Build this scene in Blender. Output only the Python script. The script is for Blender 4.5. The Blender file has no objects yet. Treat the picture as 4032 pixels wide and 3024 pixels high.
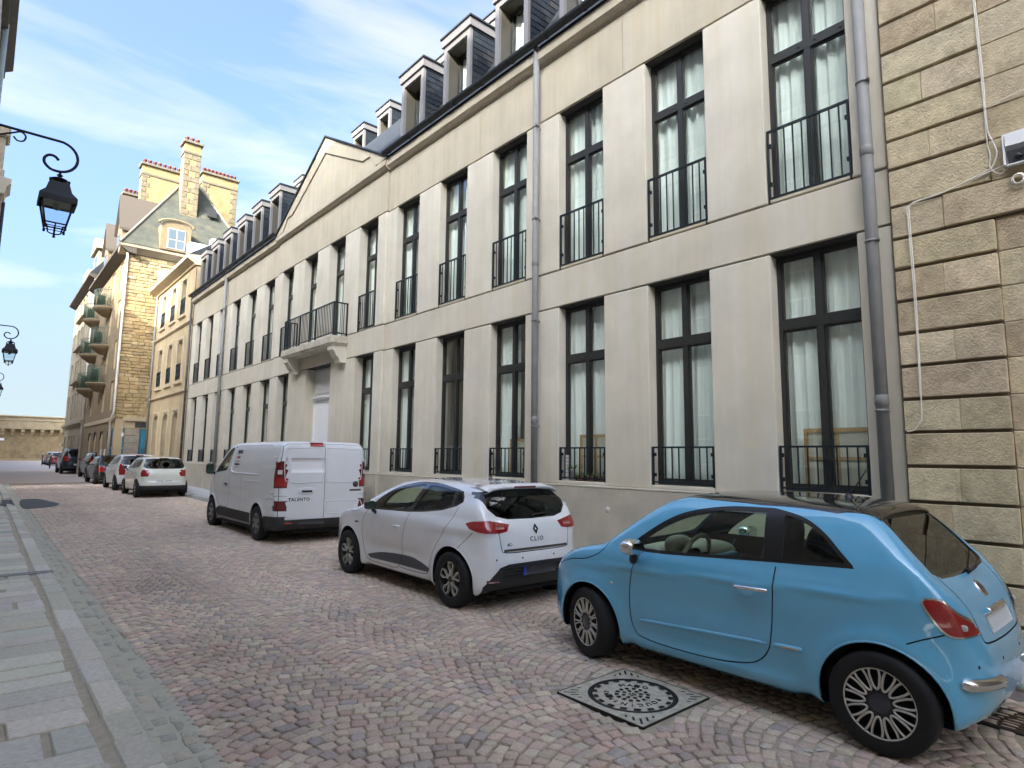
import bpy, bmesh, math, random
import numpy as np
from mathutils import Vector, Matrix
random.seed(7); rng = np.random.default_rng(7)
R_ = math.radians
scene = bpy.context.scene
COL = scene.collection

# ------------------------------------------------------------------ camera
CAM_H = 1.7184
F_PX = 2400.0
YAW, PITCH, ROLL = R_(40.9116), R_(6.8000), R_(0.6070)
_f = np.array([math.sin(YAW)*math.cos(PITCH), math.cos(YAW)*math.cos(PITCH), math.sin(PITCH)])
_r = np.array([math.cos(YAW), -math.sin(YAW), 0.0]); _u = np.cross(_r, _f)
_R = math.cos(ROLL)*_r + math.sin(ROLL)*_u
_U = -math.sin(ROLL)*_r + math.cos(ROLL)*_u
cd = bpy.data.cameras.new('camera'); cam = bpy.data.objects.new('camera', cd); COL.objects.link(cam)
cam.matrix_world = Matrix(((_R[0], _U[0], -_f[0], 0), (_R[1], _U[1], -_f[1], 0), (_R[2], _U[2], -_f[2], CAM_H), (0, 0, 0, 1)))
cd.sensor_fit = 'HORIZONTAL'; cd.sensor_width = 36.0; cd.lens = 36.0*F_PX/4032.0
cd.clip_start = 0.05; cd.clip_end = 2000
scene.camera = cam
def to_px(P):
    d = np.asarray(P, float) - np.array([0, 0, CAM_H])
    z = d@_f
    return 2016 + F_PX*(d@_R)/z, 1512 - F_PX*(d@_U)/z, z

# ------------------------------------------------------------------ sky and sun
SUN_DIR = Vector((-0.88, -0.47, 0.585)).normalized()        # towards the sun
SUN_EL = math.asin(SUN_DIR.z)
w = bpy.data.worlds.new('World'); scene.world = w; w.use_nodes = True
nt = w.node_tree; nt.nodes.clear()
def N(tree, typ, **kw):
    n = tree.nodes.new(typ)
    for k, v in kw.items(): setattr(n, k, v)
    return n
wo = N(nt, 'ShaderNodeOutputWorld'); bg = N(nt, 'ShaderNodeBackground'); bg.inputs[1].default_value = 0.15
sky = N(nt, 'ShaderNodeTexSky', sky_type='NISHITA'); sky.sun_disc = False
sky.sun_elevation = SUN_EL; sky.sun_rotation = math.atan2(SUN_DIR.x, SUN_DIR.y)
sky.altitude = 20; sky.air_density = 0.65; sky.dust_density = 10.0; sky.ozone_density = 5.5   # bright hazy day
tc = N(nt, 'ShaderNodeTexCoord')
mp = N(nt, 'ShaderNodeMapping'); mp.inputs['Rotation'].default_value = (R_(8), R_(-20), R_(24)); mp.inputs['Scale'].default_value = (0.75, 2.2, 4.6)
n1 = N(nt, 'ShaderNodeTexNoise'); n1.inputs['Scale'].default_value = 2.0; n1.inputs['Detail'].default_value = 8; n1.inputs['Roughness'].default_value = 0.55; n1.inputs['Distortion'].default_value = 0.5
r1 = N(nt, 'ShaderNodeValToRGB'); r1.color_ramp.elements[0].position = 0.45; r1.color_ramp.elements[1].position = 0.66
r1.color_ramp.elements[0].color = (0.0, 0.0, 0.0, 1); r1.color_ramp.elements[1].color = (0.85, 0.85, 0.85, 1)
bw = N(nt, 'ShaderNodeRGBToBW'); cl = N(nt, 'ShaderNodeMix', data_type='RGBA', blend_type='MULTIPLY'); cl.inputs[0].default_value = 1.0
cl.inputs[7].default_value = (1.40, 1.52, 1.58, 1)          # thin high cloud, as bright as the light around it
mx = N(nt, 'ShaderNodeMix', data_type='RGBA'); L_ = nt.links.new
L_(tc.outputs['Generated'], mp.inputs['Vector']); L_(mp.outputs[0], n1.inputs['Vector']); L_(n1.outputs['Fac'], r1.inputs['Fac'])
L_(sky.outputs[0], bw.inputs[0]); L_(bw.outputs[0], cl.inputs[6]); L_(r1.outputs['Color'], mx.inputs[0]); L_(sky.outputs[0], mx.inputs[6]); L_(cl.outputs[2], mx.inputs[7])
sx = N(nt, 'ShaderNodeSeparateXYZ'); L_(tc.outputs['Generated'], sx.inputs[0])
hz = N(nt, 'ShaderNodeMapRange'); hz.inputs['From Min'].default_value = 0.0; hz.inputs['From Max'].default_value = 0.30; hz.inputs['To Min'].default_value = 0.85; hz.inputs['To Max'].default_value = 0.0; hz.interpolation_type = 'SMOOTHSTEP'
L_(sx.outputs['Z'], hz.inputs['Value'])
hm = N(nt, 'ShaderNodeMix', data_type='RGBA'); hm.inputs[7].default_value = (1.0, 1.24, 1.33, 1)   # pale band of cloud towards the horizon
L_(hz.outputs[0], hm.inputs[0]); L_(mx.outputs[2], hm.inputs[6]); L_(hm.outputs[2], bg.inputs[0]); L_(bg.outputs[0], wo.inputs[0])
sd = bpy.data.lights.new('sun', 'SUN'); sd.energy = 2.2; sd.angle = R_(0.53); sd.color = (1.0, 0.93, 0.80)
sun = bpy.data.objects.new('sun', sd); COL.objects.link(sun); sun.rotation_euler = SUN_DIR.to_track_quat('Z', 'Y').to_euler()
vs = scene.view_settings; vs.view_transform = 'Standard'; vs.look = 'None'; vs.exposure = 2.55; vs.gamma = 1.0; vs.use_curve_mapping = False
scene.render.engine = 'CYCLES'
cy = scene.cycles; cy.max_bounces = 10; cy.diffuse_bounces = 4; cy.glossy_bounces = 4; cy.transparent_max_bounces = 16; cy.transmission_bounces = 6
cy.use_adaptive_sampling = True

# ------------------------------------------------------------------ helpers
def gz(y):
    """height of the gently rising street at distance y"""
    return float(np.interp(y, [-30, 7, 14, 20, 27, 40, 60, 120, 200], [0, 0, .035, .09, .16, .20, .26, .33, .36]))

class MB:
    def __init__(s): s.V = []; s.F = []; s.S = []
    def add(s, V, F, smooth=False):
        o = len(s.V); s.V += [tuple(v) for v in V]; s.F += [tuple(i+o for i in f) for f in F]; s.S += [smooth]*len(F); return s
    def box(s, x0, x1, y0, y1, z0, z1):
        return s.add([(x0,y0,z0),(x1,y0,z0),(x1,y1,z0),(x0,y1,z0),(x0,y0,z1),(x1,y0,z1),(x1,y1,z1),(x0,y1,z1)],
            [(0,3,2,1),(4,5,6,7),(0,1,5,4),(1,2,6,5),(2,3,7,6),(3,0,4,7)])
    def cbox(s, x0, x1, y0, y1, z0, z1, c=.01, j=0.0):
        """box with chamfered edges, optionally irregular"""
        X=(x0,x1); Y=(y0,y1); Z=(z0,z1); V=[]; idx={}
        for ix in (0,1):
            for iy in (0,1):
                for iz in (0,1):
                    dx=(c,-c)[ix]; dy=(c,-c)[iy]; dz=(c,-c)[iz]
                    jx,jy,jz=((random.uniform(-j,j) for _ in range(3)) if j else (0,0,0))
                    bx,by,bz=X[ix]+jx,Y[iy]+jy,Z[iz]+jz
                    idx[ix,iy,iz]=(len(V),len(V)+1,len(V)+2)
                    V += [(bx,by+dy,bz+dz),(bx+dx,by,bz+dz),(bx+dx,by+dy,bz)]
        F=[]
        for ix in (0,1):
            q=[idx[ix,a,b][0] for a,b in ((0,0),(1,0),(1,1),(0,1))]; F.append(tuple(q if ix else q[::-1]))
        for iy in (0,1):
            q=[idx[a,iy,b][1] for a,b in ((0,0),(0,1),(1,1),(1,0))]; F.append(tuple(q if iy else q[::-1]))
        for iz in (0,1):
            q=[idx[a,b,iz][2] for a,b in ((0,0),(1,0),(1,1),(0,1))]; F.append(tuple(q if iz else q[::-1]))
        for a in (0,1):
            for b in (0,1):
                for e,(k0,k1) in (('x',(1,2)),('y',(0,2)),('z',(0,1))):
                    if e=='x': p,q=idx[0,a,b],idx[1,a,b]
                    elif e=='y': p,q=idx[a,0,b],idx[a,1,b]
                    else: p,q=idx[a,b,0],idx[a,b,1]
                    F.append((p[k0],q[k0],q[k1],p[k1]))
        for k,t in idx.items(): F.append(t)
        return s.add(V,F)
    def prism(s, poly, axis, a, b, smooth=False):
        """extrude a 2D polygon along axis 'x' (poly in y,z), 'y' (x,z) or 'z' (x,y)"""
        f={'x':lambda p,t:(t,p[0],p[1]),'y':lambda p,t:(p[0],t,p[1]),'z':lambda p,t:(p[0],p[1],t)}[axis]
        n=len(poly); V=[f(p,a) for p in poly]+[f(p,b) for p in poly]
        F=[tuple(range(n-1,-1,-1)),tuple(range(n,2*n))]+[(i,(i+1)%n,n+(i+1)%n,n+i) for i in range(n)]
        return s.add(V,F,smooth)
    def cyl(s, p0, p1, r, n=12, r1=None, caps=True, smooth=True):
        p0=Vector(p0); p1=Vector(p1); d=(p1-p0).normalized(); r1=r if r1 is None else r1
        a=d.orthogonal().normalized(); b=d.cross(a)
        V=[]
        for p,rr in ((p0,r),(p1,r1)):
            V+= [tuple(p+(a*math.cos(2*math.pi*i/n)+b*math.sin(2*math.pi*i/n))*rr) for i in range(n)]
        s.add(V,[(i,(i+1)%n,n+(i+1)%n,n+i) for i in range(n)],smooth)
        if caps:
            o=len(s.V)-2*n; s.F+= [tuple(o+i for i in range(n-1,-1,-1)),tuple(o+n+i for i in range(n))]; s.S+=[False,False]
        return s
    def tube(s, path, r, n=8, closed=False):
        P=[Vector(p) for p in path]; m=len(P); V=[]; prev=None
        rr=r if hasattr(r,'__len__') else [r]*m
        for i,p in enumerate(P):
            if closed: t=(P[(i+1)%m]-P[i-1]).normalized()
            else: t=(P[min(i+1,m-1)]-P[max(i-1,0)]).normalized()
            if prev is None: a=t.orthogonal().normalized()
            else: a=(prev-t*prev.dot(t)); a=a.normalized() if a.length>1e-6 else t.orthogonal().normalized()
            prev=a; b=t.cross(a)
            V+=[tuple(p+(a*math.cos(2*math.pi*k/n)+b*math.sin(2*math.pi*k/n))*rr[i]) for k in range(n)]
        F=[]
        for i in range(m if closed else m-1):
            j=(i+1)%m
            F+=[(i*n+k,i*n+(k+1)%n,j*n+(k+1)%n,j*n+k) for k in range(n)]
        s.add(V,F,True)
        if not closed:
            o=len(s.V)-m*n; s.F+=[tuple(o+k for k in range(n-1,-1,-1)),tuple(o+(m-1)*n+k for k in range(n))]; s.S+=[False,False]
        return s
    def lathe(s, prof, c=(0,0,0), axis='z', n=24, smooth=True, squash=None):
        V=[];m=len(prof)
        for k in range(n):
            t=2*math.pi*k/n; ct,st=math.cos(t),math.sin(t)
            for r,h in prof:
                q={'z':(r*ct,r*st,h),'x':(h,r*ct,r*st),'y':(r*st,h,r*ct)}[axis]
                V.append((c[0]+q[0],c[1]+q[1],c[2]+q[2]))
        F=[]
        for k in range(n):
            k2=(k+1)%n
            for i in range(m-1): F.append((k*m+i,k2*m+i,k2*m+i+1,k*m+i+1))
        return s.add(V,F,smooth)
    def grid(s, fn, nu, nv, smooth=True):
        V=[fn(i/nu,j/nv) for j in range(nv+1) for i in range(nu+1)]
        return s.add(V,[(j*(nu+1)+i,j*(nu+1)+i+1,(j+1)*(nu+1)+i+1,(j+1)*(nu+1)+i) for j in range(nv) for i in range(nu)],smooth)
    def mesh(s, name, mat):
        me=bpy.data.meshes.new(name); me.from_pydata(s.V,[],s.F)
        if any(s.S): me.polygons.foreach_set('use_smooth',s.S)
        if mat is not None: me.materials.append(mat)
        me.update(); return me
    def obj(s, name, mat, parent=None, loc=None):
        return link(name, s.mesh(name,mat), parent, loc)
def link(name, me, parent=None, loc=None, rz=0):
    o=bpy.data.objects.new(name,me); COL.objects.link(o)
    if parent is not None: o.parent=parent
    if loc is not None: o.location=loc
    if rz: o.rotation_euler=(0,0,rz)
    return o
def thing(name,label,cat,loc=(0,0,0),group=None,rz=0):
    o=link(name,None,None,loc,rz); o.empty_display_size=.2; return tag(o,label,cat,group)
def tag(o,label,cat,group=None):
    o['label']=label; o['category']=cat
    if group: o['group']=group
    return o
def struct(o): o['kind']='structure'; return o
def stuff(o): o['kind']='stuff'; return o
def smoothpath(pts,n=8,closed=False):
    """Catmull-Rom through 2D or 3D points"""
    P=np.array(pts,float); m=len(P); out=[]
    for i in range(m if closed else m-1):
        if closed: p0,p1,p2,p3=P[i-1],P[i],P[(i+1)%m],P[(i+2)%m]
        else: p0,p1,p2,p3=P[max(i-1,0)],P[i],P[i+1],P[min(i+2,m-1)]
        for k in range(n):
            t=k/n; out.append(.5*((2*p1)+(-p0+p2)*t+(2*p0-5*p1+4*p2-p3)*t*t+(-p0+3*p1-3*p2+p3)*t**3))
    if not closed: out.append(P[-1])
    return [tuple(q) for q in out]

# ------------------------------------------------------------------ materials
MATS={}
def mat(name, col, rough=.7, metal=0., spec=.5, var=0., vscale=3., bump=0., bscale=60., coat=0., col2=None, streak=0., attr=None, detail=4, dist=.02, dirt=0., dirtcol=(.08,.075,.065), dscale=1.2):
    if name in MATS: return MATS[name]
    m=bpy.data.materials.new(name); m.use_nodes=True; t=m.node_tree; b=t.nodes['Principled BSDF']
    b.inputs['Roughness'].default_value=rough; b.inputs['Metallic'].default_value=metal
    b.inputs['Specular IOR Level'].default_value=spec; b.inputs['Coat Weight'].default_value=coat; b.inputs['Coat Roughness'].default_value=.02; b.inputs['Coat IOR'].default_value=1.75
    b.inputs['Base Color'].default_value=(*col,1)
    L=t.links.new; geo=N(t,'ShaderNodeNewGeometry'); src=None
    if attr:
        a=N(t,'ShaderNodeAttribute',attribute_name=attr); src=a.outputs['Color']
    if var or col2 is not None or streak or dirt:
        c2=col2 or tuple(max(0,c*(1-var)) for c in col)
        nz=N(t,'ShaderNodeTexNoise'); nz.inputs['Scale'].default_value=vscale; nz.inputs['Detail'].default_value=detail; nz.inputs['Roughness'].default_value=.6
        L(geo.outputs['Position'],nz.inputs['Vector'])
        rp=N(t,'ShaderNodeValToRGB'); rp.color_ramp.elements[0].position=.32; rp.color_ramp.elements[1].position=.68
        L(nz.outputs['Fac'],rp.inputs['Fac'])
        if src is not None:
            mu=N(t,'ShaderNodeMix',data_type='RGBA',blend_type='MULTIPLY'); mu.inputs[0].default_value=1
            v=1-var; rp.color_ramp.elements[0].color=(v,v,v,1); rp.color_ramp.elements[1].color=(1,1,1,1)
            L(src,mu.inputs[6]); L(rp.outputs[0],mu.inputs[7]); src=mu.outputs[2]
        else:
            rp.color_ramp.elements[0].color=(*c2,1); rp.color_ramp.elements[1].color=(*col,1); src=rp.outputs[0]
        if streak:
            mpn=N(t,'ShaderNodeMapping'); mpn.inputs['Scale'].default_value=(2.2,2.2,.16)
            s2=N(t,'ShaderNodeTexNoise'); s2.inputs['Scale'].default_value=2.4; s2.inputs['Detail'].default_value=5; s2.inputs['Roughness'].default_value=.62
            L(geo.outputs['Position'],mpn.inputs['Vector']); L(mpn.outputs[0],s2.inputs['Vector'])
            r2=N(t,'ShaderNodeValToRGB'); r2.color_ramp.elements[0].position=.36; r2.color_ramp.elements[1].position=.62
            k=1-streak; r2.color_ramp.elements[0].color=(k,k*.97,k*.9,1); r2.color_ramp.elements[1].color=(1,1,1,1)
            mu=N(t,'ShaderNodeMix',data_type='RGBA',blend_type='MULTIPLY'); mu.inputs[0].default_value=1
            L(s2.outputs['Fac'],r2.inputs['Fac']); L(src,mu.inputs[6]); L(r2.outputs[0],mu.inputs[7]); src=mu.outputs[2]
        if dirt:
            s3=N(t,'ShaderNodeTexNoise'); s3.inputs['Scale'].default_value=dscale; s3.inputs['Detail'].default_value=8; s3.inputs['Roughness'].default_value=.7
            L(geo.outputs['Position'],s3.inputs['Vector'])
            r3=N(t,'ShaderNodeValToRGB'); r3.color_ramp.elements[0].position=.52; r3.color_ramp.elements[1].position=.75
            r3.color_ramp.elements[0].color=(0,0,0,1); r3.color_ramp.elements[1].color=(dirt,dirt,dirt,1)
            mu=N(t,'ShaderNodeMix',data_type='RGBA'); mu.inputs[7].default_value=(*dirtcol,1)
            L(s3.outputs['Fac'],r3.inputs['Fac']); L(r3.outputs[0],mu.inputs[0]); L(src,mu.inputs[6]); src=mu.outputs[2]
    if src is not None: L(src,b.inputs['Base Color'])
    if bump:
        nb=N(t,'ShaderNodeTexNoise'); nb.inputs['Scale'].default_value=bscale; nb.inputs['Detail'].default_value=5; nb.inputs['Roughness'].default_value=.65
        L(geo.outputs['Position'],nb.inputs['Vector'])
        bp=N(t,'ShaderNodeBump'); bp.inputs['Strength'].default_value=bump; bp.inputs['Distance'].default_value=dist
        L(nb.outputs['Fac'],bp.inputs['Height']); L(bp.outputs[0],b.inputs['Normal'])
    MATS[name]=m; return m
def glassmat(name, tint=(.8,.86,.82), refl=1.0, rough=0.0, ior=1.5):
    if name in MATS: return MATS[name]
    m=bpy.data.materials.new(name); m.use_nodes=True; t=m.node_tree; t.nodes.clear(); L=t.links.new
    o=N(t,'ShaderNodeOutputMaterial'); mixs=N(t,'ShaderNodeMixShader'); tr=N(t,'ShaderNodeBsdfTransparent'); gl=N(t,'ShaderNodeBsdfGlossy')
    tr.inputs[0].default_value=(*tint,1); gl.inputs['Roughness'].default_value=rough; gl.inputs[0].default_value=(refl,refl,refl,1)
    lw=N(t,'ShaderNodeLayerWeight'); lw.inputs['Blend'].default_value=.5
    pw=N(t,'ShaderNodeMath',operation='POWER'); pw.inputs[1].default_value=5.; ma=N(t,'ShaderNodeMath',operation='MULTIPLY_ADD'); f0=((ior-1)/(ior+1))**2; ma.inputs[1].default_value=1-f0; ma.inputs[2].default_value=f0
    L(lw.outputs['Facing'],pw.inputs[0]); L(pw.outputs[0],ma.inputs[0]); L(ma.outputs[0],mixs.inputs[0]); L(tr.outputs[0],mixs.inputs[1]); L(gl.outputs[0],mixs.inputs[2]); L(mixs.outputs[0],o.inputs[0])
    MATS[name]=m; return m

CONC =mat('pale_concrete',(.525,.465,.35),.85,var=.16,vscale=1.3,bump=.12,bscale=240,streak=.07,dist=.004,detail=6)
CONCB=mat('pale_concrete_band',(.62,.565,.455),.85,var=.14,vscale=1.4,bump=.12,bscale=240,streak=.06,dist=.004,detail=6)
CONC2=mat('pale_concrete_piers',(.655,.605,.495),.85,var=.14,vscale=1.6,bump=.12,bscale=240,streak=.05,dist=.004,detail=6,dirt=.10,dirtcol=(.45,.41,.32),dscale=1.7)
PLINTH=mat('plinth_concrete',(.55,.49,.385),.88,var=.2,vscale=2.2,bump=.15,bscale=200,dirt=.35,dirtcol=(.30,.25,.18),dist=.005)
FRAME=mat('dark_bronze_frame',(.033,.034,.030),.4,metal=.2)
RAIL =mat('dark_blue_grey_steel',(.018,.028,.034),.42,metal=.4)
GLASS=glassmat('window_glass',(.965,.985,.965),1.0,0.0,1.7)
CURT =mat('white_sheer_curtain',(.86,.90,.86),.9)
ROOM =mat('room_plaster',(.35,.32,.27),.9)
SLATE=mat('dark_slate',(.022,.028,.034),.6,spec=.25,var=.35,vscale=9,bump=.2,bscale=90,attr=None)
ZINC =mat('grey_zinc',(.245,.24,.225),.55,metal=.0,spec=.3,var=.15,vscale=6)
ALU  =mat('warm_grey_aluminium',(.21,.20,.19),.5,metal=.2)
GUT  =mat('dark_zinc_gutter',(.03,.035,.035),.5,metal=.3)
WHITE=mat('white_paint',(.78,.78,.77),.45)
# ------------------------------------------------------------------ ground
KX0, KX1, GX1, RX1 = 0.69, 0.885, 1.185, 5.84      # left kerb, gutter edge, right kerb line
FX = 6.68                                           # facade plane of the long building
LX = -0.40                                          # wall plane of the left-hand houses
def ribbon(xs, ys, zf):
    V=[(x,y,zf(x,y)) for y in ys for x in xs]; n=len(xs)
    return V,[(j*n+i,j*n+i+1,(j+1)*n+i+1,(j+1)*n+i) for j in range(len(ys)-1) for i in range(n-1)]
BLOBS=[(3.08,6.4,.45,.35),(3.16,5.6,.4,.3),(3.26,4.33,.35,.35),(3.23,3.74,.3,.3),(3.15,2.85,.28,.25),(1.62,5.92,.35,.7),(1.48,4.73,.3,.5),(1.56,3.99,.4,.45),(1.87,9.36,.5,.9),(3.4,2.2,.4,.2),(2.3,3.1,.35,.2),(4.6,4.9,.4,.3)]
def openjoint(x,y):
    s=0.
    for bx,by,sx,sy in BLOBS: s=max(s,math.exp(-((x-bx)/sx)**2-((y-by)/sy)**2))
    s=max(s,.55*(.5+.5*math.sin(1.7*x+.9*y+2*math.sin(.6*y)))*(.5+.5*math.sin(1.1*x-.7*y+1.3)))
    return s
SAND=mat('joint_sand',(.46,.39,.28),.95,var=.35,vscale=14,bump=.5,bscale=90,dist=.01,dirt=.6,dirtcol=(.06,.055,.045),dscale=3.)
COB=mat('porphyry_setts',(.25,.22,.21),.74,var=.28,vscale=55,bump=.55,bscale=85,attr='tint',dist=.012,dirt=.55,dirtcol=(.60,.52,.41),dscale=5.)
ASPH=mat('grey_asphalt',(.10,.105,.11),.9,var=.25,vscale=20,bump=.4,bscale=180,dist=.006)
FARC=mat('distant_setts',(.56,.46,.375),.85,col2=(.46,.38,.315),vscale=9,bump=.5,bscale=16,dist=.02)
GRAN=mat('grey_granite_paving',(.33,.335,.335),.78,var=.22,vscale=30,bump=.35,bscale=110,attr='tint',dist=.006,dirt=.3,dirtcol=(.22,.21,.16),dscale=2.)
MORT=mat('beige_mortar',(.52,.455,.34),.95,var=.25,vscale=12,bump=.5,bscale=70,dist=.012)
GUTT=mat('mortar_gutter',(.54,.51,.40),.85,col2=(.45,.44,.35),vscale=5,bump=.4,bscale=60,dist=.008,dirt=.4,dirtcol=(.50,.44,.32),dscale=2.5)
CPAV=mat('smooth_pavement',(.46,.455,.44),.88,var=.15,vscale=6,bump=.2,bscale=160,dist=.004)

g=MB(); g.box(-400,400,-60,700,-1.3,-.6); struct(g.obj('ground',mat('ground_earth',(.16,.15,.13),.95)))
# road bed: sand between the setts, sunk where joints are open
xs=list(np.linspace(GX1-.02,RX1+.01,48)); ys=list(np.arange(1.2,14,.1))+list(np.arange(14,38.1,.4))
rb=MB(); V,F=ribbon(xs,ys,lambda x,y:gz(y)-.006-.036*max(0.,openjoint(x,y)-.10)); rb.add(V,F,True)
V,F=ribbon([GX1-.02,3.5,RX1+.01],[-40,-20,0,1.2],lambda x,y:-.006); rb.add(V,F)
road=struct(rb.obj('road',SAND))
rf=MB(); V,F=ribbon([-.5,1.2,3.5,RX1+.05],[38,45,55,70,90,125],lambda x,y:gz(y)); rf.add(V,F)
V,F=ribbon([-60,-20,-.5],[60,90,125],lambda x,y:gz(y)); rf.add(V,F); V,F=ribbon([RX1+.05,20],[62,90,125],lambda x,y:gz(y)); rf.add(V,F)
struct(rf.obj('distant_road',FARC))

# setts laid in segmental arcs
def setts():
    out=[]; W=1.165; rise=.23; d=.101
    for sidx in range(4):
        xc=GX1+W*(sidx+.5)
        for k in range(int((36-1.0)/d)):
            yb=1.0+k*d+(.05 if sidx%2 else 0); n=12+(k%2)
            cuts=np.linspace(-1,1,n+1)+np.r_[0,rng.normal(0,.012,n-1),0]
            for i in range(n):
                u=(cuts[i]+cuts[i+1])/2; x=xc+W/2*u; y=yb+rise*(1-u*u)-rise
                if 3.33<x<4.16 and 2.51<y<3.37: continue
                if y>4.2 and False: continue
                th=math.atan(-2*rise*u/(W/2)); lw=(cuts[i+1]-cuts[i])*W/2/math.cos(th)
                out.append((x,y,th+rng.normal(0,.05),lw*rng.uniform(.83,.92),d*math.cos(th)*rng.uniform(.81,.91)))
    return out
ST=setts(); print('setts',len(ST))
PAL=np.array([(.67,.53,.42),(.64,.51,.405),(.69,.565,.43),(.60,.495,.41),(.71,.60,.45),(.52,.455,.40),(.67,.505,.40),(.65,.55,.43),(.63,.505,.415),(.66,.54,.43),(.73,.63,.475)])
def sett_verts(st):
    x,y,th,a,b=st; a/=2; b/=2; z=gz(y)+rng.normal(0,.0025); q=min(.005,.2*b)
    tx,ty=rng.normal(0,.035,2); c,s=math.cos(th),math.sin(th); V=[]
    cor=[(-a,-b),(a,-b),(a,b),(-a,b)]; jt=rng.normal(0,.0045,(4,2))
    for lev,(inset,dz) in enumerate(((0,-.06),(0,-.005),(q,0))):
        for (px,py),jj in zip(cor,jt):
            px=px+jj[0]-math.copysign(inset,px); py=py+jj[1]-math.copysign(inset,py)
            V.append((x+c*px-s*py,y+s*px+c*py,z+dz+(tx*px+ty*py if lev else 0)))
    V.append((x,y,z+.002))
    return V
SF=[(0,1,5,4),(1,2,6,5),(2,3,7,6),(3,0,4,7),(4,5,9,8),(5,6,10,9),(6,7,11,10),(7,4,8,11),(8,9,12),(9,10,12),(10,11,12),(11,8,12)]
def tinted(name,V,F,cols_per_vert,material,parent,smooth=True):
    me=bpy.data.meshes.new(name); me.from_pydata(V,[],F); me.materials.append(material)
    a=me.color_attributes.new('tint','FLOAT_COLOR','POINT'); a.data.foreach_set('color',np.asarray(cols_per_vert,np.float32).ravel())
    if smooth: me.polygons.foreach_set('use_smooth',[True]*len(F))
    return link(name,me,parent)
def pcol(pal,k=.09):
    c=pal[rng.integers(len(pal))]*rng.uniform(1-k,1+k)*rng.uniform(.97,1.03,3); return (*c,1.)
# the 300 that show largest become single pieces
score=[]
for i,(x,y,th,a,b) in enumerate(ST):
    px,py,z=to_px((x,y,gz(y)))
    hid = (4.0<x<5.9 and .7<y<4.6)
    score.append(-1 if (z<.2 or px<-20 or px>4050 or py>3040 or hid) else 1/z)
big=set(np.argsort(score)[::-1][:300])
V=[];F=[];Cc=[]
for i,st in enumerate(ST):
    v=sett_verts(st); c=pcol(PAL,.13); xx,yy=st[0],st[1]; lf=(1-.22*openjoint(xx,yy))*(1+.07*math.sin(1.3*xx+.5*yy)*math.sin(.9*yy-1.7*xx))*(1-.10*math.exp(-((xx-2.2)/.3)**2)-.08*math.exp(-((xx-3.7)/.3)**2)); lf*=1.08; c=(c[0]*lf,c[1]*lf*.965,c[2]*lf*.96,1.)
    if i in big: tinted('sett',v,SF,[c]*13,COB,road)
    else:
        o=len(V); V+=v; F+=[tuple(j+o for j in f) for f in SF]; Cc+=[c]*13
stuff(tinted('setts',V,F,Cc,COB,road))
# asphalt patch and paint marks on the setts
pt=MB(); pp=smoothpath([(1.12,22.4),(1.75,22.6),(2.0,23.6),(1.85,24.6),(1.6,25.9),(1.15,25.6)],6,True); pt.add([(x,y,gz(y)+.010) for x,y in pp]+[(x,y,gz(y)-.02) for x,y in pp],[tuple(range(len(pp)))]+[(i,(i+1)%len(pp),len(pp)+(i+1)%len(pp),len(pp)+i) for i in range(len(pp))])
struct(pt.obj('asphalt_patch',ASPH))
PNT=mat('worn_white_paint',(.62,.60,.54),.8,var=.3,vscale=25); PNY=mat('worn_yellow_paint',(.58,.47,.20),.8,var=.3,vscale=25)
def worn(name,path,wd,m,label,z=.008,k=1.0):
    b=MB()
    for (x0,y0),(x1,y1) in zip(path[:-1],path[1:]):
        L=math.hypot(x1-x0,y1-y0); n=max(2,int(L/.035)); ux,uy=(x1-x0)/L,(y1-y0)/L
        for i in range(n):
            if random.random()>k: continue
            t=(i+.5)/n; cx,cy=x0+(x1-x0)*t,y0+(y1-y0)*t; h=wd/2*random.uniform(.15,.5); l=L/n*random.uniform(.3,.6); cx+=random.uniform(-.4,.4)*wd; cy+=random.uniform(-.4,.4)*wd
            P=[(cx-ux*l-uy*h,cy-uy*l+ux*h),(cx+ux*l-uy*h,cy+uy*l+ux*h),(cx+ux*l+uy*h,cy+uy*l-ux*h),(cx-ux*l+uy*h,cy-uy*l-ux*h)]
            b.add([(px+random.uniform(-.01,.01),py+random.uniform(-.01,.01),gz(py)+z) for px,py in P],[(0,1,2,3)])
    o=b.obj(name,m); tag(o,label,'road marking')
worn('parking_line',[(4.2,23.2),(5.1,21.1)],.09,PNT,'faded white parking line on the setts behind the far white hatchback',k=.85)
worn('parking_line',[(4.2,18.4),(5.35,21.4)],.08,PNY,'faded yellow slanting line on the setts ahead of the van',k=.7)
worn('paint_marks',[(4.1,3.45),(4.03,3.75),(3.9,4.4)],.06,PNT,'worn white paint specks on the setts beside the blue car front wheel',k=.5)
worn('paint_marks',[(3.66,1.98),(3.76,1.85),(3.92,1.68)],.06,PNT,'worn white paint specks on the setts before the blue car rear wheel',k=.5)

# gutter strip: mortar channel with half buried setts
gt=MB(); V,F=ribbon(list(np.linspace(KX1-.01,GX1+.012,7)),list(np.arange(-2,40,.12)),lambda x,y:gz(y)-.004-.012*math.sin(math.pi*min(1,max(0,(x-KX1)/.3)))+.003*math.sin(9*y+20*x)); gt.add(V,F,True)
gutter=struct(gt.obj('gutter',GUTT))
V=[];F=[];Cc=[]
GP=np.array([(.50,.48,.38),(.53,.50,.40),(.46,.45,.37),(.56,.50,.38)])
for r in range(3):
    y=1.5+r*.06
    while y<22:
        l=random.uniform(.11,.17)
        if random.random()<.8:
            v=sett_verts((KX1+.055+r*.095,y+l/2,rng.normal(0,.03),.085,l*.88)); c=pcol(GP,.08)
            o=len(V); V+=[(a,b,z-.0095+ (-.006 if r==1 else 0)) for a,b,z in v]; F+=[tuple(j+o for j in f) for f in SF]; Cc+=[c]*13
        y+=l
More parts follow.
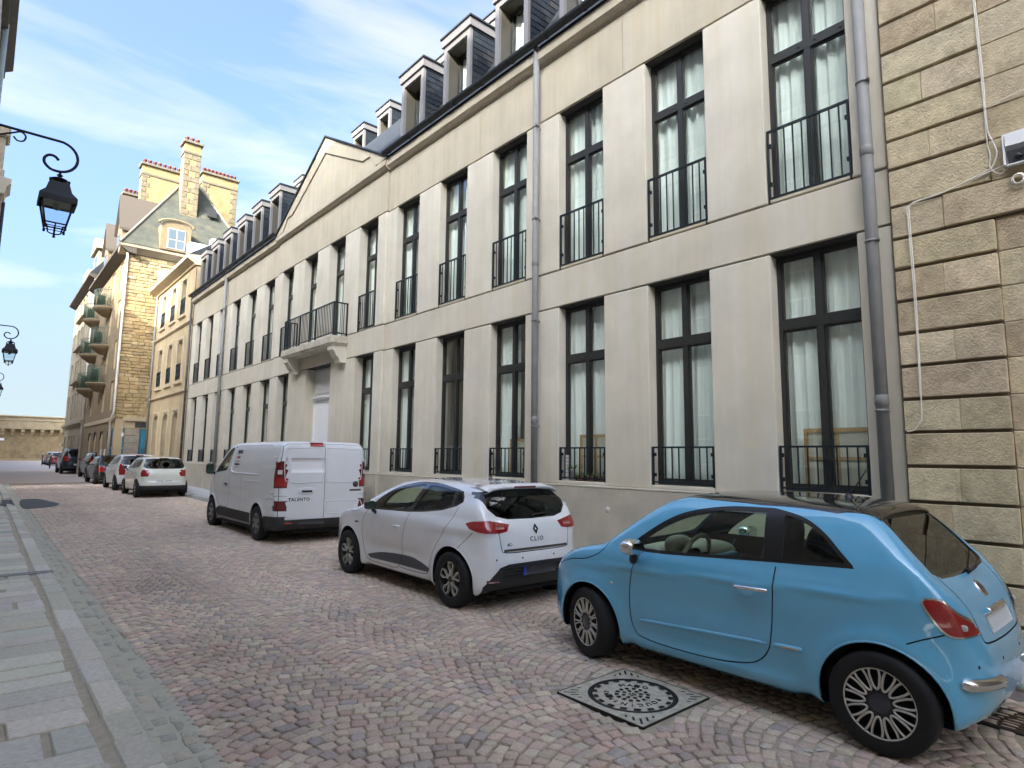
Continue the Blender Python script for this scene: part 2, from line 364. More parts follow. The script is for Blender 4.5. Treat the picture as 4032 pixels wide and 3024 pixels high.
stuff(tinted('gutter_setts',V,F,Cc,GUTT2:=mat('gutter_sett_stone',(.22,.22,.2),.8,var=.25,vscale=40,bump=.5,bscale=70,attr='tint',dist=.008,dirt=.5,dirtcol=(.52,.47,.36),dscale=5.),gutter))

# left pavement: mortar bed, granite kerb stones and cross-laid slabs
KH=.095
bed=MB(); V,F=ribbon([LX-.1,0,KX0,KX1-.03],list(np.arange(-6,60,.5)),lambda x,y:gz(y)+KH-.016); bed.add(V,F,True)
pave=struct(bed.obj('pavement',MORT))
GP=np.array([(.70,.665,.56),(.64,.61,.52),(.74,.705,.60),(.62,.585,.475),(.71,.66,.55)])
GG=np.array([(.50,.50,.38)])
def slab(name,x0,x1,y0,y1,h,parent,pal,j=.006,c=.008,base=-.10,down=0.):
    b=MB(); z=gz((y0+y1)/2); b.cbox(x0,x1,y0,y1,z+base,z+h,c,j); col=pcol(pal,.08)
    return tinted(name,b.V,b.F,[col]*len(b.V),GRAN,parent,False)
y=1.5
while y<34:
    l=random.choice((.55,.7,.85,1.0,.45)); s=1 if y<20 else 1.6
    if not (22.3<y<24.6): slab('kerb_stone',KX0+.015,KX1,y+.006,y+l*s-.006,KH+random.uniform(-.004,.004),pave,GP,.008,.014,-.15)
    else: pass
    y+=l*s
y=.8; first=0
while y<30:
    l=random.uniform(.24,.40) if y<16 else random.uniform(.35,.6)
    pal=GG if random.random()<.12 else GP
    g0=.028 if random.random()<.35 else .012
    if random.random()<.55:
        xm=random.uniform(.0,.45); slab('paving_slab',LX+.01,xm-.02,y,y+l-g0,KH+random.uniform(-.004,.003),pave,pal)
        slab('paving_slab',xm+.02,KX0-.045+random.uniform(-.02,.015),y,y+l-g0,KH+random.uniform(-.004,.003),pave,GP)
    else: slab('paving_slab',LX+.01,KX0-.045+random.uniform(-.02,.015),y,y+l-g0,KH+random.uniform(-.004,.003),pave,pal)
    y+=l
# asphalt repair in the kerb, drain channel across the pavement
b=MB(); V,F=ribbon([.35,KX1],[22.3,24.6],lambda x,y:gz(y)+KH+.004); b.add(V,F); b.box(.35,KX1,22.3,24.6,0,gz(23)+KH-.004); struct(b.obj('asphalt_repair',ASPH))
b=MB()
for k in range(60):
    x=LX+.02+k*.0225
    if x<KX1-.02:
        b.box(x,x+.012,10.42,10.54,KH-.03,KH+.008+gz(10.5))
b.box(LX,KX1+.004,10.40,10.418,.0,KH+.010+gz(10.5)); b.box(LX,KX1+.004,10.542,10.56,.0,KH+.010+gz(10.5))
tag(b.obj('drain_channel',mat('cast_iron',(.42,.41,.38),.55,metal=.6,var=.3,vscale=30)),'narrow slotted iron drain channel across the left pavement','drain')
# right pavement
rp=MB(); V,F=ribbon([RX1+.15,FX+.1],list(np.arange(-20,62,1.)),lambda x,y:gz(y)+.12+.10*min(1,max(0,(y-8)/18))*(x-RX1)/.8); rp.add(V,F,True)
rpave=struct(rp.obj('right_pavement',CPAV))
y=-4.
while y<38:
    b=MB(); l=1.0; b.cbox(RX1,RX1+.152,y+.005,y+l-.005,-.3,.13,.015,.004); col=pcol(np.array([(.48,.475,.46),(.43,.425,.41)]),.06)
    o=tinted('kerb_stone',b.V,b.F,[col]*len(b.V),GRAN,rpave,False); o.location=(0,0,gz(y+.5)); y+=l

# manhole: square iron frame with a round lettered cover
IRON=mat('worn_cast_iron',(.60,.55,.43),.65,metal=.05,var=.4,vscale=18,bump=.3,bscale=120,dist=.003,dirt=.5,dirtcol=(.40,.37,.29),dscale=9.)
IRON2=mat('dark_cast_iron',(.035,.033,.028),.6,metal=.4,var=.4,vscale=30)
mh=thing('manhole','round lettered iron manhole cover in a square frame beside the blue car','manhole',(3.745,2.945,.002))
S=.385; RR=.325
fr=MB(); n=48; sq=[]
for i in range(n):
    t=2*math.pi*i/n; c,s=math.cos(t),math.sin(t); k=S/max(abs(c),abs(s)); sq.append((c*k,s*k))
V=[(a,b,.004) for a,b in sq]+[(RR*math.cos(2*math.pi*i/n),RR*math.sin(2*math.pi*i/n),.004) for i in range(n)]+[(a,b,-.1) for a,b in sq]+[(RR*math.cos(2*math.pi*i/n),RR*math.sin(2*math.pi*i/n),-.05) for i in range(n)]
fr.add(V,[(i,(i+1)%n,n+(i+1)%n,n+i) for i in range(n)]+[(i,2*n+i,2*n+(i+1)%n,(i+1)%n) for i in range(n)]+[(n+i,n+(i+1)%n,3*n+(i+1)%n,3*n+i) for i in range(n)])
fr.obj('frame',IRON,mh)
for sx in (-1,1):
    for sy in (-1,1):
        b=MB()
        for k in range(5):
            # slots lie square to the corner diagonal, proud dark ribs
            cpos=.318-.033*abs(k-2)*0
            off=(k-2)*.045; L=.055-.018*abs(k-2)
            cx,cy=sx*.33,sy*.33; dx,dy=sx/2**.5,sy/2**.5; tx,ty=-dy,dx
            px,py=cx+tx*off-dx*abs(off)*.9,cy+ty*off-dy*abs(off)*.9
            P=[(px-tx*.008-dx*L,py-ty*.008-dy*L),(px+tx*.008-dx*L,py+ty*.008-dy*L),(px+tx*.008+dx*L*.6,py+ty*.008+dy*L*.6),(px-tx*.008+dx*L*.6,py-ty*.008+dy*L*.6)]
            b.add([(x,y,.0055) for x,y in P],[(0,1,2,3)])
        b.obj('slots',IRON2,mh)

for a_ in ((-S-.006,-S+.002,-S,S),(S-.002,S+.006,-S,S),(-S,S,-S-.006,-S+.002),(-S,S,S-.002,S+.006)): b=MB(); b.box(a_[0],a_[1],a_[2],a_[3],-.05,.0052); b.obj('edge_bar',IRON2,mh)
ring=MB(); ring.lathe([(.285,.0),(.30,.006),(.318,.006),(.325,-.002)],n=64); ring.obj('rim',IRON2,mh)
cv=MB(); cv.lathe([(0,.001),(.288,.001),(.288,-.03)],n=64,smooth=False); cover=cv.obj('cover',IRON,mh)
b=MB()
def arcpad(r0,r1,a0,a1,z0=.001,z1=.0062):
    n=4; V=[];
    for k in range(n+1):
        t=a0+(a1-a0)*k/n; V+=[(r0*math.cos(t),r0*math.sin(t),z1),(r1*math.cos(t),r1*math.sin(t),z1)]
    b.add(V,[(2*k,2*k+1,2*k+3,2*k+2) for k in range(n)])
for k in range(18): arcpad(.255,.286,2*math.pi*k/18,2*math.pi*(k+.52)/18)
for k in range(14): arcpad(.098,.128,2*math.pi*k/14,2*math.pi*(k+.55)/14)
for k in range(8): arcpad(.050,.078,2*math.pi*k/8,2*math.pi*(k+.5)/8)
for k in range(4): arcpad(.008,.030,2*math.pi*k/4,2*math.pi*(k+.6)/4)
arcpad(.15,.20,math.radians(20),math.radians(34)); arcpad(.15,.20,math.radians(140),math.radians(158))
b.obj('studs',IRON2,cover)
def text_mesh(txt,size,mname,material,parent,loc,rot,ext=.002,align='CENTER',shear=0.,space=1.0,res=2,bold=0.):
    cu=bpy.data.curves.new(mname,'FONT'); cu.body=txt; cu.size=size; cu.extrude=ext; cu.align_x=align; cu.align_y='CENTER'; cu.shear=shear; cu.space_character=space; cu.resolution_u=res; cu.offset=bold
    to=bpy.data.objects.new(mname,cu); COL.objects.link(to)
    dg=bpy.context.evaluated_depsgraph_get(); me=bpy.data.meshes.new_from_object(to.evaluated_get(dg)); bpy.data.objects.remove(to)
    me.materials.clear(); me.materials.append(material)
    o=link(mname,me,parent,loc); o.rotation_euler=rot; return o
def arc_text(txt,r,mid_deg,size,parent,step=None,inward=False):
    step=step or size*.95/r
    for i,chh in enumerate(txt):
        t=math.radians(mid_deg)-(i-(len(txt)-1)/2)*step*(1 if not inward else -1)
        text_mesh(chh,size,'letter',IRON2,cover,(r*math.cos(t),r*math.sin(t),.003),(0,0,t-math.pi/2+(math.pi if inward else 0)),.002)
arc_text('MALO',.185,35,.062,cover); arc_text('POUCIN',.185,-115,.062,cover); arc_text('SAINT',.185,150,.050,cover)
# drain grate behind the blue car
gr=thing('drain_grate','small square iron gully grate on the ground behind the blue car','grate',(5.36,1.08,.0))
b=MB(); b.box(-.22,.22,-.2,-.17,-.03,.006); b.box(-.22,.22,.17,.2,-.03,.006); b.box(-.22,-.19,-.17,.17,-.03,.006); b.box(.19,.22,-.17,.17,-.03,.006); b.obj('frame',IRON2,gr)
for k in range(7):
    b=MB(); x=-.165+k*.055; b.box(x-.012,x+.012,-.17,.17,-.03,.004); b.obj('bar',mat('rusty_iron',(.13,.09,.055),.7,metal=.3,var=.4,vscale=40),gr)
# ------------------------------------------------------------------ the long pale building
YN, YF = 1.955, 29.36                     # near and far end
PITCHW, Y0W, WW = 1.705, 2.74, 0.93       # window bays
ZP, ZL, ZS, ZU, ZC = 1.30, 4.08, 4.65, 7.33, 8.30
AX0, AX1 = 12.12, 18.92                   # projecting centre bay
wy=[Y0W+PITCHW*i for i in range(16)]
main=thing('apartment_building','long pale concrete building with two rows of tall windows and a small pediment','building',(FX,YN,0))
def MO(mb,name,m,par=main):
    """mesh given in world coordinates, parented to a thing's part at its own origin"""
    o=mb.obj(name,m,par); return o
main.location=(0,0,0)
def fx(y): return FX-.055 if AX0<y<AX1 else FX
# plinth
edges=[YN,4.0,7.04+.0,10.8,AX0,15.53-.9]; 
for a,b in ((YN,7.04),(7.04,AX0),(AX0,14.72),(16.36,AX1),(AX1,24.3),(24.3,YF)):
    m=MB(); x=fx((a+b)/2)-.03; m.cbox(x,FX+.35,a+.006,b-.006,-.4,ZP-.004,.008); MO(m,'plinth_panel',PLINTH)
    m=MB(); m.cbox(x-.006,FX+.30,a+.004,b-.004,ZP-.004,ZP+.022,.006); MO(m,'plinth_ledge',CONC2)
# piers (lower and upper)
def pier(y0,y1,z0,z1,m=CONC2,name='pier'):
    b=MB(); b.cbox(fx((y0+y1)/2),FX+.32,y0,y1,z0,z1,.010); return MO(b,name,m)
def wedge(i,s): return wy[i]+s*WW/2
low=[i for i in range(16) if i not in (7,8)]
bounds=[(YN,wedge(0,-1))]+[(wedge(i,1),wedge(i+1,-1)) for i in range(15)]+[(wedge(15,1),YF)]
for k,(a,b) in enumerate(bounds):
    for z0,z1,fl in ((ZP+.024,ZL-.024,0),(ZS+.022,ZU-.024,1)):
        if fl==0 and k in (7,8,9): continue
        if a<AX0<b: segs=((a,AX0-.004),(AX0,b))
        elif a<AX1<b: segs=((a,AX1),(AX1+.004,b))
        else: segs=((a,b),)
        for c,d in segs: pier(c,d,z0,z1)
DY0,DY1=14.77,16.36                       # doorway
pier(wedge(6,1),DY0,ZP-.9,ZL-.024,CONCB,'door_side_wall'); pier(DY1,wedge(9,-1),ZP-.9,ZL-.024,CONCB,'door_side_wall')
# bands, grooves, frieze, cornice
for a,b in ((YN,7.04),(7.044,AX0-.002),(AX0,AX1),(AX1+.002,24.3),(24.304,YF)):
    m=MB(); x=fx((a+b)/2)+.006; m.cbox(x,FX+.32,a,b,ZL,ZS,.006); MO(m,'storey_band',CONCB)
    
    for j0,j1 in ((ZL-.024,ZL),(ZS,ZS+.022),(ZU-.024,ZU)): m=MB(); m.box(x+.045,FX+.30,a,b,j0,j1); MO(m,'joint',mat('dark_joint',(.05,.045,.04),.9))
fr=[YN]+[wy[i]+PITCHW/2 for i in (1,3)]+[9.9,AX0]+[14.0,17.0]+[AX1,21.0,wy[12]+.85,wy[14]+.2,YF]
for a,b in zip(fr[:-1],fr[1:]):
    m=MB(); m.cbox(fx((a+b)/2)+.004,FX+.32,a+.003,b-.003,ZU,ZC,.004); MO(m,'frieze_panel',CONC)
for a,b in ((YN-.02,7.0),(7.004,AX0-.05),(AX1+.05,24.3),(24.304,YF)):
    m=MB(); m.prism([(FX+.3,ZC),(FX-.02,ZC),(FX-.025,ZC+.03),(FX-.085,ZC+.05),(FX-.12,ZC+.085),(FX-.125,ZC+.245),(FX+.3,ZC+.25)],'y',a,b); MO(m,'cornice',CONC)
m=MB(); m.prism([(FX+.3,ZC),(FX-.07,ZC),(FX-.08,ZC+.03),(FX-.14,ZC+.05),(FX-.175,ZC+.085),(FX-.18,ZC+.20),(FX+.3,ZC+.25)],'y',AX0-.05,AX1+.05); MO(m,'cornice',CONC)
# pediment over the centre bay
pc=(AX0+AX1)/2
m=MB(); m.prism([(AX0-.1,ZC+.25),(AX1+.1,ZC+.25),(pc,10.46)],'x',FX-.12,FX+.3); ped=MO(m,'pediment',CONC)
def band(poly,x0,x1,nm,mt,par):
    b=MB(); b.prism(poly,'x',x0,x1); return b.obj(nm,mt,par)
sl=(10.46-ZC-.25)/(pc-AX0+.1)
for sgn in (-1,1):
    e=pc+sgn*(pc-AX0+.1)
    P=[(e,ZC+.252),(pc,10.462),(pc,10.10),(pc+sgn*(10.10-8.80)/sl,8.80),(pc+sgn*((10.10-8.80)/sl+.02),8.80-.004),(e-sgn*.46,ZC+.252)]
    P=[(e,ZC+.252),(pc,10.462),(pc,10.02),(pc+sgn*2.26,8.92),(pc+sgn*2.62,8.92),(e-sgn*.55,ZC+.254)]
    band(P if sgn<0 else P[::-1],FX-.155,FX-.1195,'raking_band',CONC,ped)
    Q=[(e+sgn*.02,ZC+.262),(pc,10.475),(pc,10.52),(e+sgn*.06,ZC+.285)]
    band(Q if sgn<0 else Q[::-1],FX-.20,FX+.25,'lead_capping',GUT,ped)
# gutters and brackets, drain pipes
def halfpipe(y0,y1,nm='gutter'):
    b=MB(); n=10; r=.075; cx,cz=FX-.20,ZC+.375
    prof=[(cx-r*math.cos(math.pi*k/n),cz-r*math.sin(math.pi*k/n)) for k in range(n+1)]; prof+= [(x*.0+cx-(cx-x)*.86,cz-(cz-z)*.86) for x,z in prof[::-1]]
    b.prism(prof,'y',y0,y1); o=MO(b,nm,GUT)
    k=y0+.5
    while k<y1-.2:
        c=MB(); c.tube([(cx-(r+.006)*math.cos(math.pi*j/8),k,cz-(r+.006)*math.sin(math.pi*j/8)) for j in range(9)],.009,6); c.obj('bracket',GUT,o); k+=.86
    return o
halfpipe(YN-.02,AX0-.02); halfpipe(AX1+.02,YF+.05)
def downpipe(y,z0,z1,r=.052,parent=main,x=FX-.105,clips=(2.2,3.9,5.6,7.2),m=ZINC):
    b=MB(); b.cyl((x,y,z0),(x,y,z1),r,16); o=b.obj('downpipe',m,parent)
    for z in [z0+1.0]+list(clips):
        if z>z1: continue
        c=MB(); c.lathe([(r+.002,-.012),(r+.008,-.012),(r+.008,.012),(r+.002,.012)],(x,y,z),n=16); c.box(x+r*.6,FX+.0,y-.008,y+.008,z-.008,z+.008); c.box(x-.05-r*.4,x-.02,y-r-.02,y-r,z-.01,z+.01); c.obj('collar',ZINC,o)
    for z in (z0+2.05,z0+4.6):
        c=MB(); c.lathe([(r,0),(r+.005,.004),(r+.005,.09),(r,.10)],(x,y,z),n=16); c.obj('socket',m,o)
    return o
downpipe(2.10,.2,ZC+.38,.058); downpipe(7.04,.2,ZC+.36); downpipe(24.34,.2,ZC+.36); downpipe(YF+.02,.3,ZC+.36,.045,m=mat('dark_pipe',(.06,.065,.07),.5,metal=.3))
b=MB(); b.cyl((FX-.105,YF+.02,.3),(FX-.105,YF+.02,1.25),.05,14); MO(b,'pipe_guard',mat('dark_red_iron',(.14,.02,.018),.5))
# recessed end strip against the stone building
# windows --------------------------------------------------------------
GX=FX+.165                                # frame front plane
def frame_mesh(h,tr0,tr1):
    b=MB(); w=WW/2; d=.055; e=.042; m=.034; q=.022
    b.box(0,d,-w,-w+e,0,h); b.box(0,d,w-e,w,0,h); b.box(0,d,-w+e,w-e,h-.05,h); b.box(0,d,-w+e,w-e,0,.06)
    b.box(-.006,d,-w+e,w-e,tr0,tr1); b.box(-.004,d,-m,m,.06,tr0); b.box(-.004,d,-m,m,tr1,h-.05)
    for y0,y1 in ((-w+e,-m),(m,w-e)):
        for z0,z1 in ((.06,tr0),(tr1,h-.05)):
            b.box(.018,d-.004,y0,y0+q,z0,z1); b.box(.018,d-.004,y1-q,y1,z0,z1); b.box(.018,d-.004,y0+q,y1-q,z0,z0+q); b.box(.018,d-.004,y0+q,y1-q,z1-q,z1)
    for yy in (-w+.10,-.09,.09): b.box(-.016,-.004,yy-.013,yy+.013,(tr0+tr1)/2-.006,(tr0+tr1)/2+.01)
    return b.mesh('window_frame',FRAME)
def pane_mesh(w,h):
    b=MB(); b.box(.0,.008,0,w,0,h); return b.mesh('pane',GLASS)
HL=ZL-.02-(ZP+.075); HU=ZU-.02-(ZS+.07)
FM={0:frame_mesh(HL,HL*.674,HL*.715),1:frame_mesh(HU,HU*.674,HU*.715)}
pw=WW/2-.042-.034-.03
PM={}
for f,h in ((0,HL),(1,HU)):
    PM[f]=(pane_mesh(pw,h*.674-.06-.03),pane_mesh(pw,h-.05-h*.715-.03))
def curtain_mesh(h,dens,amp,seed,gap=0.,w=WW*1.16):
    rg=random.Random(seed); ph=[rg.uniform(0,6.28) for _ in range(5)]
    def f(u,v):
        y=-w/2+u*w; k=2*math.pi*dens
        x=amp*(math.sin(k*u+ph[0]+.5*math.sin(3*u+ph[1]))+.5*math.sin(2.3*k*u+ph[2]+.4*v))*(1-.35*v)+.01*math.sin(5*v+ph[3])
        return (x,y,v*h)
    b=MB(); b.grid(f,72,8); b.grid(lambda u,v:(lambda q:(q[0]+.004,q[1],q[2]))(f(1-u,v)),72,8)
    return b.mesh('curtain',CURT)
CM=[[curtain_mesh(h,7+.6*i,.030,10*f+i) for i in range(4)] for f,h in ((0,HL),(1,HU))]
CM_half=[curtain_mesh(h,4.5,.03,77,w=WW*.55) for h in (HL,HU)]
nocurt_low={4:'none',3:'half',5:'half',6:'full'}
def window(i,fl):
    z=(ZP+.075) if fl==0 else (ZS+.07)
    y=wy[i]; h=HL if fl==0 else HU
    o=link('window',FM[fl],main,(GX,y,z))
    lo,hi=PM[fl]
    for yy in (-WW/2+.057,.049):
        link('pane',lo,o,(.028,yy,.075)); link('pane',hi,o,(.028,yy,h*.715+.015))
    st='full' if fl else nocurt_low.get(i,'full')
    if i in (7,10) and fl: st='half'
    if st=='full': link('curtain',CM[fl][(i*3+fl)%4],o,(.135,0,.01))
    elif st=='half': link('curtain',CM_half[fl],o,(.135,.22,.01))
    # sill
    b=MB(); b.cbox(FX-.0 if fl==0 else FX+.02,GX+.02,y-WW/2+.002,y+WW/2-.002,z-.05 if fl==0 else z-.046,z-.004,.006); b.obj('sill',CONC2 if fl==0 else CONC,main)
    return o
def railing(y,z,h,w,x,nb,par=main):
    b=MB(); b.box(x,x+.035,y-w/2,y+w/2,z+h-.022,z+h); b.box(x+.004,x+.03,y-w/2,y+w/2,z,z+.022)
    b.box(x,x+.035,y+w/2-.018,y+w/2,z-.05,z+h-.022); b.box(x,x+.035,y-w/2,y-w/2+.018,z-.05,z+h-.022)
    for zz in (z+h*.22,z+h*.78):
        b.box(x+.012,x+.045,y+w/2-.045,y+w/2-.018,zz-.022,zz+.022); b.box(x+.012,x+.045,y-w/2+.018,y-w/2+.045,zz-.022,zz+.022)
    o=b.obj('railing',RAIL,par)
    for k in range(1,nb):
        yy=y-w/2+w*k/nb; link('bar',BARM[round(h,2)],o,(x+.012,yy,z+.022))
    return o
BARM={}
for h in (.47,.84): 
    b=MB(); b.box(0,.014,-.0065,.0065,0,h-.044); BARM[round(h,2)]=b.mesh('bar',RAIL)
for i in range(16):
    for fl in (0,1):
        if fl==0 and i in (7,8): continue
        window(i,fl)
        if fl==0: railing(wy[i],1.40,.47,WW-.03,FX+.012 if not AX0<wy[i]<AX1 else FX-.03,9)
        elif i not in (7,8): 
            if i!=9 or True: railing(wy[i],4.72,.84,WW-.03,FX+.012 if not AX0<wy[i]<AX1 else FX-.03,9) if i not in (8,) else None
# rooms behind
b=MB()
b.box(FX+1.9,FX+2.0,YN,YF,.3,8.2); b.box(FX+.32,FX+1.9,YN+.2,YF-.2,4.2,4.6); b.box(FX+.32,FX+1.9,YN+.2,YF-.2,.9,1.2); b.box(FX+.32,FX+1.9,YN+.2,YF-.2,7.6,7.9)
b.box(FX+.32,FX+1.9,YN,YN+.2,.9,7.9); b.box(FX+.32,FX+1.9,YF-.2,YF,.9,7.9)
for k in (2,4,6,9,11,13): b.box(FX+.33,FX+1.9,wy[k]+PITCHW/2-.08,wy[k]+PITCHW/2+.08,1.2,4.2); b.box(FX+.33,FX+1.9,wy[k]+PITCHW/2-.08,wy[k]+PITCHW/2+.08,4.6,7.6)
MO(b,'room_walls',ROOM)
b=MB(); b.box(FX+.31,FX+9.5,YN,YN+.02,0,8.6); b.box(FX+9.4,FX+9.5,YN,YF,0,8.6); b.box(FX+.31,FX+9.5,YF-.02,YF,0,8.6); MO(b,'rear_wall',CONC)
# front door
DX=FX+.21
b=MB(); b.box(DX-.04,DX+.10,DY0,DY1,3.20,3.28); b.box(DX-.06,DX,DY0,DY1,3.24,3.27); b.box(DX,DX+.1,DY0,DY0+.07,.2,3.2); b.box(DX,DX+.1,DY1-.07,DY1,.2,3.2); door=MO(b,'door_frame',WHITE)
for y0,y1 in ((DY0+.07,pc-.35),(pc-.345,DY1-.07)):
    b=MB(); b.cbox(DX+.03,DX+.08,y0,y1,.2,3.2,.004); lf=b.obj('door_leaf',WHITE,door)
    for z0,z1 in ((.5,1.2),(1.35,3.0)):
        c=MB(); c.cbox(DX+.018,DX+.032,y0+.1,y1-.1,z0,z1,.008); c.obj('door_panel',WHITE,lf)
b=MB(); b.cyl((DX-.03,pc-.28,1.0),(DX-.03,pc-.28,2.5),.018,10); b.cyl((DX-.03,pc-.28,1.2),(DX+.03,pc-.28,1.2),.01,8); b.cyl((DX-.03,pc-.28,2.3),(DX+.03,pc-.28,2.3),.01,8); b.obj('door_handle',mat('brushed_steel',(.25,.24,.23),.3,metal=.9),door)
b=MB(); b.box(DX+.02,DX+.08,DY0,DY1,3.28,ZL); tp=MO(b,'transom_panel',mat('off_white_paint',(.62,.60,.56),.5))
for y0,y1 in ((DY0+.09,pc-.35),(pc-.27,DY1-.09)):
    c=MB(); c.cbox(DX+.004,DX+.022,y0,y1,3.36,ZL-.06,.008); c.obj('moulded_panel',mat('off_white_paint',(.62,.60,.56),.5),tp)
# balcony over the door
MOSS=mat('mossy_concrete',(.56,.50,.39),.9,var=.25,vscale=6,bump=.3,bscale=90,dirt=.75,dirtcol=(.17,.15,.06),dscale=2.4,dist=.006)
BX=6.20; BY0,BY1=13.83,17.15
b=MB(); b.cbox(BX,FX-.052,BY0,BY1,4.42,4.61,.02); b.box(BX+.03,FX-.053,BY0+.03,BY1-.03,4.39,4.425); bal=MO(b,'balcony',MOSS)
for y0 in (BY0+.06,BY1-.36):
    c=MB(); P=[(FX-.05,4.40),(BX+.06,4.40),(BX+.06,4.27),(BX+.10,4.25),(BX+.16,4.13),(BX+.24,4.06),(BX+.27,3.97),(FX-.05,3.97)]
    c.prism(P,'y',y0,y0+.30); c.obj('corbel',CONC2,bal)
rl=MB(); zb,zt=4.63,5.46; bx=BX+.06; y0,y1=BY0+.07,BY1-.07
for (xa,ya,xb,yb) in ((bx,y0,bx,y1),(bx,y0,FX-.05,y0),(bx,y1,FX-.05,y1)):
    rl.box(min(xa,xb)-.015,max(xa,xb)+.015,min(ya,yb)-.015,max(ya,yb)+.015,zt-.03,zt); rl.box(min(xa,xb)-.012,max(xa,xb)+.012,min(ya,yb)-.012,max(ya,yb)+.012,zb+.04,zb+.065)
for yy in (y0,y0+(y1-y0)/3,y0+2*(y1-y0)/3,y1): rl.box(bx-.017,bx+.017,yy-.017,yy+.017,zb-.03,zt)
rl.box(FX-.09,FX-.06,y0-.015,y0+.015,zb,zt); rl.box(FX-.09,FX-.06,y1-.015,y1+.015,zb,zt)
rail=rl.obj('railing',RAIL,bal)
c=MB(); c.box(-.0075,.0075,-.0075,.0075,0,zt-zb-.09); bm_=c.mesh('bar',RAIL)
n=34
for k in range(1,n): link('bar',bm_,rail,(bx,y0+(y1-y0)*k/n,zb+.062))
for k in range(1,4):
    link('bar',bm_,rail,(bx+(FX-.07-bx)*k/4,y0,zb+.062)); link('bar',bm_,rail,(bx+(FX-.07-bx)*k/4,y1,zb+.062))
# roof ----------------------------------------------------------------
ROOFM=mat('roof_slates',(.035,.041,.048),.65,spec=.25,var=.35,vscale=5,bump=.4,bscale=25,dist=.02)
RX0,RZ0=FX-.10,ZC+.33
b=MB(); b.prism([(RX0,RZ0),(RX0+1.75,11.35),(RX0+4.6,13.3),(RX0+8.6,10.5),(RX0+9.4,RZ0),(RX0+9.4,RZ0-.1),(RX0+.05,RZ0-.1)],'y',YN,YF); MO(b,'roof',ROOFM)
# slate courses on the lower slope
def slates(par,o,du,dv,nu,nv,w,h,nrm,single,skip=None):
    """courses of slates on a plane: o origin, du/dv unit vectors"""
    o=Vector(o);du=Vector(du);dv=Vector(dv);nrm=Vector(nrm); big=MB()
    for r in range(nv):
        sh=(w/2 if r%2 else 0)
        for k in range(nu+1):
            u0=max(0,k*w-sh); u1=min(nu*w,(k+1)*w-sh)
            if u1-u0<.02: continue
            g=.003; t0=random.uniform(.010,.016); z0=r*h; z1=z0+h*1.15
            if skip and not skip(u0,u1,z0,h): continue
            P=[o+du*(u0+g)+dv*z0+nrm*t0,o+du*(u1-g)+dv*z0+nrm*t0,o+du*(u1-g)+dv*z1+nrm*.002,o+du*(u0+g)+dv*z1+nrm*.002]
            Q=[P[0]-nrm*.012,P[1]-nrm*.012]
            m=MB() if single else big
            m.add(P+Q,[(0,1,2,3),(4,5,1,0),(4,0,3),(1,5,2)])
            if single: m.obj('slate',random.choice(SLM),par)
    if not single: stuff(big.obj('slates',SLATE,par))
SLM=[mat('slate_a',(.022,.028,.036),.55,spec=.25,var=.3,vscale=14),mat('slate_b',(.030,.036,.043),.6,spec=.25,var=.3,vscale=14),mat('slate_c',(.016,.021,.027),.5,spec=.3,var=.3,vscale=14),mat('slate_d',(.040,.043,.046),.6,spec=.25,var=.3,vscale=14)]
def dormer(y,X=FX,zt=10.47,w=1.01,zb=8.72,depth=1.6,single=False,glass=True):
    o=link('dormer',None,main); hw=w/2-.045
    b=MB(); b.box(X+.01,X+.07,y-hw,y-hw+.11,zb,zt-.20); b.box(X+.01,X+.07,y+hw-.11,y+hw,zb,zt-.20); b.box(X+.01,X+.07,y-hw+.11,y+hw-.11,zt-.33,zt-.20)
    b.obj('surround',ALU,o); b=MB()
    b.box(X+.07,X+.36,y-hw+.10,y-hw+.115,zb,zt-.33); b.box(X+.07,X+.36,y+hw-.115,y+hw-.10,zb,zt-.33); b.box(X+.07,X+.36,y-hw+.115,y+hw-.115,zt-.345,zt-.33)
    b.obj('reveal_lining',mat('bronze_lining',(.085,.075,.055),.5),o)
    b=MB(); b.box(X-.03,X+depth,y-w/2,y+w/2,zt-.20,zt-.025); b.obj('fascia',ALU,o)
    b=MB(); b.box(X-.055,X+depth,y-w/2-.03,y+w/2+.03,zt-.024,zt+.012); b.obj('capping',GUT,o)
    for s in (-1,1): b=MB(); b.prism([(X+.072,zb),(X+.072,zt-.2),(X+depth-.1,zt-.2),(X+.072+.3,zb)],'y',y+s*hw-s*.0-(.05 if s>0 else 0),y+s*hw+(0 if s>0 else .05)); b.obj('cheek',SLATE,o)
    b=MB(); yy0,yy1=y-hw+.115,y+hw-.115
    b.box(X+.30,X+.35,yy0,yy0+.05,zb,zt-.345); b.box(X+.30,X+.35,yy1-.05,yy1,zb,zt-.345); b.box(X+.30,X+.35,yy0+.05,yy1-.05,zt-.40,zt-.345); fr_=b.obj('window_frame',FRAME,o)
    b=MB(); b.box(X+.32,X+.328,yy0+.05,yy1-.05,zb,zt-.40); b.obj('pane',GLASS,fr_)
    b=MB(); b.grid(lambda u,v:(X+.42+.02*math.sin(26*u)+.01*math.sin(61*u),yy0+(yy1-yy0)*u,zb+(zt-.36-zb)*v),40,2); b.obj('curtain',CURT,fr_)
    b=MB(); b.box(X+.55,X+.6,yy0,yy1,zb,zt-.3); b.obj('backing',ROOM,fr_)
    # slate cladding on the side that faces the camera
    slates(o,(X+.072,y-hw-.002,zb),(1,0,0),(0,0,1),6,13 if X==FX else 9,.24,.125,(0,-1,0),single,lambda u0,u1,z0,h:X+.072+u0<X+.072+(z0)*.62+.45)
    return o
for i in range(1,6): dormer(wy[i],single=(i in (3,4,5)))
for i in range(10,16): dormer(wy[i])
for i in (3,5,6,7,8,9,12): dormer(wy[i],X=8.72,zt=12.68,w=.88,zb=11.1,depth=1.3)

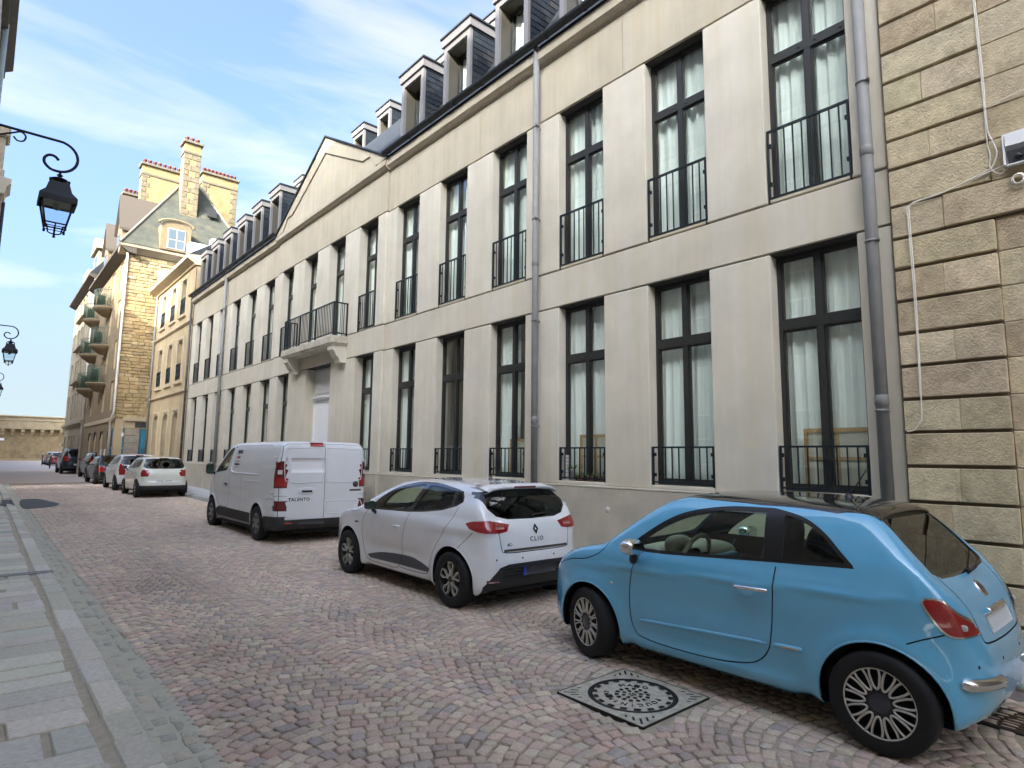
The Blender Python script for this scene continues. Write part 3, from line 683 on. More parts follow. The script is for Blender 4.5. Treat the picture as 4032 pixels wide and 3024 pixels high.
# things standing in the lower windows
WOOD=mat('pine_wood',(.50,.32,.14),.6,var=.25,vscale=12); CANV=mat('canvas_back',(.58,.56,.46),.9,var=.1,vscale=6)
def canvas(y0,y1,z0,z1,label,mid=True,x=GX+.043):
    t=thing('canvas_frame',label,'canvas',((x),(y0+y1)/2,z0),'stretched canvases in the windows'); w=(y1-y0)/2; h=z1-z0; f=.045
    b=MB(); b.box(.012,.016,-w+.01,w-.01,.01,h-.01); b.obj('cloth',CANV,t)
    for a in ((-w,w,0,f),(-w,w,h-f,h),(-w,-w+f,f,h-f),(w-f,w,f,h-f))+(((-w+f,w-f,h*.48,h*.48+f*.8),(-.02,.02,f,h*.48),(-.02,.02,h*.48+f*.8,h-f)) if mid else ()): b=MB(); b.box(0,.018,a[0],a[1],a[2],a[3]); b.obj('batten',WOOD,t)
canvas(2.30,3.00,1.40,2.06,'back of a wood framed canvas standing in the ground floor window nearest the grooved stone')
canvas(5.72,6.36,1.40,2.06,'wood framed canvas behind the flower pots in the ground floor window')
canvas(7.42,7.98,1.40,2.02,'wood framed canvas in the ground floor window left of the middle drainpipe',False)
LEAFM=mat('leaf_green',(.14,.24,.05),.6,var=.4,vscale=60)
def pot(y,label,h=.09,m=None,plant=.12,x=GX-.07):
    t=thing('flower_pot',label,'flower pot',(x,y,ZP+.073),'flower pots on the window sill')
    b=MB(); b.lathe([(0,0),(.034,0),(.045,h),(.050,h),(.050,h+.012),(.038,h+.012),(.036,h-.01),(0,h-.01)],n=16); b.obj('pot',m or mat('terracotta_pot',(.40,.16,.08),.8),t)
    if plant:
        b=MB(); rg=random.Random(int(y*100))
        for k in range(26):
            a=rg.uniform(0,6.28); el=rg.uniform(.2,1.3); l=plant*rg.uniform(.5,1); d=Vector((math.cos(a)*math.cos(el),math.sin(a)*math.cos(el),math.sin(el))); s_=d.orthogonal().normalized()*.014; p=Vector((0,0,h)); 
            b.add([tuple(p),tuple(p+d*l*.6+s_),tuple(p+d*l),tuple(p+d*l*.6-s_)],[(0,1,2,3)])
        b.obj('leaves',LEAFM,t)
pot(6.40,'white planter with a green plant on the sill of the potted window',.16,mat('white_glaze',(.75,.75,.72),.4),.14)
pot(6.25,'small terracotta pot with leafy plant next to the white planter',.06)
pot(6.05,'small terracotta pot with leafy plant in the middle of the sill',.06)
pot(5.84,'small terracotta pot with leafy plant at the right end of the sill',.06)
t=thing('white_vase','tall narrow white ribbed vase on the sill beside the white planter','vase',(GX-.075,6.50,ZP+.073)); b=MB(); b.box(-.022,.022,-.022,.022,0,.38); b.obj('body',mat('white_glaze',(.75,.75,.72),.4),t)
for k in range(6): b=MB(); b.box(-.025,.025,-.025,.025,.05+k*.055,.07+k*.055); b.obj('rib',mat('grey_glaze',(.5,.5,.5),.4),t)

# filled anchor holes in the concrete
for y_,z_,r_ in ((6.45,1.02,.035),(5.62,1.0,.045),(8.72,2.42,.025),(11.45,2.5,.02),(6.6,1.03,.02)):
    b=MB(); xx=(FX-.03 if z_<1.3 else FX); b.lathe([(0,-.004),(r_*.9,-.004),(r_,.002)],(xx,y_,z_),'x',14); b.obj('filled_hole',mat('pale_filler',(.66,.63,.56),.9,var=.2,vscale=30),main)
# ------------------------------------------------------------------ rusticated stone building at the right edge
RUST=mat('pitted_granite',(.40,.325,.225),.92,var=.3,vscale=9,bump=.8,bscale=44,dist=.02,attr='tint',dirt=.75,dirtcol=(.24,.185,.11),dscale=2.6,detail=8)
RUSTJ=mat('deep_joint',(.17,.135,.09),.95)
RP=np.array([(.63,.52,.335),(.57,.465,.295),(.68,.565,.37),(.52,.42,.265),(.60,.49,.31)])
SX=6.60
rs=thing('stone_building','brown granite building with deeply grooved corner blocks at the right edge','building')
def stone(name,x0,x1,y0,y1,z0,z1,par,c=.007,j=.003,pal=RP,m=RUST):
    b=MB(); b.cbox(x0,x1,y0,y1,z0,z1,c,j); col=pcol(pal,.10); return tinted(name,b.V,b.F,[col]*len(b.V),m,par,False)
b=MB(); b.box(SX+.045,SX+.6,-9,1.945,-.3,11.5); b.obj('wall_core',RUSTJ,rs)
zj=[.03,.36,.69,1.02,1.345,1.668,1.985,2.296,2.614,2.926,3.245,3.562,3.868,4.20,4.585,4.885,5.18,5.50,5.82,6.14,6.46,6.78,7.10,7.42,7.74,8.06]
split={4:1.52,6:1.485,8:1.487,10:1.53,12:1.50,14:1.57,16:1.60,18:1.45,3:1.6,1:1.4}
for k,(a,b_) in enumerate(zip(zj[:-1],zj[1:])):
    z0,z1=a+.016,b_-.016
    if k==12: # lintel course runs on
        stone('stone_block',SX,SX+.4,1.50,1.925,z0,z1,rs); stone('stone_block',SX,SX+.4,.55,1.497,z0,z1+.012,rs); stone('stone_block',SX,SX+.4,-.6,.547,z0,z1+.012,rs); continue
    if k in split: stone('stone_block',SX,SX+.4,1.13,split[k]-.001,z0,z1,rs,.005,.0015); stone('stone_block',SX,SX+.4,split[k]+.001,1.925,z0,z1,rs,.005,.0015)
    else: stone('stone_block',SX,SX+.4,1.13,1.925,z0,z1,rs)
    xr=SX+(.10 if k<12 else .012)
    for y0,y1 in ((.45,1.126),(-.4,.447)): stone('stone_block',min(xr,SX+.04),SX+.4,y0,y1,a+.003,b_-.003,rs,.006,.002)
# open junction box with loose cables
cb=thing('junction_box','open white cable junction box high on the brown stone wall','box',(SX,0,0))
b=MB(); x0=-.055; b.box(x0,.0,1.005,1.02,4.29,4.57); b.box(x0,.0,.72,1.005,4.555,4.57); b.box(x0,.0,.72,1.005,4.28,4.29); b.box(x0,0,.705,.72,4.28,4.57); b.box(-.006,.0,.72,1.005,4.29,4.555); b.obj('case',WHITE,cb)
b=MB(); b.box(x0-.012,x0-.002,.72,1.0,4.45,4.552); b.obj('lid_strip',WHITE,cb)
b=MB(); b.box(x0+.01,-.01,.75,.99,4.30,4.41); b.cyl((x0-.0,.93,4.36),(x0-.0,.90,4.33),.02,8); b.obj('terminal_block',mat('black_plastic',(.02,.02,.022),.5),cb)
CAB=mat('white_cable',(.72,.68,.58),.6); CABX=SX-.012
def cable(pts,label,r=.0055,m=CAB):
    b=MB(); b.tube(smoothpath(pts,8),r,6); tag(b.obj('cable',m),label,'cable')
cable([(CABX,1.13,8.0),(CABX,1.135,6.5),(CABX,1.12,5.2),(CABX-.004,1.12,4.71),(CABX-.01,1.09,4.56),(CABX-.015,1.065,4.44),(CABX-.012,1.10,4.33),(CABX-.01,1.16,4.295),(CABX-.008,1.45,4.215),(CABX-.008,1.68,4.195),(CABX-.012,1.755,4.165),(CABX-.012,1.765,4.05),(CABX-.01,1.758,3.4),(CABX-.01,1.762,2.8),(CABX-.012,1.775,2.16),(CABX-.01,1.785,2.09),(CABX-.008,1.84,2.01),(CABX,1.905,1.992)],'long pale cable hanging down the grooved stone corner to a loose end')
cable([(CABX,1.142,8.0),(CABX,1.147,6.5),(CABX,1.132,5.2),(CABX,1.13,4.6),(CABX-.01,1.115,4.45),(CABX-.01,1.12,4.32),(CABX-.012,1.06,4.24),(CABX-.012,1.0,4.27),(CABX-.03,.97,4.31)],'thin pale cable running from the top of the stone wall down to the junction box',.0045)
cable([(CABX-.03,.985,4.31),(CABX-.012,1.02,4.305),(CABX-.008,1.2,4.27),(CABX-.008,1.5,4.205),(CABX-.008,1.70,4.185),(CABX-.012,1.775,4.15),(CABX-.012,1.778,4.0),(CABX-.01,1.772,3.4),(CABX-.01,1.772,2.8),(CABX-.012,1.778,2.3)],'second pale cable running from the junction box along the groove and down',.005)
cable([(CABX,1.10,4.90),(CABX,.9,4.93),(CABX,.5,4.97)],'short thin cable leading right above the junction box',.004)
b=MB()
for k in range(4): b.tube([(CABX-.01-.006*k,.935+(.048-.004*k)*math.cos(t),4.145+(.052-.004*k)*math.sin(t)) for t in np.linspace(0,2*math.pi,28)[:-1]],.006,6,True)
tag(b.obj('cable_coil',CAB),'coil of white cable hanging under the junction box','cable')

# ------------------------------------------------------------------ cream three-storey house beyond
CRY0,CRY1=YF+.12,37.2
CREAM=mat('cream_stone',(.52,.41,.245),.88,var=.18,vscale=1.6,bump=.2,bscale=80,streak=.14,dist=.006)
CRTRIM=mat('cream_trim',(.53,.43,.28),.85,var=.15,vscale=3,bump=.15,bscale=90,dist=.004)
cr=thing('cream_house','cream three storey house with arched windows between the long building and the tower','house')
def wall_with_openings(x,y0,y1,z0,z1,ops,th,m,par,name='wall'):
    """wall facing -x with rectangular openings (ya,yb,za,zb)"""
    ysv=sorted({y0,y1,*[o[0] for o in ops],*[o[1] for o in ops]}); zsv=sorted({z0,z1,*[o[2] for o in ops],*[o[3] for o in ops]})
    b=MB(); inside=lambda y,z:any(o[0]<y<o[1] and o[2]<z<o[3] for o in ops)
    for ya,yb in zip(ysv[:-1],ysv[1:]):
        for za,zb in zip(zsv[:-1],zsv[1:]):
            if not inside((ya+yb)/2,(za+zb)/2): b.add([(x,ya,za),(x,yb,za),(x,yb,zb),(x,ya,zb)],[(3,2,1,0)])
    for ya,yb,za,zb in ops:
        b.add([(x,ya,za),(x+th,ya,za),(x+th,ya,zb),(x,ya,zb)],[(3,2,1,0)]); b.add([(x,yb,za),(x+th,yb,za),(x+th,yb,zb),(x,yb,zb)],[(0,1,2,3)])
        b.add([(x,ya,zb),(x+th,ya,zb),(x+th,yb,zb),(x,yb,zb)],[(3,2,1,0)]); b.add([(x,ya,za),(x+th,ya,za),(x+th,yb,za),(x,yb,za)],[(0,1,2,3)])
    b.add([(x+.02,y0,z0),(x+6,y0,z0),(x+6,y0,z1),(x+.02,y0,z1)],[(0,1,2,3)]); b.add([(x+.02,y1,z0),(x+6,y1,z0),(x+6,y1,z1),(x+.02,y1,z1)],[(3,2,1,0)])
    return b.obj(name,m,par)
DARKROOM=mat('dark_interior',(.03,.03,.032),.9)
def simple_window(par,x,ya,yb,za,zb,depth=.2,m=WHITE,arch=0.,bars=2,mull=True,cur=.0):
    b=MB(); d=x+depth; t=.05
    b.box(d,d+.05,ya,ya+t,za,zb); b.box(d,d+.05,yb-t,yb,za,zb); b.box(d,d+.05,ya+t,yb-t,zb-t,zb); b.box(d,d+.05,ya+t,yb-t,za,za+t)
    if mull: b.box(d-.01,d+.05,(ya+yb)/2-.035,(ya+yb)/2+.035,za+t,zb-t)
    for k in range(1,bars+1):
        z=za+(zb-za)*k/(bars+1); b.box(d+.005,d+.05,ya+t,yb-t,z-.018,z+.018)
    o=b.obj('window',m,par)
    b=MB(); b.box(d+.03,d+.036,ya+t,yb-t,za+t,zb-t); b.obj('pane',GLASS,o)
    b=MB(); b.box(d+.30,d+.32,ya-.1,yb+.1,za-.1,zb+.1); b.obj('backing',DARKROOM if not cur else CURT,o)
    if arch:
        b=MB(); n=8; w=(yb-ya)/2; pts=[(ya,zb-arch)]+[((ya+yb)/2-w*math.cos(math.pi*k/n),zb-arch+arch*math.sin(math.pi*k/n)) for k in range(n+1)]+[(yb,zb-arch)]
        # spandrel corners that turn the square head into a segmental arch
        for side in (0,1):
            pp=[((ya+yb)/2-w*math.cos(math.pi*k/n),zb-arch+arch*math.sin(math.pi*k/n)) for k in (range(0,n//2+1) if side==0 else range(n//2,n+1))]
            pp=pp+[((ya if side==0 else yb),zb+.002)] if side==0 else pp+[(yb,zb+.002)]
            b.prism(pp if side else pp,'x',x+.001,x+depth)
        b.obj('arch',CRTRIM if par is cr else STN,par)
    return o
STN=mat('tan_granite',(.47,.36,.20),.92,var=.3,vscale=5,bump=.5,bscale=40,attr='tint',dist=.015,detail=6)
cys=[31.38,33.40,35.52]; ops=[]
for y in cys: ops+= [(y-.42,y+.42,8.16,9.86),(y-.45,y+.45,5.05,6.98),(y-.5,y+.5,.9,3.62)]
wall_with_openings(FX,CRY0,CRY1,.0,10.35,ops,.25,CREAM,cr)
for y in cys:
    simple_window(cr,FX,y-.42,y+.42,8.16,9.86,.2,arch=.1); simple_window(cr,FX,y-.45,y+.45,5.05,6.98,.2,arch=.14); simple_window(cr,FX,y-.5,y+.5,.9,3.62,.2,arch=.2,bars=3)
    for z,w,h in ((8.02,.62,.14),(4.88,.68,.17)):
        b=MB(); b.cbox(FX-.09,FX+.2,y-w,y+w,z,z+h,.02); b.obj('sill',CRTRIM,cr)
    for za,zb,w in ((8.16,9.98,.42),(5.05,7.12,.45),(.9,3.80,.5)):
        b=MB(); b.box(FX-.03,FX+.02,y-w-.17,y-w,za,zb); b.box(FX-.03,FX+.02,y+w,y+w+.17,za,zb); b.box(FX-.03,FX+.02,y-w,y+w,zb-.12,zb); b.obj('surround',CRTRIM,cr)
    for z0 in (8.18,5.07):
        b=MB(); w=.42; h=.75; b.box(FX-.05,FX-.02,y-w,y+w,z0+h,z0+h+.03); b.box(FX-.05,FX-.02,y-w,y+w,z0+.03,z0+.06)
        for k in range(9): yy=y-w+2*w*k/8; b.box(FX-.045,FX-.03,yy-.012,yy+.012,z0+.06,z0+h)
        for k in range(4): yy=y-w+.1+.21*k; b.tube([(FX-.04,yy+.08*math.cos(t),z0+.42+.2*math.sin(t)) for t in np.linspace(0,6.283,12)[:-1]],.012,5,True)
        b.obj('railing',RAIL,cr)
for z,pr,h in ((7.55,.10,.16),(4.42,.10,.14),(1.0,.03,.0)):
    if h: b=MB(); b.prism([(FX+.1,z),(FX-.04,z),(FX-pr,z+.06),(FX-pr,z+h-.02),(FX+.1,z+h)],'y',CRY0,CRY1); b.obj('string_course',CRTRIM,cr)
b=MB(); b.prism([(FX+.2,10.15),(FX-.08,10.15),(FX-.12,10.22),(FX-.32,10.34),(FX-.42,10.40),(FX-.42,10.56),(FX+.3,10.62)],'y',CRY0-.06,CRY1+.25); b.obj('cornice',CRTRIM,cr)
b=MB(); b.prism([(FX-.4,10.57),(FX+2.2,12.4),(FX+5,12.4),(FX+6,10.5)],'y',CRY0-.02,CRY1+.1); b.obj('roof',ROOFM,cr)
b=MB(); b.cyl((FX-.08,CRY1-.08,.3),(FX-.08,CRY1-.08,10.2),.05,10); b.obj('downpipe',ZINC,cr)
# white roof dormer of the cream house
b=MB(); b.box(FX+1.1,FX+2.8,36.2,36.9,10.7,13.3); b.box(FX+2.0,FX+3.4,35.4,35.9,12.2,13.5); b.obj('roof_dormer',WHITE,cr)
b=MB(); b.box(FX+2.2,FX+3.2,35.38,35.40,12.6,13.3); b.obj('dormer_pane',GLASS,cr)
b=MB(); b.box(FX+1.08,FX+1.1,36.3,36.8,11.3,12.6); b.obj('dormer_pane',GLASS,cr)

# ------------------------------------------------------------------ tall tan stone house with the sunlit gable
GY=37.5; GXc=5.16; FARY=49.7
st=thing('granite_house','tall tan stone house with sunlit gable and big chimneys beyond the cream house','house')
SP=np.array([(.52,.385,.195),(.46,.335,.16),(.56,.42,.225),(.42,.305,.145),(.50,.36,.175),(.38,.285,.15)])
b=MB(); b.box(GXc+.05,11.5,GY+.05,FARY,0,12.6); b.obj('wall_core',mat('tan_joint',(.50,.40,.24),.95,bump=.3,bscale=30),st)
random.seed(11); z=3.55
while z<12.25:
    h=random.choice((.17,.21,.24,.16,.19)); x=GXc
    lim=7.75
    while x<lim:
        w_=random.uniform(.22,.58)
        if not (6.95<x+w_/2<7.8 and 9.9<z<11.8): stone('stone_block',x+.008,min(x+w_,lim)-.008,GY-random.uniform(.0,.035),GY+.1,z+.008,z+h-.008,st,.018,.010,SP,STN)
        x+=w_
    z+=h
# gable window with pale quoins
for k in range(6): stone('quoin',6.62,6.95 if k%2 else 6.88,GY-.04,GY+.1,9.95+k*.31,10.24+k*.31,st,.01,.004,np.array([(.66,.60,.46)]),STN)
b=MB(); b.box(6.95,7.75,GY+.02,GY+.06,9.95,11.75); b.obj('window_frame',WHITE,st)
b=MB(); b.box(7.0,7.33,GY+.005,GY+.018,10.0,11.7); b.box(7.38,7.7,GY+.005,GY+.018,10.0,11.7); b.obj('window_pane',mat('lace_curtained_glass',(.45,.47,.5),.15),st)
# shop level with chamfered corner
BLUE=mat('blue_shop_paint',(.045,.16,.22),.4)
b=MB(); b.prism([(GXc-.05,3.36),(GXc-.05,3.55),(GXc+.05,3.62)],'y',GY,FARY-.1); 
b.add([(GXc-.10,GY+.55,3.38),(5.66,GY-.14,3.38),(7.9,GY-.14,3.38),(7.9,GY+.1,3.38),(5.7,GY+.1,3.38),(GXc+.2,GY+.62,3.38)]+[(GXc-.10,GY+.55,3.58),(5.66,GY-.14,3.58),(7.9,GY-.14,3.58),(7.9,GY+.1,3.58),(5.7,GY+.1,3.58),(GXc+.2,GY+.62,3.58)],[(0,1,7,6),(1,2,8,7),(6,7,8,9,10,11),(5,4,3,2,1,0)]); b.obj('shop_cornice',mat('tan_trim',(.52,.42,.27),.85,var=.2,vscale=4),st)
for k in range(8):
    z0=.35+k*.375
    if k<7: stone('stone_block',5.66,6.34,GY-.03,GY+.2,z0,z0+.36,st,.012,.004,np.array([(.40,.34,.26),(.36,.31,.25)]),STN)
b=MB(); b.box(5.60,7.9,GY-.02,GY+.2,2.98,3.40); b.add([(GXc-.02,GY+.5,2.98),(5.62,GY-.02,2.98),(5.62,GY-.02,3.4),(GXc-.02,GY+.5,3.4)],[(0,1,2,3)]); b.obj('shop_fascia',mat('tan_trim',(.52,.42,.27),.85),st)
b=MB(); b.box(6.1,6.62,GY-.05,GY-.02,3.05,3.30); b.obj('sign_board',mat('dark_sign',(.05,.05,.045),.5),st)
b=MB(); b.box(6.36,6.80,GY+.0,GY+.08,.2,2.98); bd=b.obj('shop_door',BLUE,st)
b=MB(); b.box(6.44,6.72,GY-.012,GY-.002,.5,1.75); b.obj('door_panel',BLUE,bd); b=MB(); b.box(6.44,6.72,GY-.012,GY-.002,1.95,2.85); b.obj('door_pane',mat('blue_glass',(.05,.25,.36),.08),bd)
b=MB(); b.prism([(GXc-.0,GY+.48),(5.64,GY+.0),(5.68,GY+.05),(GXc+.05,GY+.53)],'z',.2,2.98); bs=b.obj('shop_front',BLUE,st)
b=MB(); b.prism([(GXc-.02,GY+.46),(5.63,GY-.02),(5.64,GY-.01),(GXc-.01,GY+.47)],'z',1.92,1.98); b.obj('rail',mat('pale_blue',(.3,.4,.45),.5),bs)
b=MB(); b.prism([(GXc+.20,GY+.22),(GXc+.45,GY-.03),(GXc+.46,GY-.02),(GXc+.21,GY+.23)],'z',2.55,2.75); b.obj('sign_plate',WHITE,bs)
# white downpipe on the corner
b=MB(); b.tube([(GXc-.06,GY-.06,12.4),(GXc-.06,GY-.06,3.8),(GXc-.12,GY-.02,3.55),(GXc-.14,GY+.3,3.3),(GXc-.10,GY+.45,3.0),(GXc-.10,GY+.45,.3)],.06,8); b.obj('downpipe',mat('white_plastic',(.62,.58,.50),.6),st)
# street facade: openings, balconies
SHADE=mat('shaded_granite_facade',(.29,.215,.12),.92,var=.35,vscale=3.5,bump=.8,bscale=14,dist=.03,detail=8)  # street-side shade put into the colour, darker than the gable stone
ops=[]
wins=[(39.3,.5)]+[(42.2,.55),(43.9,.25),(47.3,.55),(48.9,.22)]
for fz in (4.0,6.25,8.5,10.65):
    for y,w_ in wins: ops.append((y-w_,y+w_,fz+(.5 if w_<.3 else 0),fz+(1.6 if w_>.3 else 1.2)))
arch=[(38.9,.55),(41.6,.6),(46.5,.6),(44.2,.5)]
for y,w_ in arch: ops.append((y-w_,y+w_,.5,2.9))
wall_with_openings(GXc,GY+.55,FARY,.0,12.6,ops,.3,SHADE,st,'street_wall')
for o in ops:
    simple_window(st,GXc,*o,depth=.22,m=WHITE if o[1]-o[0]>.6 else FRAME,bars=1,mull=(o[1]-o[0]>.6),arch=(.45 if o[3]==2.9 else 0))
for ys_ in (40.9,39.6): b=MB(); b.box(GXc-.02,GXc+.2,ys_,ys_+.4,.5,1.9); b.obj('shutter',WHITE,st)
GRN=mat('green_glass_rail',(.10,.13,.09),.5)
for zb_ in (10.27,7.98,5.74):
    for yb_ in (42.9,47.6):
        o=link('balcony',None,st); n=12; r=.85
        pr=[(0,-.55),(.35,-.5),(.70,-.22),(.86,-.06),(.86,0)]
        b=MB(); V=[]
        for k in range(n+1):
            t=math.pi*k/n
            for rr,zz in [(0,-.55)]+pr[1:]+[(0,0)]: V.append((GXc-rr*math.sin(t),yb_-rr*1.05*math.cos(t),zb_+zz))
        m_=6; b.add(V,[(k*m_+i,(k+1)*m_+i,(k+1)*m_+i+1,k*m_+i+1) for k in range(n) for i in range(m_-1)],True); b.obj('slab',mat('balcony_stone',(.25,.19,.11),.9,var=.2,vscale=5),o)
        b=MB(); b.tube([(GXc-.80*math.sin(math.pi*k/n),yb_-.84*math.cos(math.pi*k/n),zb_+1.0) for k in range(n+1)],.022,6)
        b.tube([(GXc-.80*math.sin(math.pi*k/n),yb_-.84*math.cos(math.pi*k/n),zb_+.06) for k in range(n+1)],.015,6)
        b.obj('top_rail',GRN,o)
        for k in range(1,2*n):
            t=math.pi*k/(2*n); b=MB(); b.cyl((GXc-.8*math.sin(t),yb_-.84*math.cos(t),zb_),(GXc-.8*math.sin(t),yb_-.84*math.cos(t),zb_+1.0),.014,5); b.obj('bar',GRN,o)
        b=MB(); t0,t1=2.35,2.95; b.grid(lambda u,v:(GXc-.78*math.sin(t0+(t1-t0)*u),yb_-.82*math.cos(t0+(t1-t0)*u),zb_+.08+.85*v),8,1); b.obj('screen',mat('green_screen',(.02,.075,.055),.6),o)
# deep eave
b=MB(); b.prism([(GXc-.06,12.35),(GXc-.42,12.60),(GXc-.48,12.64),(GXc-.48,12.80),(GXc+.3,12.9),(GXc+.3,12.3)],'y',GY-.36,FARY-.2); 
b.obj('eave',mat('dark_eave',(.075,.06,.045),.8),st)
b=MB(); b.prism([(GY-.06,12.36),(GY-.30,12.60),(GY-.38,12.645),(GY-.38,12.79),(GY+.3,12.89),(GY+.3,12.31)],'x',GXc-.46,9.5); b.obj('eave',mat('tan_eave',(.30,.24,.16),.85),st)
OLDSL=mat('lichen_slates',(.085,.088,.065),.85,spec=.2,col2=(.05,.053,.046),vscale=2.2,bump=.5,bscale=26,dist=.02,dirt=.5,dirtcol=(.16,.13,.07),dscale=1.3)
b=MB(); e=12.80; A=(8.45,40.2,18.75); B=(8.45,47.5,18.75)
b.add([(GXc-.48,GY-.40,e+.003),(11.8,GY-.40,e+.003),(11.8,FARY,e+.003),(GXc-.48,FARY,e+.003),A,B],[(0,1,4),(1,2,5,4),(2,3,5),(3,0,4,5),(3,2,1,0)]); b.obj('roof',OLDSL,st)
b=MB(); b.tube([(GXc-.48,GY-.40,e+.02),(A[0],A[1],A[2]+.02)],.07,6); b.tube([(11.8,GY-.40,e+.02),(A[0],A[1],A[2]+.02)],.07,6); b.obj('hip_tiles',mat('pale_hip',(.20,.185,.14),.8),st)
CHM=mat('chimney_render',(.33,.25,.11),.9,col2=(.22,.165,.075),vscale=2.2,bump=.4,bscale=30,dist=.02,dirt=.4,dirtcol=(.22,.19,.10),dscale=2.)
POT=mat('terracotta',(.16,.055,.032),.8,var=.25,vscale=8)
def chimney(x0,x1,y0,y1,z0,z1,pots,quo=True,cap=.12):
    b=MB(); b.box(x0,x1,y0,y1,z0,z1); o=b.obj('chimney',CHM,st)
    b=MB(); b.box(x0-.05,x1+.05,y0-.05,y1+.05,z1-.62,z1-.5); b.cbox(x0-cap,x1+cap,y0-cap,y1+cap,z1,z1+.16,.03); b.obj('cap',mat('chimney_cap',(.16,.135,.09),.9,var=.2,vscale=4),o)
    if quo:
        k=0; z=z0
        while z<z1-.75:
            wq=.42 if k%2 else .26
            for xa,xb in ((x0-.02,x0+wq),(x1-wq,x1+.02)):
                b=MB(); b.cbox(xa,xb,y0-.025,y0+.1,z+.01,z+.33,.015,.008); b.obj('quoin',mat('grey_quoin',(.20,.165,.10),.9,var=.3,vscale=6,bump=.5,bscale=30),o)
            z+=.34; k+=1
    n=len(pots) if hasattr(pots,'__len__') else pots
    for i in range(n):
        x=x0+(x1-x0)*(i+.5)/n; b=MB(); b.lathe([(.0,z1+.16),(.12,z1+.16),(.10,z1+.45),(.125,z1+.47),(.125,z1+.53),(.07,z1+.53),(.07,z1+.3)],(x,(y0+y1)/2,0),n=10); b.obj('chimney_pot',POT,o)
    return o
chimney(7.66,8.52,38.55,39.35,14.6,20.0,3)
chimney(6.35,8.9,43.6,44.4,13.5,20.05,9)
chimney(5.85,7.3,46.6,47.3,13.0,18.9,6)
chimney(9.55,11.7,42.2,43.0,14.0,20.0,9)
# arched stone dormer and skylight on the front slope
o=link('roof_dormer',None,st); y0=GY-.45
b=MB(); P=[(6.5,12.85),(8.0,12.85),(8.0,14.25)]+[(7.25+.75*math.cos(t),14.25+.28*math.sin(t)) for t in np.linspace(0,math.pi,9)[1:-1]]+[(6.5,14.25)]
b.prism([(x,z) for x,z in P],'y',y0,y0+2.2); b.obj('surround',mat('dormer_stone',(.23,.17,.095),.9,var=.25,vscale=5),o)
b=MB(); b.tube([(7.25-.88*math.cos(t),y0-.05,14.28+.32*math.sin(t)) for t in np.linspace(0,math.pi,12)],.07,6); b.obj('hood',mat('dormer_stone',(.23,.17,.095),.9),o)
b=MB(); b.box(6.82,7.72,y0-.03,y0-.0,12.95,14.1); b.obj('window_frame',mat('off_white_frame',(.42,.42,.40),.6),o)  # off-white, toned down because full sun falls on this frame
for xa in (6.88,7.30):
    for za,zb_ in ((13.0,13.45),(13.5,14.05)): b=MB(); b.box(xa,xa+.36,y0-.045,y0-.032,za,zb_); b.obj('pane',mat('sky_glass',(.10,.13,.15),.08),o)
b=MB(); b.add([(9.1,38.55,15.72),(9.62,38.55,15.72),(9.62,38.85,16.35),(9.1,38.85,16.35)],[(0,1,2,3)]); V=b.V; b=MB(); b.prism([(38.42,15.80),(38.50,15.76),(38.80,16.38),(38.72,16.42)],'x',9.1,9.62); b.obj('skylight',FRAME,st)
# stone dormers along the street eave
for yy,zt,wd in ((40.3,16.2,1.5),(45.2,15.9,1.5)):
    o=link('street_dormer',None,st)
    b=MB(); b.prism([(yy-wd/2,12.8),(yy+wd/2,12.8),(yy+wd/2,14.3),(yy,zt),(yy-wd/2,14.3)],'x',GXc-.15,GXc+2.2); b.obj('gable',mat('dormer_stone',(.23,.17,.095),.9),o)
    b=MB(); b.box(GXc-.19,GXc-.14,yy-.4,yy+.4,12.95,14.1); b.obj('pane',mat('sky_glass',(.10,.13,.15),.08),o)
    b=MB(); b.prism([(yy-wd/2-.12,14.2),(yy,zt+.15),(yy+wd/2+.12,14.2),(yy+wd/2+.12,14.35),(yy,zt+.32),(yy-wd/2-.12,14.35)],'x',GXc-.3,GXc+2.3); b.obj('coping',mat('dark_eave',(.075,.06,.045),.8),o)

# ------------------------------------------------------------------ paler house at the end of the row
pa=thing('grey_house','narrow grey stone house at the far end of the row by the rampart','house')
PALE=mat('grey_stone',(.33,.28,.19),.9,var=.25,vscale=3,bump=.4,bscale=20,dist=.02)
PX=GXc-.05; PY0,PY1=FARY+.05,62.0; ops=[]
for fz,h in ((1.0,1.9),(4.2,1.9),(7.0,1.7),(9.6,1.6),(11.9,1.5)):
    for k,y in enumerate((51.2,54.6,56.2,57.8,60.6)): ops.append((y-.5,y+.5,fz,fz+h))
wall_with_openings(PX,PY0,PY1,0,13.9,ops,.25,PALE,pa)
for o in ops: simple_window(pa,PX,*o,depth=.15,bars=1)
for z in (3.5,13.6): b=MB(); b.prism([(PX+.1,z),(PX-.05,z),(PX-.45 if z>5 else PX-.2,z+.2),(PX-.45 if z>5 else PX-.2,z+.35),(PX+.1,z+.4)],'y',PY0,PY1+.2); b.obj('cornice',mat('dark_eave',(.075,.06,.045),.8) if z>5 else PALE,pa)
for fz in (11.75,9.45,6.85): b=MB(); b.cbox(PX-.25,PX+.1,54.0,58.5,fz,fz+.14,.02); b.obj('sill',PALE,pa)
b=MB(); b.prism([(PX-.45,13.95),(PX+2,17.2),(PX+5,17.2),(PX+6,13.9)],'y',PY0,PY1+.2); b.obj('roof',ROOFM,pa)
b=MB(); b.box(PX+.1,PX+2.5,51,53.5,14.0,16.1); b.prism([(50.7,16.1),(52.25,17.2),(53.8,16.1)],'x',PX-.1,PX+2.6); b.obj('roof_dormer',PALE,pa)
b=MB(); b.box(PX+.08,PX+.1,51.6,52.9,14.4,15.8); b.obj('dormer_pane',mat('sky_glass',(.10,.13,.15),.08),pa)
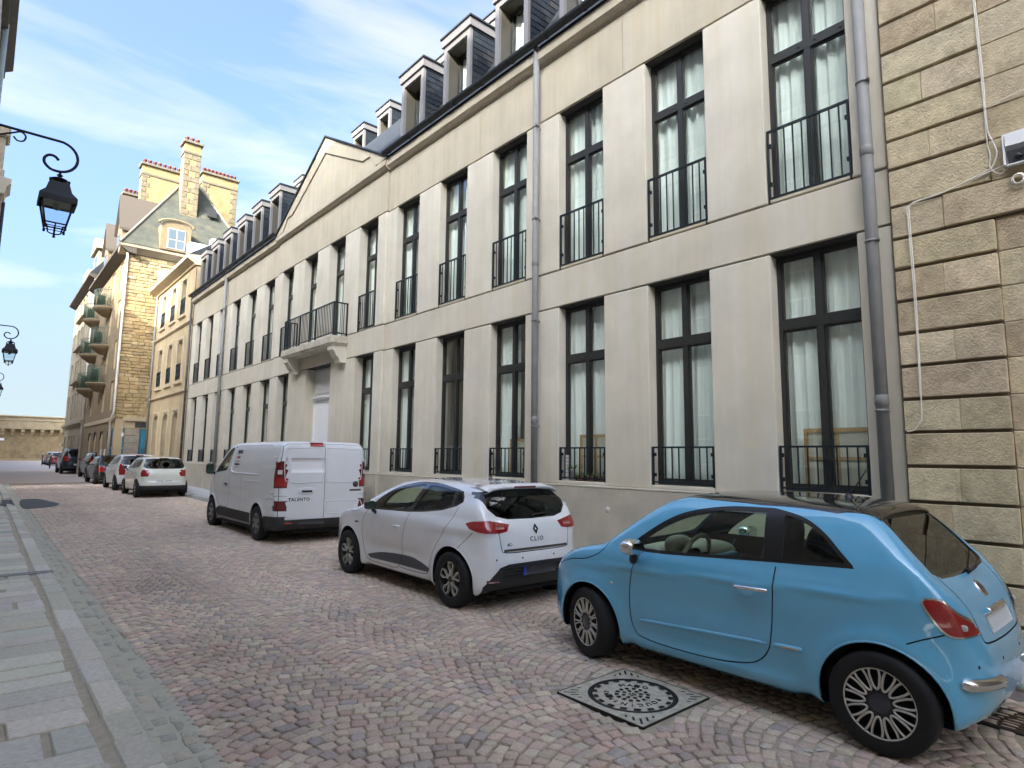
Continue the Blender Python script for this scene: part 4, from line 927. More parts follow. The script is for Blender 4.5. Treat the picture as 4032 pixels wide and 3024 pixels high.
b=MB(); b.box(PX+.1,PX+2.5,57,59.5,14.0,16.0); b.obj('roof_dormer',PALE,pa)
b=MB(); b.cyl((PX-.06,PY0+.1,.3),(PX-.06,PY0+.1,13.6),.07,8); b.obj('downpipe',mat('white_plastic',(.62,.58,.50),.6),pa)

# ------------------------------------------------------------------ town rampart closing the street
RAM=mat('rampart_granite',(.33,.245,.125),.95,col2=(.19,.14,.075),vscale=1.1,bump=.9,bscale=5,dist=.08,detail=9,dirt=.5,dirtcol=(.38,.29,.16),dscale=1.6)
rw=thing('rampart_wall','old stone town rampart with a row of corbels across the end of the street','wall')
WY=121.
b=MB(); b.box(-30,40,WY,WY+3,0,5.16); b.obj('wall',RAM,rw)
b=MB(); b.box(-30,40,WY-.75,WY+3,5.15,7.0); b.obj('parapet',mat('parapet_granite',(.40,.31,.18),.95,var=.3,vscale=1.4,bump=.6,bscale=6,dist=.05),rw)
b=MB(); b.cbox(-30,40,WY-.95,WY+3,7.0,7.22,.05); b.box(-30,40,WY-.85,WY-.74,6.45,6.6); b.obj('coping',mat('coping_granite',(.42,.34,.21),.9,var=.2,vscale=2),rw)
c=MB(); c.prism([(WY+.01,4.15),(WY-.3,4.35),(WY-.35,4.6),(WY-.65,4.75),(WY-.70,5.15),(WY+.01,5.15)],'x',-.22,.22); cm=c.mesh('corbel',mat('parapet_granite',(.40,.31,.18),.95))
for k in range(44): link('corbel',cm,rw,(-24+k*1.2,0,0))
b=MB(); b.box(-30,40,WY-.9,WY-.02,.2,.62); b.obj('foot',mat('parapet_granite',(.40,.31,.18),.95),rw)

b=MB(); b.box(.6,2.7,WY-.10,WY-.04,3.36,3.72); tag(b.obj('wall_sign',WHITE),'small plain white sign on the rampart at the left edge','sign')
# ------------------------------------------------------------------ houses on the left of the camera
LSTN=mat('left_bounce_granite',(.66,.60,.50),.9,var=.25,vscale=4,bump=.4,bscale=25,dist=.02)  # walls kept pale to bounce light into the street
lh=thing('left_house','grey stone house rising beside the camera, its eave and drainpipe in the top left corner','house')
ops=[]
for fz,h in ((.9,2.0),(4.1,2.1),(7.2,1.9)):
    for y in np.arange(-20,16.5,2.6): ops.append((y-.55,y+.55,fz,fz+h))
def mirror_wall(x,y0,y1,z0,z1,ops,par,m):
    ysv=sorted({y0,y1,*[o[0] for o in ops],*[o[1] for o in ops]}); zsv=sorted({z0,z1,*[o[2] for o in ops],*[o[3] for o in ops]}); b=MB()
    for ya,yb in zip(ysv[:-1],ysv[1:]):
        for za,zb in zip(zsv[:-1],zsv[1:]):
            if not any(o[0]<(ya+yb)/2<o[1] and o[2]<(za+zb)/2<o[3] for o in ops): b.add([(x,ya,za),(x,yb,za),(x,yb,zb),(x,ya,zb)],[(0,1,2,3)])
    for ya,yb,za,zb in ops:
        d=x-.2; b.add([(x,ya,za),(d,ya,za),(d,ya,zb),(x,ya,zb)],[(0,1,2,3)]); b.add([(x,yb,za),(d,yb,za),(d,yb,zb),(x,yb,zb)],[(3,2,1,0)]); b.add([(x,ya,zb),(d,ya,zb),(d,yb,zb),(x,yb,zb)],[(0,1,2,3)]); b.add([(x,ya,za),(d,ya,za),(d,yb,za),(x,yb,za)],[(3,2,1,0)])
    b.add([(x,y1,z0),(x-6,y1,z0),(x-6,y1,z1),(x,y1,z1)],[(0,1,2,3)]); b.add([(x,y0,z0),(x-6,y0,z0),(x-6,y0,z1),(x,y0,z1)],[(3,2,1,0)])
    b.box(x-.62,x-.58,y0+.02,y1-.02,z0,z1-.02)  # inner sheet added to stop sun leaking through the windows
    return b.obj('wall',m,par)
def left_window(par,x,ya,yb,za,zb):
    b=MB(); d=x-.2; b.box(d-.05,d,ya,ya+.06,za,zb); b.box(d-.05,d,yb-.06,yb,za,zb); b.box(d-.05,d,ya+.06,yb-.06,zb-.06,zb); b.box(d-.05,d,ya+.06,yb-.06,za,za+.06); b.box(d-.05,d+.01,(ya+yb)/2-.04,(ya+yb)/2+.04,za,zb)
    for k in (1,2): b.box(d-.05,d,ya,yb,za+(zb-za)*k/3-.02,za+(zb-za)*k/3+.02)
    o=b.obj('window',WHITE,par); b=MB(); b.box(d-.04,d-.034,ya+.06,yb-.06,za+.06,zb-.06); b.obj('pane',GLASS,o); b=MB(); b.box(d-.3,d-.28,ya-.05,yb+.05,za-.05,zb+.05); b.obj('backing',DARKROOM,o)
mirror_wall(LX,-24,17.3,0,10.4,ops,lh,LSTN)
for o in ops: left_window(lh,LX,*o)
EAVE=mat('eave_boards',(.13,.115,.09),.8,var=.2,vscale=8)
b=MB(); b.prism([(LX,10.3),(LX+.24,10.44),(LX+.24,10.62),(LX,10.66)],'y',-24,17.55); b.box(LX+.0,LX+.11,-24,17.50,10.18,10.32); b.obj('eave',EAVE,lh)
b=MB(); b.prism([(LX+.23,10.64),(LX-7.6,19.8),(LX-14,10.4)],'y',-24,17.4); b.obj('roof',ROOFM,lh)  # unseen ridge raised to keep sun off the street and long facade
b=MB(); b.cyl((LX+.075,15.35,0),(LX+.075,15.35,10.3),.05,10); b.obj('downpipe',mat('pale_green_pipe',(.42,.47,.42),.5),lh)
lb=thing('left_corner_house','narrow stone house with moulded cornice at the left edge behind the street lamp','house')
ops=[(y-.45,y+.45,fz,fz+1.8) for fz in (1,4,7) for y in (19,21.2,23.2)]
BXL=-.16; BWL=-.55
LCS=mat('left_corner_stone',(.46,.38,.25),.9,var=.25,vscale=4,bump=.4,bscale=25,dist=.02)
mirror_wall(BWL,17.6,24.55,0,9.7,ops,lb,LCS)
for o in ops: left_window(lb,BWL,*o)
b=MB(); b.cbox(BWL-.3,BXL+.02,23.9,24.6,0,9.55,.02); b.obj('corner_pilaster',LCS,lb)
b=MB(); b.prism([(BWL-.2,9.5),(BXL+.06,9.55),(BXL+.10,9.8),(BXL+.20,9.9),(BXL+.20,10.05),(BWL-.2,10.15)],'y',23.7,24.85); b.obj('cornice',mat('left_corner_trim',(.48,.42,.31),.85),lb)
b=MB(); b.cyl((BXL+.06,24.72,0),(BXL+.06,24.72,9.6),.05,8); b.obj('downpipe',mat('dark_pipe',(.06,.065,.07),.5),lb)
b=MB(); b.prism([(BWL,10.1),(BXL-7.8,19.8),(BXL-14,10)],'y',17.6,24.6); b.obj('roof',ROOFM,lb)  # ridge out of view, sized to shade the long building's far end
b=MB(); b.box(BWL-.6,BXL-.04,23.9,24.45,10.1,11.4); b.cbox(BWL-.7,BXL+.06,23.8,24.6,11.4,11.75,.05); b.cbox(BWL-.6,BXL+.01,23.85,24.5,10.1,10.35,.02); b.obj('attic_dormer',LCS,lb)
ll=thing('left_middle_house','stone house off the left edge carrying the second street lamp','house')
ops=[(y-.5,y+.5,fz,fz+1.7) for fz in (1,4.2,7.4) for y in (26.5,29,31.5)]
mirror_wall(LX,24.7,32.9,0,10.2,ops,ll,LSTN)
for o in ops: left_window(ll,LX,*o)
b=MB(); b.prism([(LX+.1,10.15),(LX-7.6,18.2),(LX-14,10.15)],'y',24.7,32.9); b.obj('roof',ROOFM,ll)  # unseen ridge set so only the cream house's top storey catches sun
lt=thing('left_tall_house','unseen stone house off the left edge carrying the third street lamp, made tall for shade','house')
ops=[(y-.5,y+.5,fz,fz+1.7) for fz in (1,4.2,7.4) for y in np.arange(37,58,3)]
mirror_wall(LX,35.2,60,0,10.5,ops,lt,LSTN)  # starts after a gap left to let sun onto the gable
for o in ops: left_window(lt,LX,*o)
b=MB(); b.prism([(LX+.2,10.45),(LX-7.0,19.5),(LX-13,10.4)],'y',35.2,60); b.obj('roof',ROOFM,lt)  # unseen roof sized to shade the granite house's street side

lf=thing('added_far_house','unseen long stone house added off the left edge to shade the rampart','house')  # added to keep the sun off most of the rampart
ops=[(y-.5,y+.5,fz,fz+1.7) for fz in (1,4.2,7.4) for y in np.arange(64,115,4)]
mirror_wall(LX,61.5,117.2,0,10.5,ops,lf,LSTN)
for o in ops: left_window(lf,LX,*o)
b=MB(); b.prism([(LX+.2,10.45),(LX-7.0,19.5),(LX-13,10.4)],'y',61.5,117.2); b.obj('roof',ROOFM,lf)

bh=thing('added_rear_house','unseen stone house added behind the camera to darken reflections in car glass','house')  # added out of view to block bright horizon in the reflections
b=MB(); b.box(-14,18,-34,-28,-.2,13); b.obj('wall',LSTN,bh); b=MB(); b.prism([(-28,13),(-31,16.5),(-34,13)],'x',-14,18); b.obj('roof',ROOFM,bh)
for k in range(7):
    for z_ in (1.2,4.6,8.2): b=MB(); b.box(-6+k*2.6,-4.9+k*2.6,-28.05,-27.9,z_,z_+2); b.obj('window',mat('dark_window',(.03,.035,.04),.1),bh)
b=MB(); b.box(SX+.045,SX+8,-28,-9.02,-.3,11.5); b.obj('side_wall',LSTN,rs)  # unseen wall run on behind the camera for darker reflections

# ------------------------------------------------------------------ wall-bracket street lamps
BLK=mat('black_lamp_iron',(.010,.011,.011),.45,metal=.3)
LGL=glassmat('lamp_glass',(.90,.94,.95),1.0,.02,1.4)
def lamp(x,y,z,xw,label):
    """x,y,z: bottom ball of the lantern; xw: wall plane"""
    o=thing('street_lamp',label,'street lamp',(x,y,z),'wall lamps along the left side of the street')
    b=MB(); top=1.38; sc=[]
    path=[(xw-x,0,top+.17),(-.38,0,top+.17)]
    arc=[(.0+.245*math.cos(t)-.04,0,top-.075+.245*math.sin(t)) for t in np.linspace(math.radians(88),math.radians(-95),16)]
    c2=[(-.06+.15*math.cos(t),0,top-.17+.15*math.sin(t)) for t in np.linspace(math.radians(265),math.radians(85),12)]
    c3=[(-.06+.06+.02,0,top-.03),(.03,0,top-.06),(.055,0,top-.10)]
    pth=[(xw-x,0,top+.172),(-.6,0,top+.171),(-.3,0,top+.17)]+arc+[(-.13,0,top-.305),(-.20,0,top-.24),(-.215,0,top-.17),(-.19,0,top-.115),(-.14,0,top-.085),(-.08,0,top-.095),(-.035,0,top-.14)]
    b.tube(smoothpath(pth,3),.021,8); arm=b.obj('bracket_arm',BLK,o)
    b=MB(); pth=[(xw-x,0,top-.10),(-.62,0,top+.10),(-.52,0,top+.15),(-.46,0,top+.10),(-.48,0,top+.02),(-.55,0,top+.0),(-.60,0,top+.05)]
    b.tube(smoothpath(pth,5),.013,6); b.obj('scroll',BLK,o)
    b=MB(); b.cyl((0,0,top-.34),(0,0,.92),.018,8); b.lathe([(.02,1.02),(.045,1.0),(.02,.98)],n=12); b.lathe([(.02,.99),(.03,.97),(.115,.93),(.12,.915),(.05,.89),(.06,.86),(.07,.84)],n=16); b.obj('finial',BLK,o)
    def ring(hw,zz): return [(-hw,-hw,zz),(hw,-hw,zz),(hw,hw,zz),(-hw,hw,zz)]
    b=MB(); rr=[ring(.125,.855),(ring(.165,.70)),(ring(.235,.61)),(ring(.24,.595)),(ring(.24,.515)),(ring(.225,.515)),(ring(.215,.58))]
    V=[v for q in rr for v in q]; F=[(0,1,2,3)]
    for i in range(len(rr)-1): F+=[(4*i+k,4*i+(k+1)%4,4*i+4+(k+1)%4,4*i+4+k) for k in range(4)]
    b.add(V,F); 
    for sx in (-1,1):
        for sy in (-1,1): b.cyl((sx*.12,sy*.12,.85),(sx*.12,sy*.12,.895),.014,6)
    b.obj('cap',BLK,o)
    b=MB()
    for sx in (-1,1):
        for sy in (-1,1): b.cyl((sx*.20,sy*.20,.53),(sx*.125,sy*.125,.14),.014,6); b.cyl((sx*.125,sy*.125,.14),(sx*.125,sy*.125,.10),.018,6)
    for zz,hw in ((.19,.135),(.145,.127)):
        q=ring(hw,zz); 
        for k in range(4): b.cyl(q[k],q[(k+1)%4],.012 if zz>.16 else .007,6)
    for sx,sy in ((1,0),(-1,0),(0,1),(0,-1)): b.tube(smoothpath([(sx*.13,sy*.13,.18),(sx*.105,sy*.105,.19),(sx*.09,sy*.09,.12),(sx*.075,sy*.075,.065),(0,0,.045)],4),.011,6)
    b.lathe([(0,.05),(.02,.04),(.012,.025),(.022,.012),(.022,-.002),(0,-.015)],n=10); b.obj('lantern_frame',BLK,o)
    for k in range(4):
        b=MB(); q0=ring(.195,.525); q1=ring(.133,.195); a=[q1[k],q1[(k+1)%4],q0[(k+1)%4],q0[k]]; n_=(Vector(a[1])-Vector(a[0])).cross(Vector(a[3])-Vector(a[0])).normalized()*.003
        b.add([tuple(Vector(v)+n_) for v in a]+[tuple(Vector(v)-n_) for v in a],[(0,1,2,3),(7,6,5,4),(0,4,5,1),(1,5,6,2),(2,6,7,3),(3,7,4,0)]); b.obj('pane',LGL,o)
    b=MB(); b.box(-.17,.17,-.17,.17,.535,.56); b.lathe([(.05,.53),(.05,.47),(.03,.44),(0,.43)],n=12); b.obj('lamp_head',mat('lamp_reflector',(.16,.15,.10),.4),o)
    return o
lamp(.585,11.55,5.02,LX,'nearest black wall lantern on a scrolled bracket, dark against the sky')
lamp(.56,30.5,5.02,LX,'small second wall lantern further down the street, below the nearest one')
lamp(.56,49.4,5.02,LX,'tiny third wall lantern furthest down the street at the left edge')
# ------------------------------------------------------------------ car bodies: three outlines intersected into one smooth skin
def poly_sdf(px,py,poly):
    P=np.asarray(poly,float); A=P; B=np.roll(P,-1,0); sh=px.shape; px=px.ravel(); py=py.ravel()
    d=np.full(px.shape,1e9); s=np.ones(px.shape)
    for (ax,ay),(bx,by) in zip(A,B):
        ex,ey=bx-ax,by-ay; wx,wy_=px-ax,py-ay; t=np.clip((wx*ex+wy_*ey)/(ex*ex+ey*ey+1e-12),0,1)
        d=np.minimum(d,(wx-ex*t)**2+(wy_-ey*t)**2)
        c1=py>=ay; c2=py<by; c3=ex*wy_>ey*wx
        f=(c1&c2&c3)|(~c1&~c2&~c3); s=np.where(f,-s,s)
    return (s*np.sqrt(d)).reshape(sh)
def smax(a,b,k):
    h=np.maximum(k-np.abs(a-b),0)/k; return np.maximum(a,b)+h*h*k*.25
class Field:
    """signed distance to an outline, tabulated and read back with cubic interpolation"""
    def __init__(s,poly,h=.02,pad=.5):
        P=np.asarray(poly); s.lo=P.min(0)-pad; n=np.ceil((P.max(0)+pad-s.lo)/h).astype(int)+4; s.h=h; s.n=n
        gx=s.lo[0]+h*np.arange(n[0]); gy=s.lo[1]+h*np.arange(n[1]); X,Y=np.meshgrid(gx,gy,indexing='ij'); s.T=poly_sdf(X,Y,poly)
    def __call__(s,x,y):
        u=np.clip((x-s.lo[0])/s.h,1,s.n[0]-3.001); v=np.clip((y-s.lo[1])/s.h,1,s.n[1]-3.001); i=u.astype(int); j=v.astype(int); fu=u-i; fv=v-j
        def wt(t): t2=t*t; t3=t2*t; return (-.5*t+t2-.5*t3, 1-2.5*t2+1.5*t3, .5*t+2*t2-1.5*t3, -.5*t2+.5*t3)
        wu=wt(fu); wv=wt(fv); out=0; T=s.T.ravel(); w_=s.n[1]; base=(i-1)*w_+(j-1)
        for a in range(4):
            r=0
            for b in range(4): r=r+wv[b]*T[base+a*w_+b]
            out=out+wu[a]*r
        return out
class Shell:
    def __init__(s,side,plan,front,k=(.10,.10),bulge=None,pinch=None):
        s.side=smoothpath(side,4,True); h=smoothpath(plan,5); s.plan=[(x,y) for x,y in h]+[(-x,y) for x,y in h[::-1][1:-1]]
        f=smoothpath(front,5); s.front=[(x,z) for x,z in f]+[(-x,z) for x,z in f[::-1][1:-1]]
        s.k=k; s.bulge=bulge; s.pinch=pinch; s.fs=Field(s.side); s.fp=Field(s.plan); s.ff=Field(s.front)
    def d(s,x,y,z):
        xe=x if s.pinch is None else x*(1+s.pinch(y,z))
        d=smax(s.fs(y,z),s.ff(xe,z),s.k[0]); d=smax(d,s.fp(x,y),s.k[1])
        if s.bulge is not None: d=d-s.bulge(x,y,z)
        return d
    def solve(s,o,dr,tmax=2.6,it=20):
        lo=np.zeros(o.shape[:-1]); hi=np.full(o.shape[:-1],tmax)
        for _ in range(it):
            m=(lo+hi)/2; p=o+dr*m[...,None]; ins=s.d(p[...,0],p[...,1],p[...,2])<0
            lo=np.where(ins,m,lo); hi=np.where(ins,hi,m)
        return o+dr*((lo+hi)/2)[...,None]
    def normal(s,p,e=.004):
        g=[]
        for k in range(3):
            q=np.zeros(3); q[k]=e; a=p+q; b=p-q; g.append(s.d(a[...,0],a[...,1],a[...,2])-s.d(b[...,0],b[...,1],b[...,2]))
        g=np.stack(g,-1); return g/np.maximum(np.linalg.norm(g,axis=-1,keepdims=True),1e-9)
    def at_side(s,y,z,sgn=-1):
        p=s.solve(np.array([[0.,y,z]]),np.array([[float(sgn),0,0]]),1.15,13)[0]; return p
    def at_rear(s,x,z,y0=1.2):
        return s.solve(np.array([[x,y0,z]]),np.array([[0.,-1.,0]]))[0]
    def at_top(s,x,y,z0=.6): return s.solve(np.array([[x,y,z0]]),np.array([[0.,0,1.]]))[0]
    def skin(s,y0,y1,zc,nb,nc,nphi):
        O=[];D=[]
        ph=np.linspace(0,2*math.pi,nphi,endpoint=False)
        cols=[(y0,-t) for t in np.linspace(math.pi/2,0,nc,endpoint=False)]+[(y,0) for y in np.linspace(y0,y1,nb)]+[(y1,t) for t in np.linspace(0,math.pi/2,nc+1)[1:]]
        for yc,t in cols:
            for p in ph: O.append((0,yc,zc)); D.append((math.cos(t)*math.cos(p),math.sin(t),math.cos(t)*math.sin(p)))
        O=np.array(O,float); D=np.array(D); P=s.solve(O,D); Nn=s.normal(P)
        nC=len(cols); F=[]
        for c in range(nC-1):
            for i in range(nphi):
                j=(i+1)%nphi; F.append([c*nphi+i,c*nphi+j,(c+1)*nphi+j,(c+1)*nphi+i])
        return Skin(s,P,Nn,F)
def in_poly(x,y,poly):
    c=False; n=len(poly); j=n-1
    for i in range(n):
        xi,yi=poly[i]; xj,yj=poly[j]
        if (yi>y)!=(yj>y) and x<(xj-xi)*(y-yi)/(yj-yi)+xi: c=not c
        j=i
    return c
def shrink(poly,dist):
    """offset a closed outline inwards"""
    P=np.array(poly,float); n=len(P); A=.5*sum(P[i][0]*P[(i+1)%n][1]-P[(i+1)%n][0]*P[i][1] for i in range(n)); sg=1 if A>0 else -1; out=[]
    for i in range(n):
        e0=P[i]-P[i-1]; e1=P[(i+1)%n]-P[i]; n0=np.array([-e0[1],e0[0]])/max(1e-9,np.hypot(*e0)); n1=np.array([-e1[1],e1[0]])/max(1e-9,np.hypot(*e1)); m=n0+n1; m/=max(.35,m@m/2*1.0)**1 if False else 1
        l=m@m; m=m*(2/max(l,.7)); out.append(tuple(P[i]+sg*dist*m*.5*1.0))
    return out
class Skin:
    rear_y=.75
    AX={'side':(1,2),'rear':(0,2),'front':(0,2),'top':(0,1)}
    def __init__(s,shell,P,Nn,F):
        s.sh=shell; s.P=[p for p in P]; s.N=[n for n in Nn]; s.F=F; s.L=['body']*len(F); Fa=np.array(F); Q=P[Fa]
        s.cap=len(F)*2; s.B=np.zeros((s.cap,6)); s.C=np.zeros((s.cap,6)); n=len(F)
        s.B[:n,:3]=Q.min(1); s.B[:n,3:]=Q.max(1); s.C[:n,:3]=Q.mean(1); s.C[:n,3:]=Nn[Fa].mean(1)
    def put(s,k,pc,l):
        if k is None:
            k=len(s.F); s.F.append(pc); s.L.append(l)
            if k>=s.cap: s.cap*=2; s.B=np.resize(s.B,(s.cap,6)); s.C=np.resize(s.C,(s.cap,6))
        else: s.F[k]=pc; s.L[k]=l
        q=np.array([s.P[i] for i in pc]); s.B[k,:3]=q.min(0); s.B[k,3:]=q.max(0); s.C[k,:3]=q.mean(0); s.C[k,3:]=np.mean([s.N[i] for i in pc],0)
    def cut(s,name,poly,view='side',side=0,only=None,pred=None):
        """cut the outline through the skin seen from a view and label what lies inside"""
        ia,ib=s.AX[view]; poly=[tuple(p) for p in poly]; x0=min(p[0] for p in poly); x1=max(p[0] for p in poly); y0=min(p[1] for p in poly); y1=max(p[1] for p in poly)
        n=len(s.F); B=s.B[:n]; C=s.C[:n]
        ok=(B[:,3+ia]>=x0)&(B[:,ia]<=x1)&(B[:,3+ib]>=y0)&(B[:,ib]<=y1)
        if view=='side': ok&=np.abs(C[:,3])>.12; ok&=(C[:,0]*side>0) if side else True
        elif view=='rear': ok&=(C[:,4]<-.05)&(C[:,1]<s.rear_y)
        elif view=='front': ok&=C[:,4]>.05
        else: ok&=C[:,5]>.25
        segs=[(poly[i],poly[(i+1)%len(poly)]) for i in range(len(poly))]
        for fi in np.nonzero(ok)[0]:
            l=s.L[fi]
            if l is None or (only and l not in only) or (pred and not pred(C[fi,:3],C[fi,3:])): continue
            f=s.F[fi]; pieces=[f]; fu0,fv0,fu1,fv1=s.B[fi,ia],s.B[fi,ib],s.B[fi,3+ia],s.B[fi,3+ib]
            for (ax,ay),(bx,by) in segs:
                if max(ax,bx)<fu0-1e-6 or min(ax,bx)>fu1+1e-6 or max(ay,by)<fv0-1e-6 or min(ay,by)>fv1+1e-6: continue
                nx,ny=-(by-ay),(bx-ax); out=[]
                for pc in pieces:
                    ds=[(s.P[i][ia]-ax)*nx+(s.P[i][ib]-ay)*ny for i in pc]
                    eps=1e-7
                    if max(ds)<eps or min(ds)>-eps: out.append(pc); continue
                    A=[];Bq=[]
                    for k in range(len(pc)):
                        i,j=pc[k],pc[(k+1)%len(pc)]; di,dj=ds[k],ds[(k+1)%len(pc)]
                        if di>=-eps: A.append(i)
                        if di<=eps: Bq.append(i)
                        if (di>eps and dj<-eps) or (di<-eps and dj>eps):
                            t=di/(di-dj); s.P.append(s.P[i]+(s.P[j]-s.P[i])*t); m=s.N[i]+(s.N[j]-s.N[i])*t; s.N.append(m/np.linalg.norm(m)); A.append(len(s.P)-1); Bq.append(len(s.P)-1)
                    for X in (A,Bq):
                        if len(X)>=3: out.append(X)
                pieces=out
            first=True
            for pc in pieces:
                cu=sum(s.P[i][ia] for i in pc)/len(pc); cv=sum(s.P[i][ib] for i in pc)/len(pc); nl=name if in_poly(cu,cv,poly) else l
                if len(pieces)==1: s.L[fi]=nl
                else: s.put(fi if first else None,pc,nl)
                first=False
    def seam(s,path,w,view='side',side=0,only=None,closed=False,name=None):
        """open a narrow gap along a path (panel joints)"""
        P=[np.array(p,float) for p in path]; n=len(P); offs=[]
        for i in range(n):
            a=P[i-1] if (i>0 or closed) else P[i]; b=P[(i+1)%n] if (i<n-1 or closed) else P[i]
            t=b-a; t/=max(1e-9,np.hypot(*t)); offs.append(np.array([-t[1],t[0]])*w/2)
        for i in range(n if closed else n-1):
            j=(i+1)%n; s.cut(name,[tuple(P[i]+offs[i]),tuple(P[j]+offs[j]),tuple(P[j]-offs[j]),tuple(P[i]-offs[i])],view,side,only)
    def drop(s,name): s.L=[None if l==name else l for l in s.L]
    def part(s,label,objname,material,parent,inset=0.,side=0,flip=False):
        idx={}; V=[];Nv=[];F=[]
        for f,l in zip(s.F,s.L):
            if l!=label: continue
            if side and sum(s.P[i][0] for i in f)*side<=0: continue
            g=[]
            for i in f:
                if i not in idx: idx[i]=len(V); V.append(tuple(s.P[i]-s.N[i]*inset)); Nv.append(s.N[i])
                g.append(idx[i])
            F.append(tuple(g[::-1] if flip else g))
        if not F: return None
        me=bpy.data.meshes.new(objname); me.from_pydata(V,[],F); me.materials.append(material)
        # keep winding outward
        me.polygons.foreach_set('use_smooth',[True]*len(me.polygons)); me.update()
        nn=np.array(Nv)*(-1 if flip else 1)
        pn=np.zeros(len(me.polygons)*3); me.polygons.foreach_get('normal',pn); pn=pn.reshape(-1,3)
        fl=[k for k,p in enumerate(me.polygons) if (pn[k]@nn[list(p.vertices)].mean(0))<0]
        if fl:
            bmm=bmesh.new(); bmm.from_mesh(me); bmm.faces.ensure_lookup_table(); bmesh.ops.reverse_faces(bmm,faces=[bmm.faces[k] for k in fl]); bmm.to_mesh(me); bmm.free(); me.polygons.foreach_set('use_smooth',[True]*len(me.polygons))
        me.normals_split_custom_set_from_vertices([tuple(q) for q in nn])
        return link(objname,me,parent)
def paint(name,col,rough=.28,flake=0.,coat=1.0,dirt=0.):
    m=mat(name,col,rough,metal=flake,spec=.5,coat=coat,var=.0001 if not dirt else .06,vscale=4)
    return m
TYRE=mat('tyre_rubber',(.010,.010,.010),.8,var=.3,vscale=40,bump=.2,bscale=120,dist=.003)
BLKP=mat('black_trim',(.012,.012,.013),.35); BLKG=mat('gloss_black',(.006,.006,.007),.08,coat=.6); BLKM=mat('matt_black_plastic',(.028,.028,.028),.7)
CHROME=mat('chrome',(.75,.75,.74),.12,metal=1.); SILV=mat('silver_alloy',(.56,.54,.48),.35,metal=.45); SILV2=mat('dark_alloy',(.045,.045,.045),.45,metal=.5)
LINER=mat('cabin_lining',(.035,.035,.036),.85); SEAT=mat('dark_seat_fabric',(.03,.03,.033),.9); IVORY=mat('ivory_plastic',(.55,.52,.42),.5)
AGL=glassmat('car_glass',(.74,.86,.76),1.0,0,1.6); AGLD=glassmat('tinted_car_glass',(.12,.155,.135),1.0,0,1.6)
REDL=mat('red_lens',(.30,.008,.010),.12,coat=.8); REDD=mat('dark_red_lens',(.11,.004,.006),.12,coat=.8); CLRL=mat('clear_lens',(.62,.60,.58),.12,coat=.8); UND=mat('underbody',(.012,.012,.012),.9)
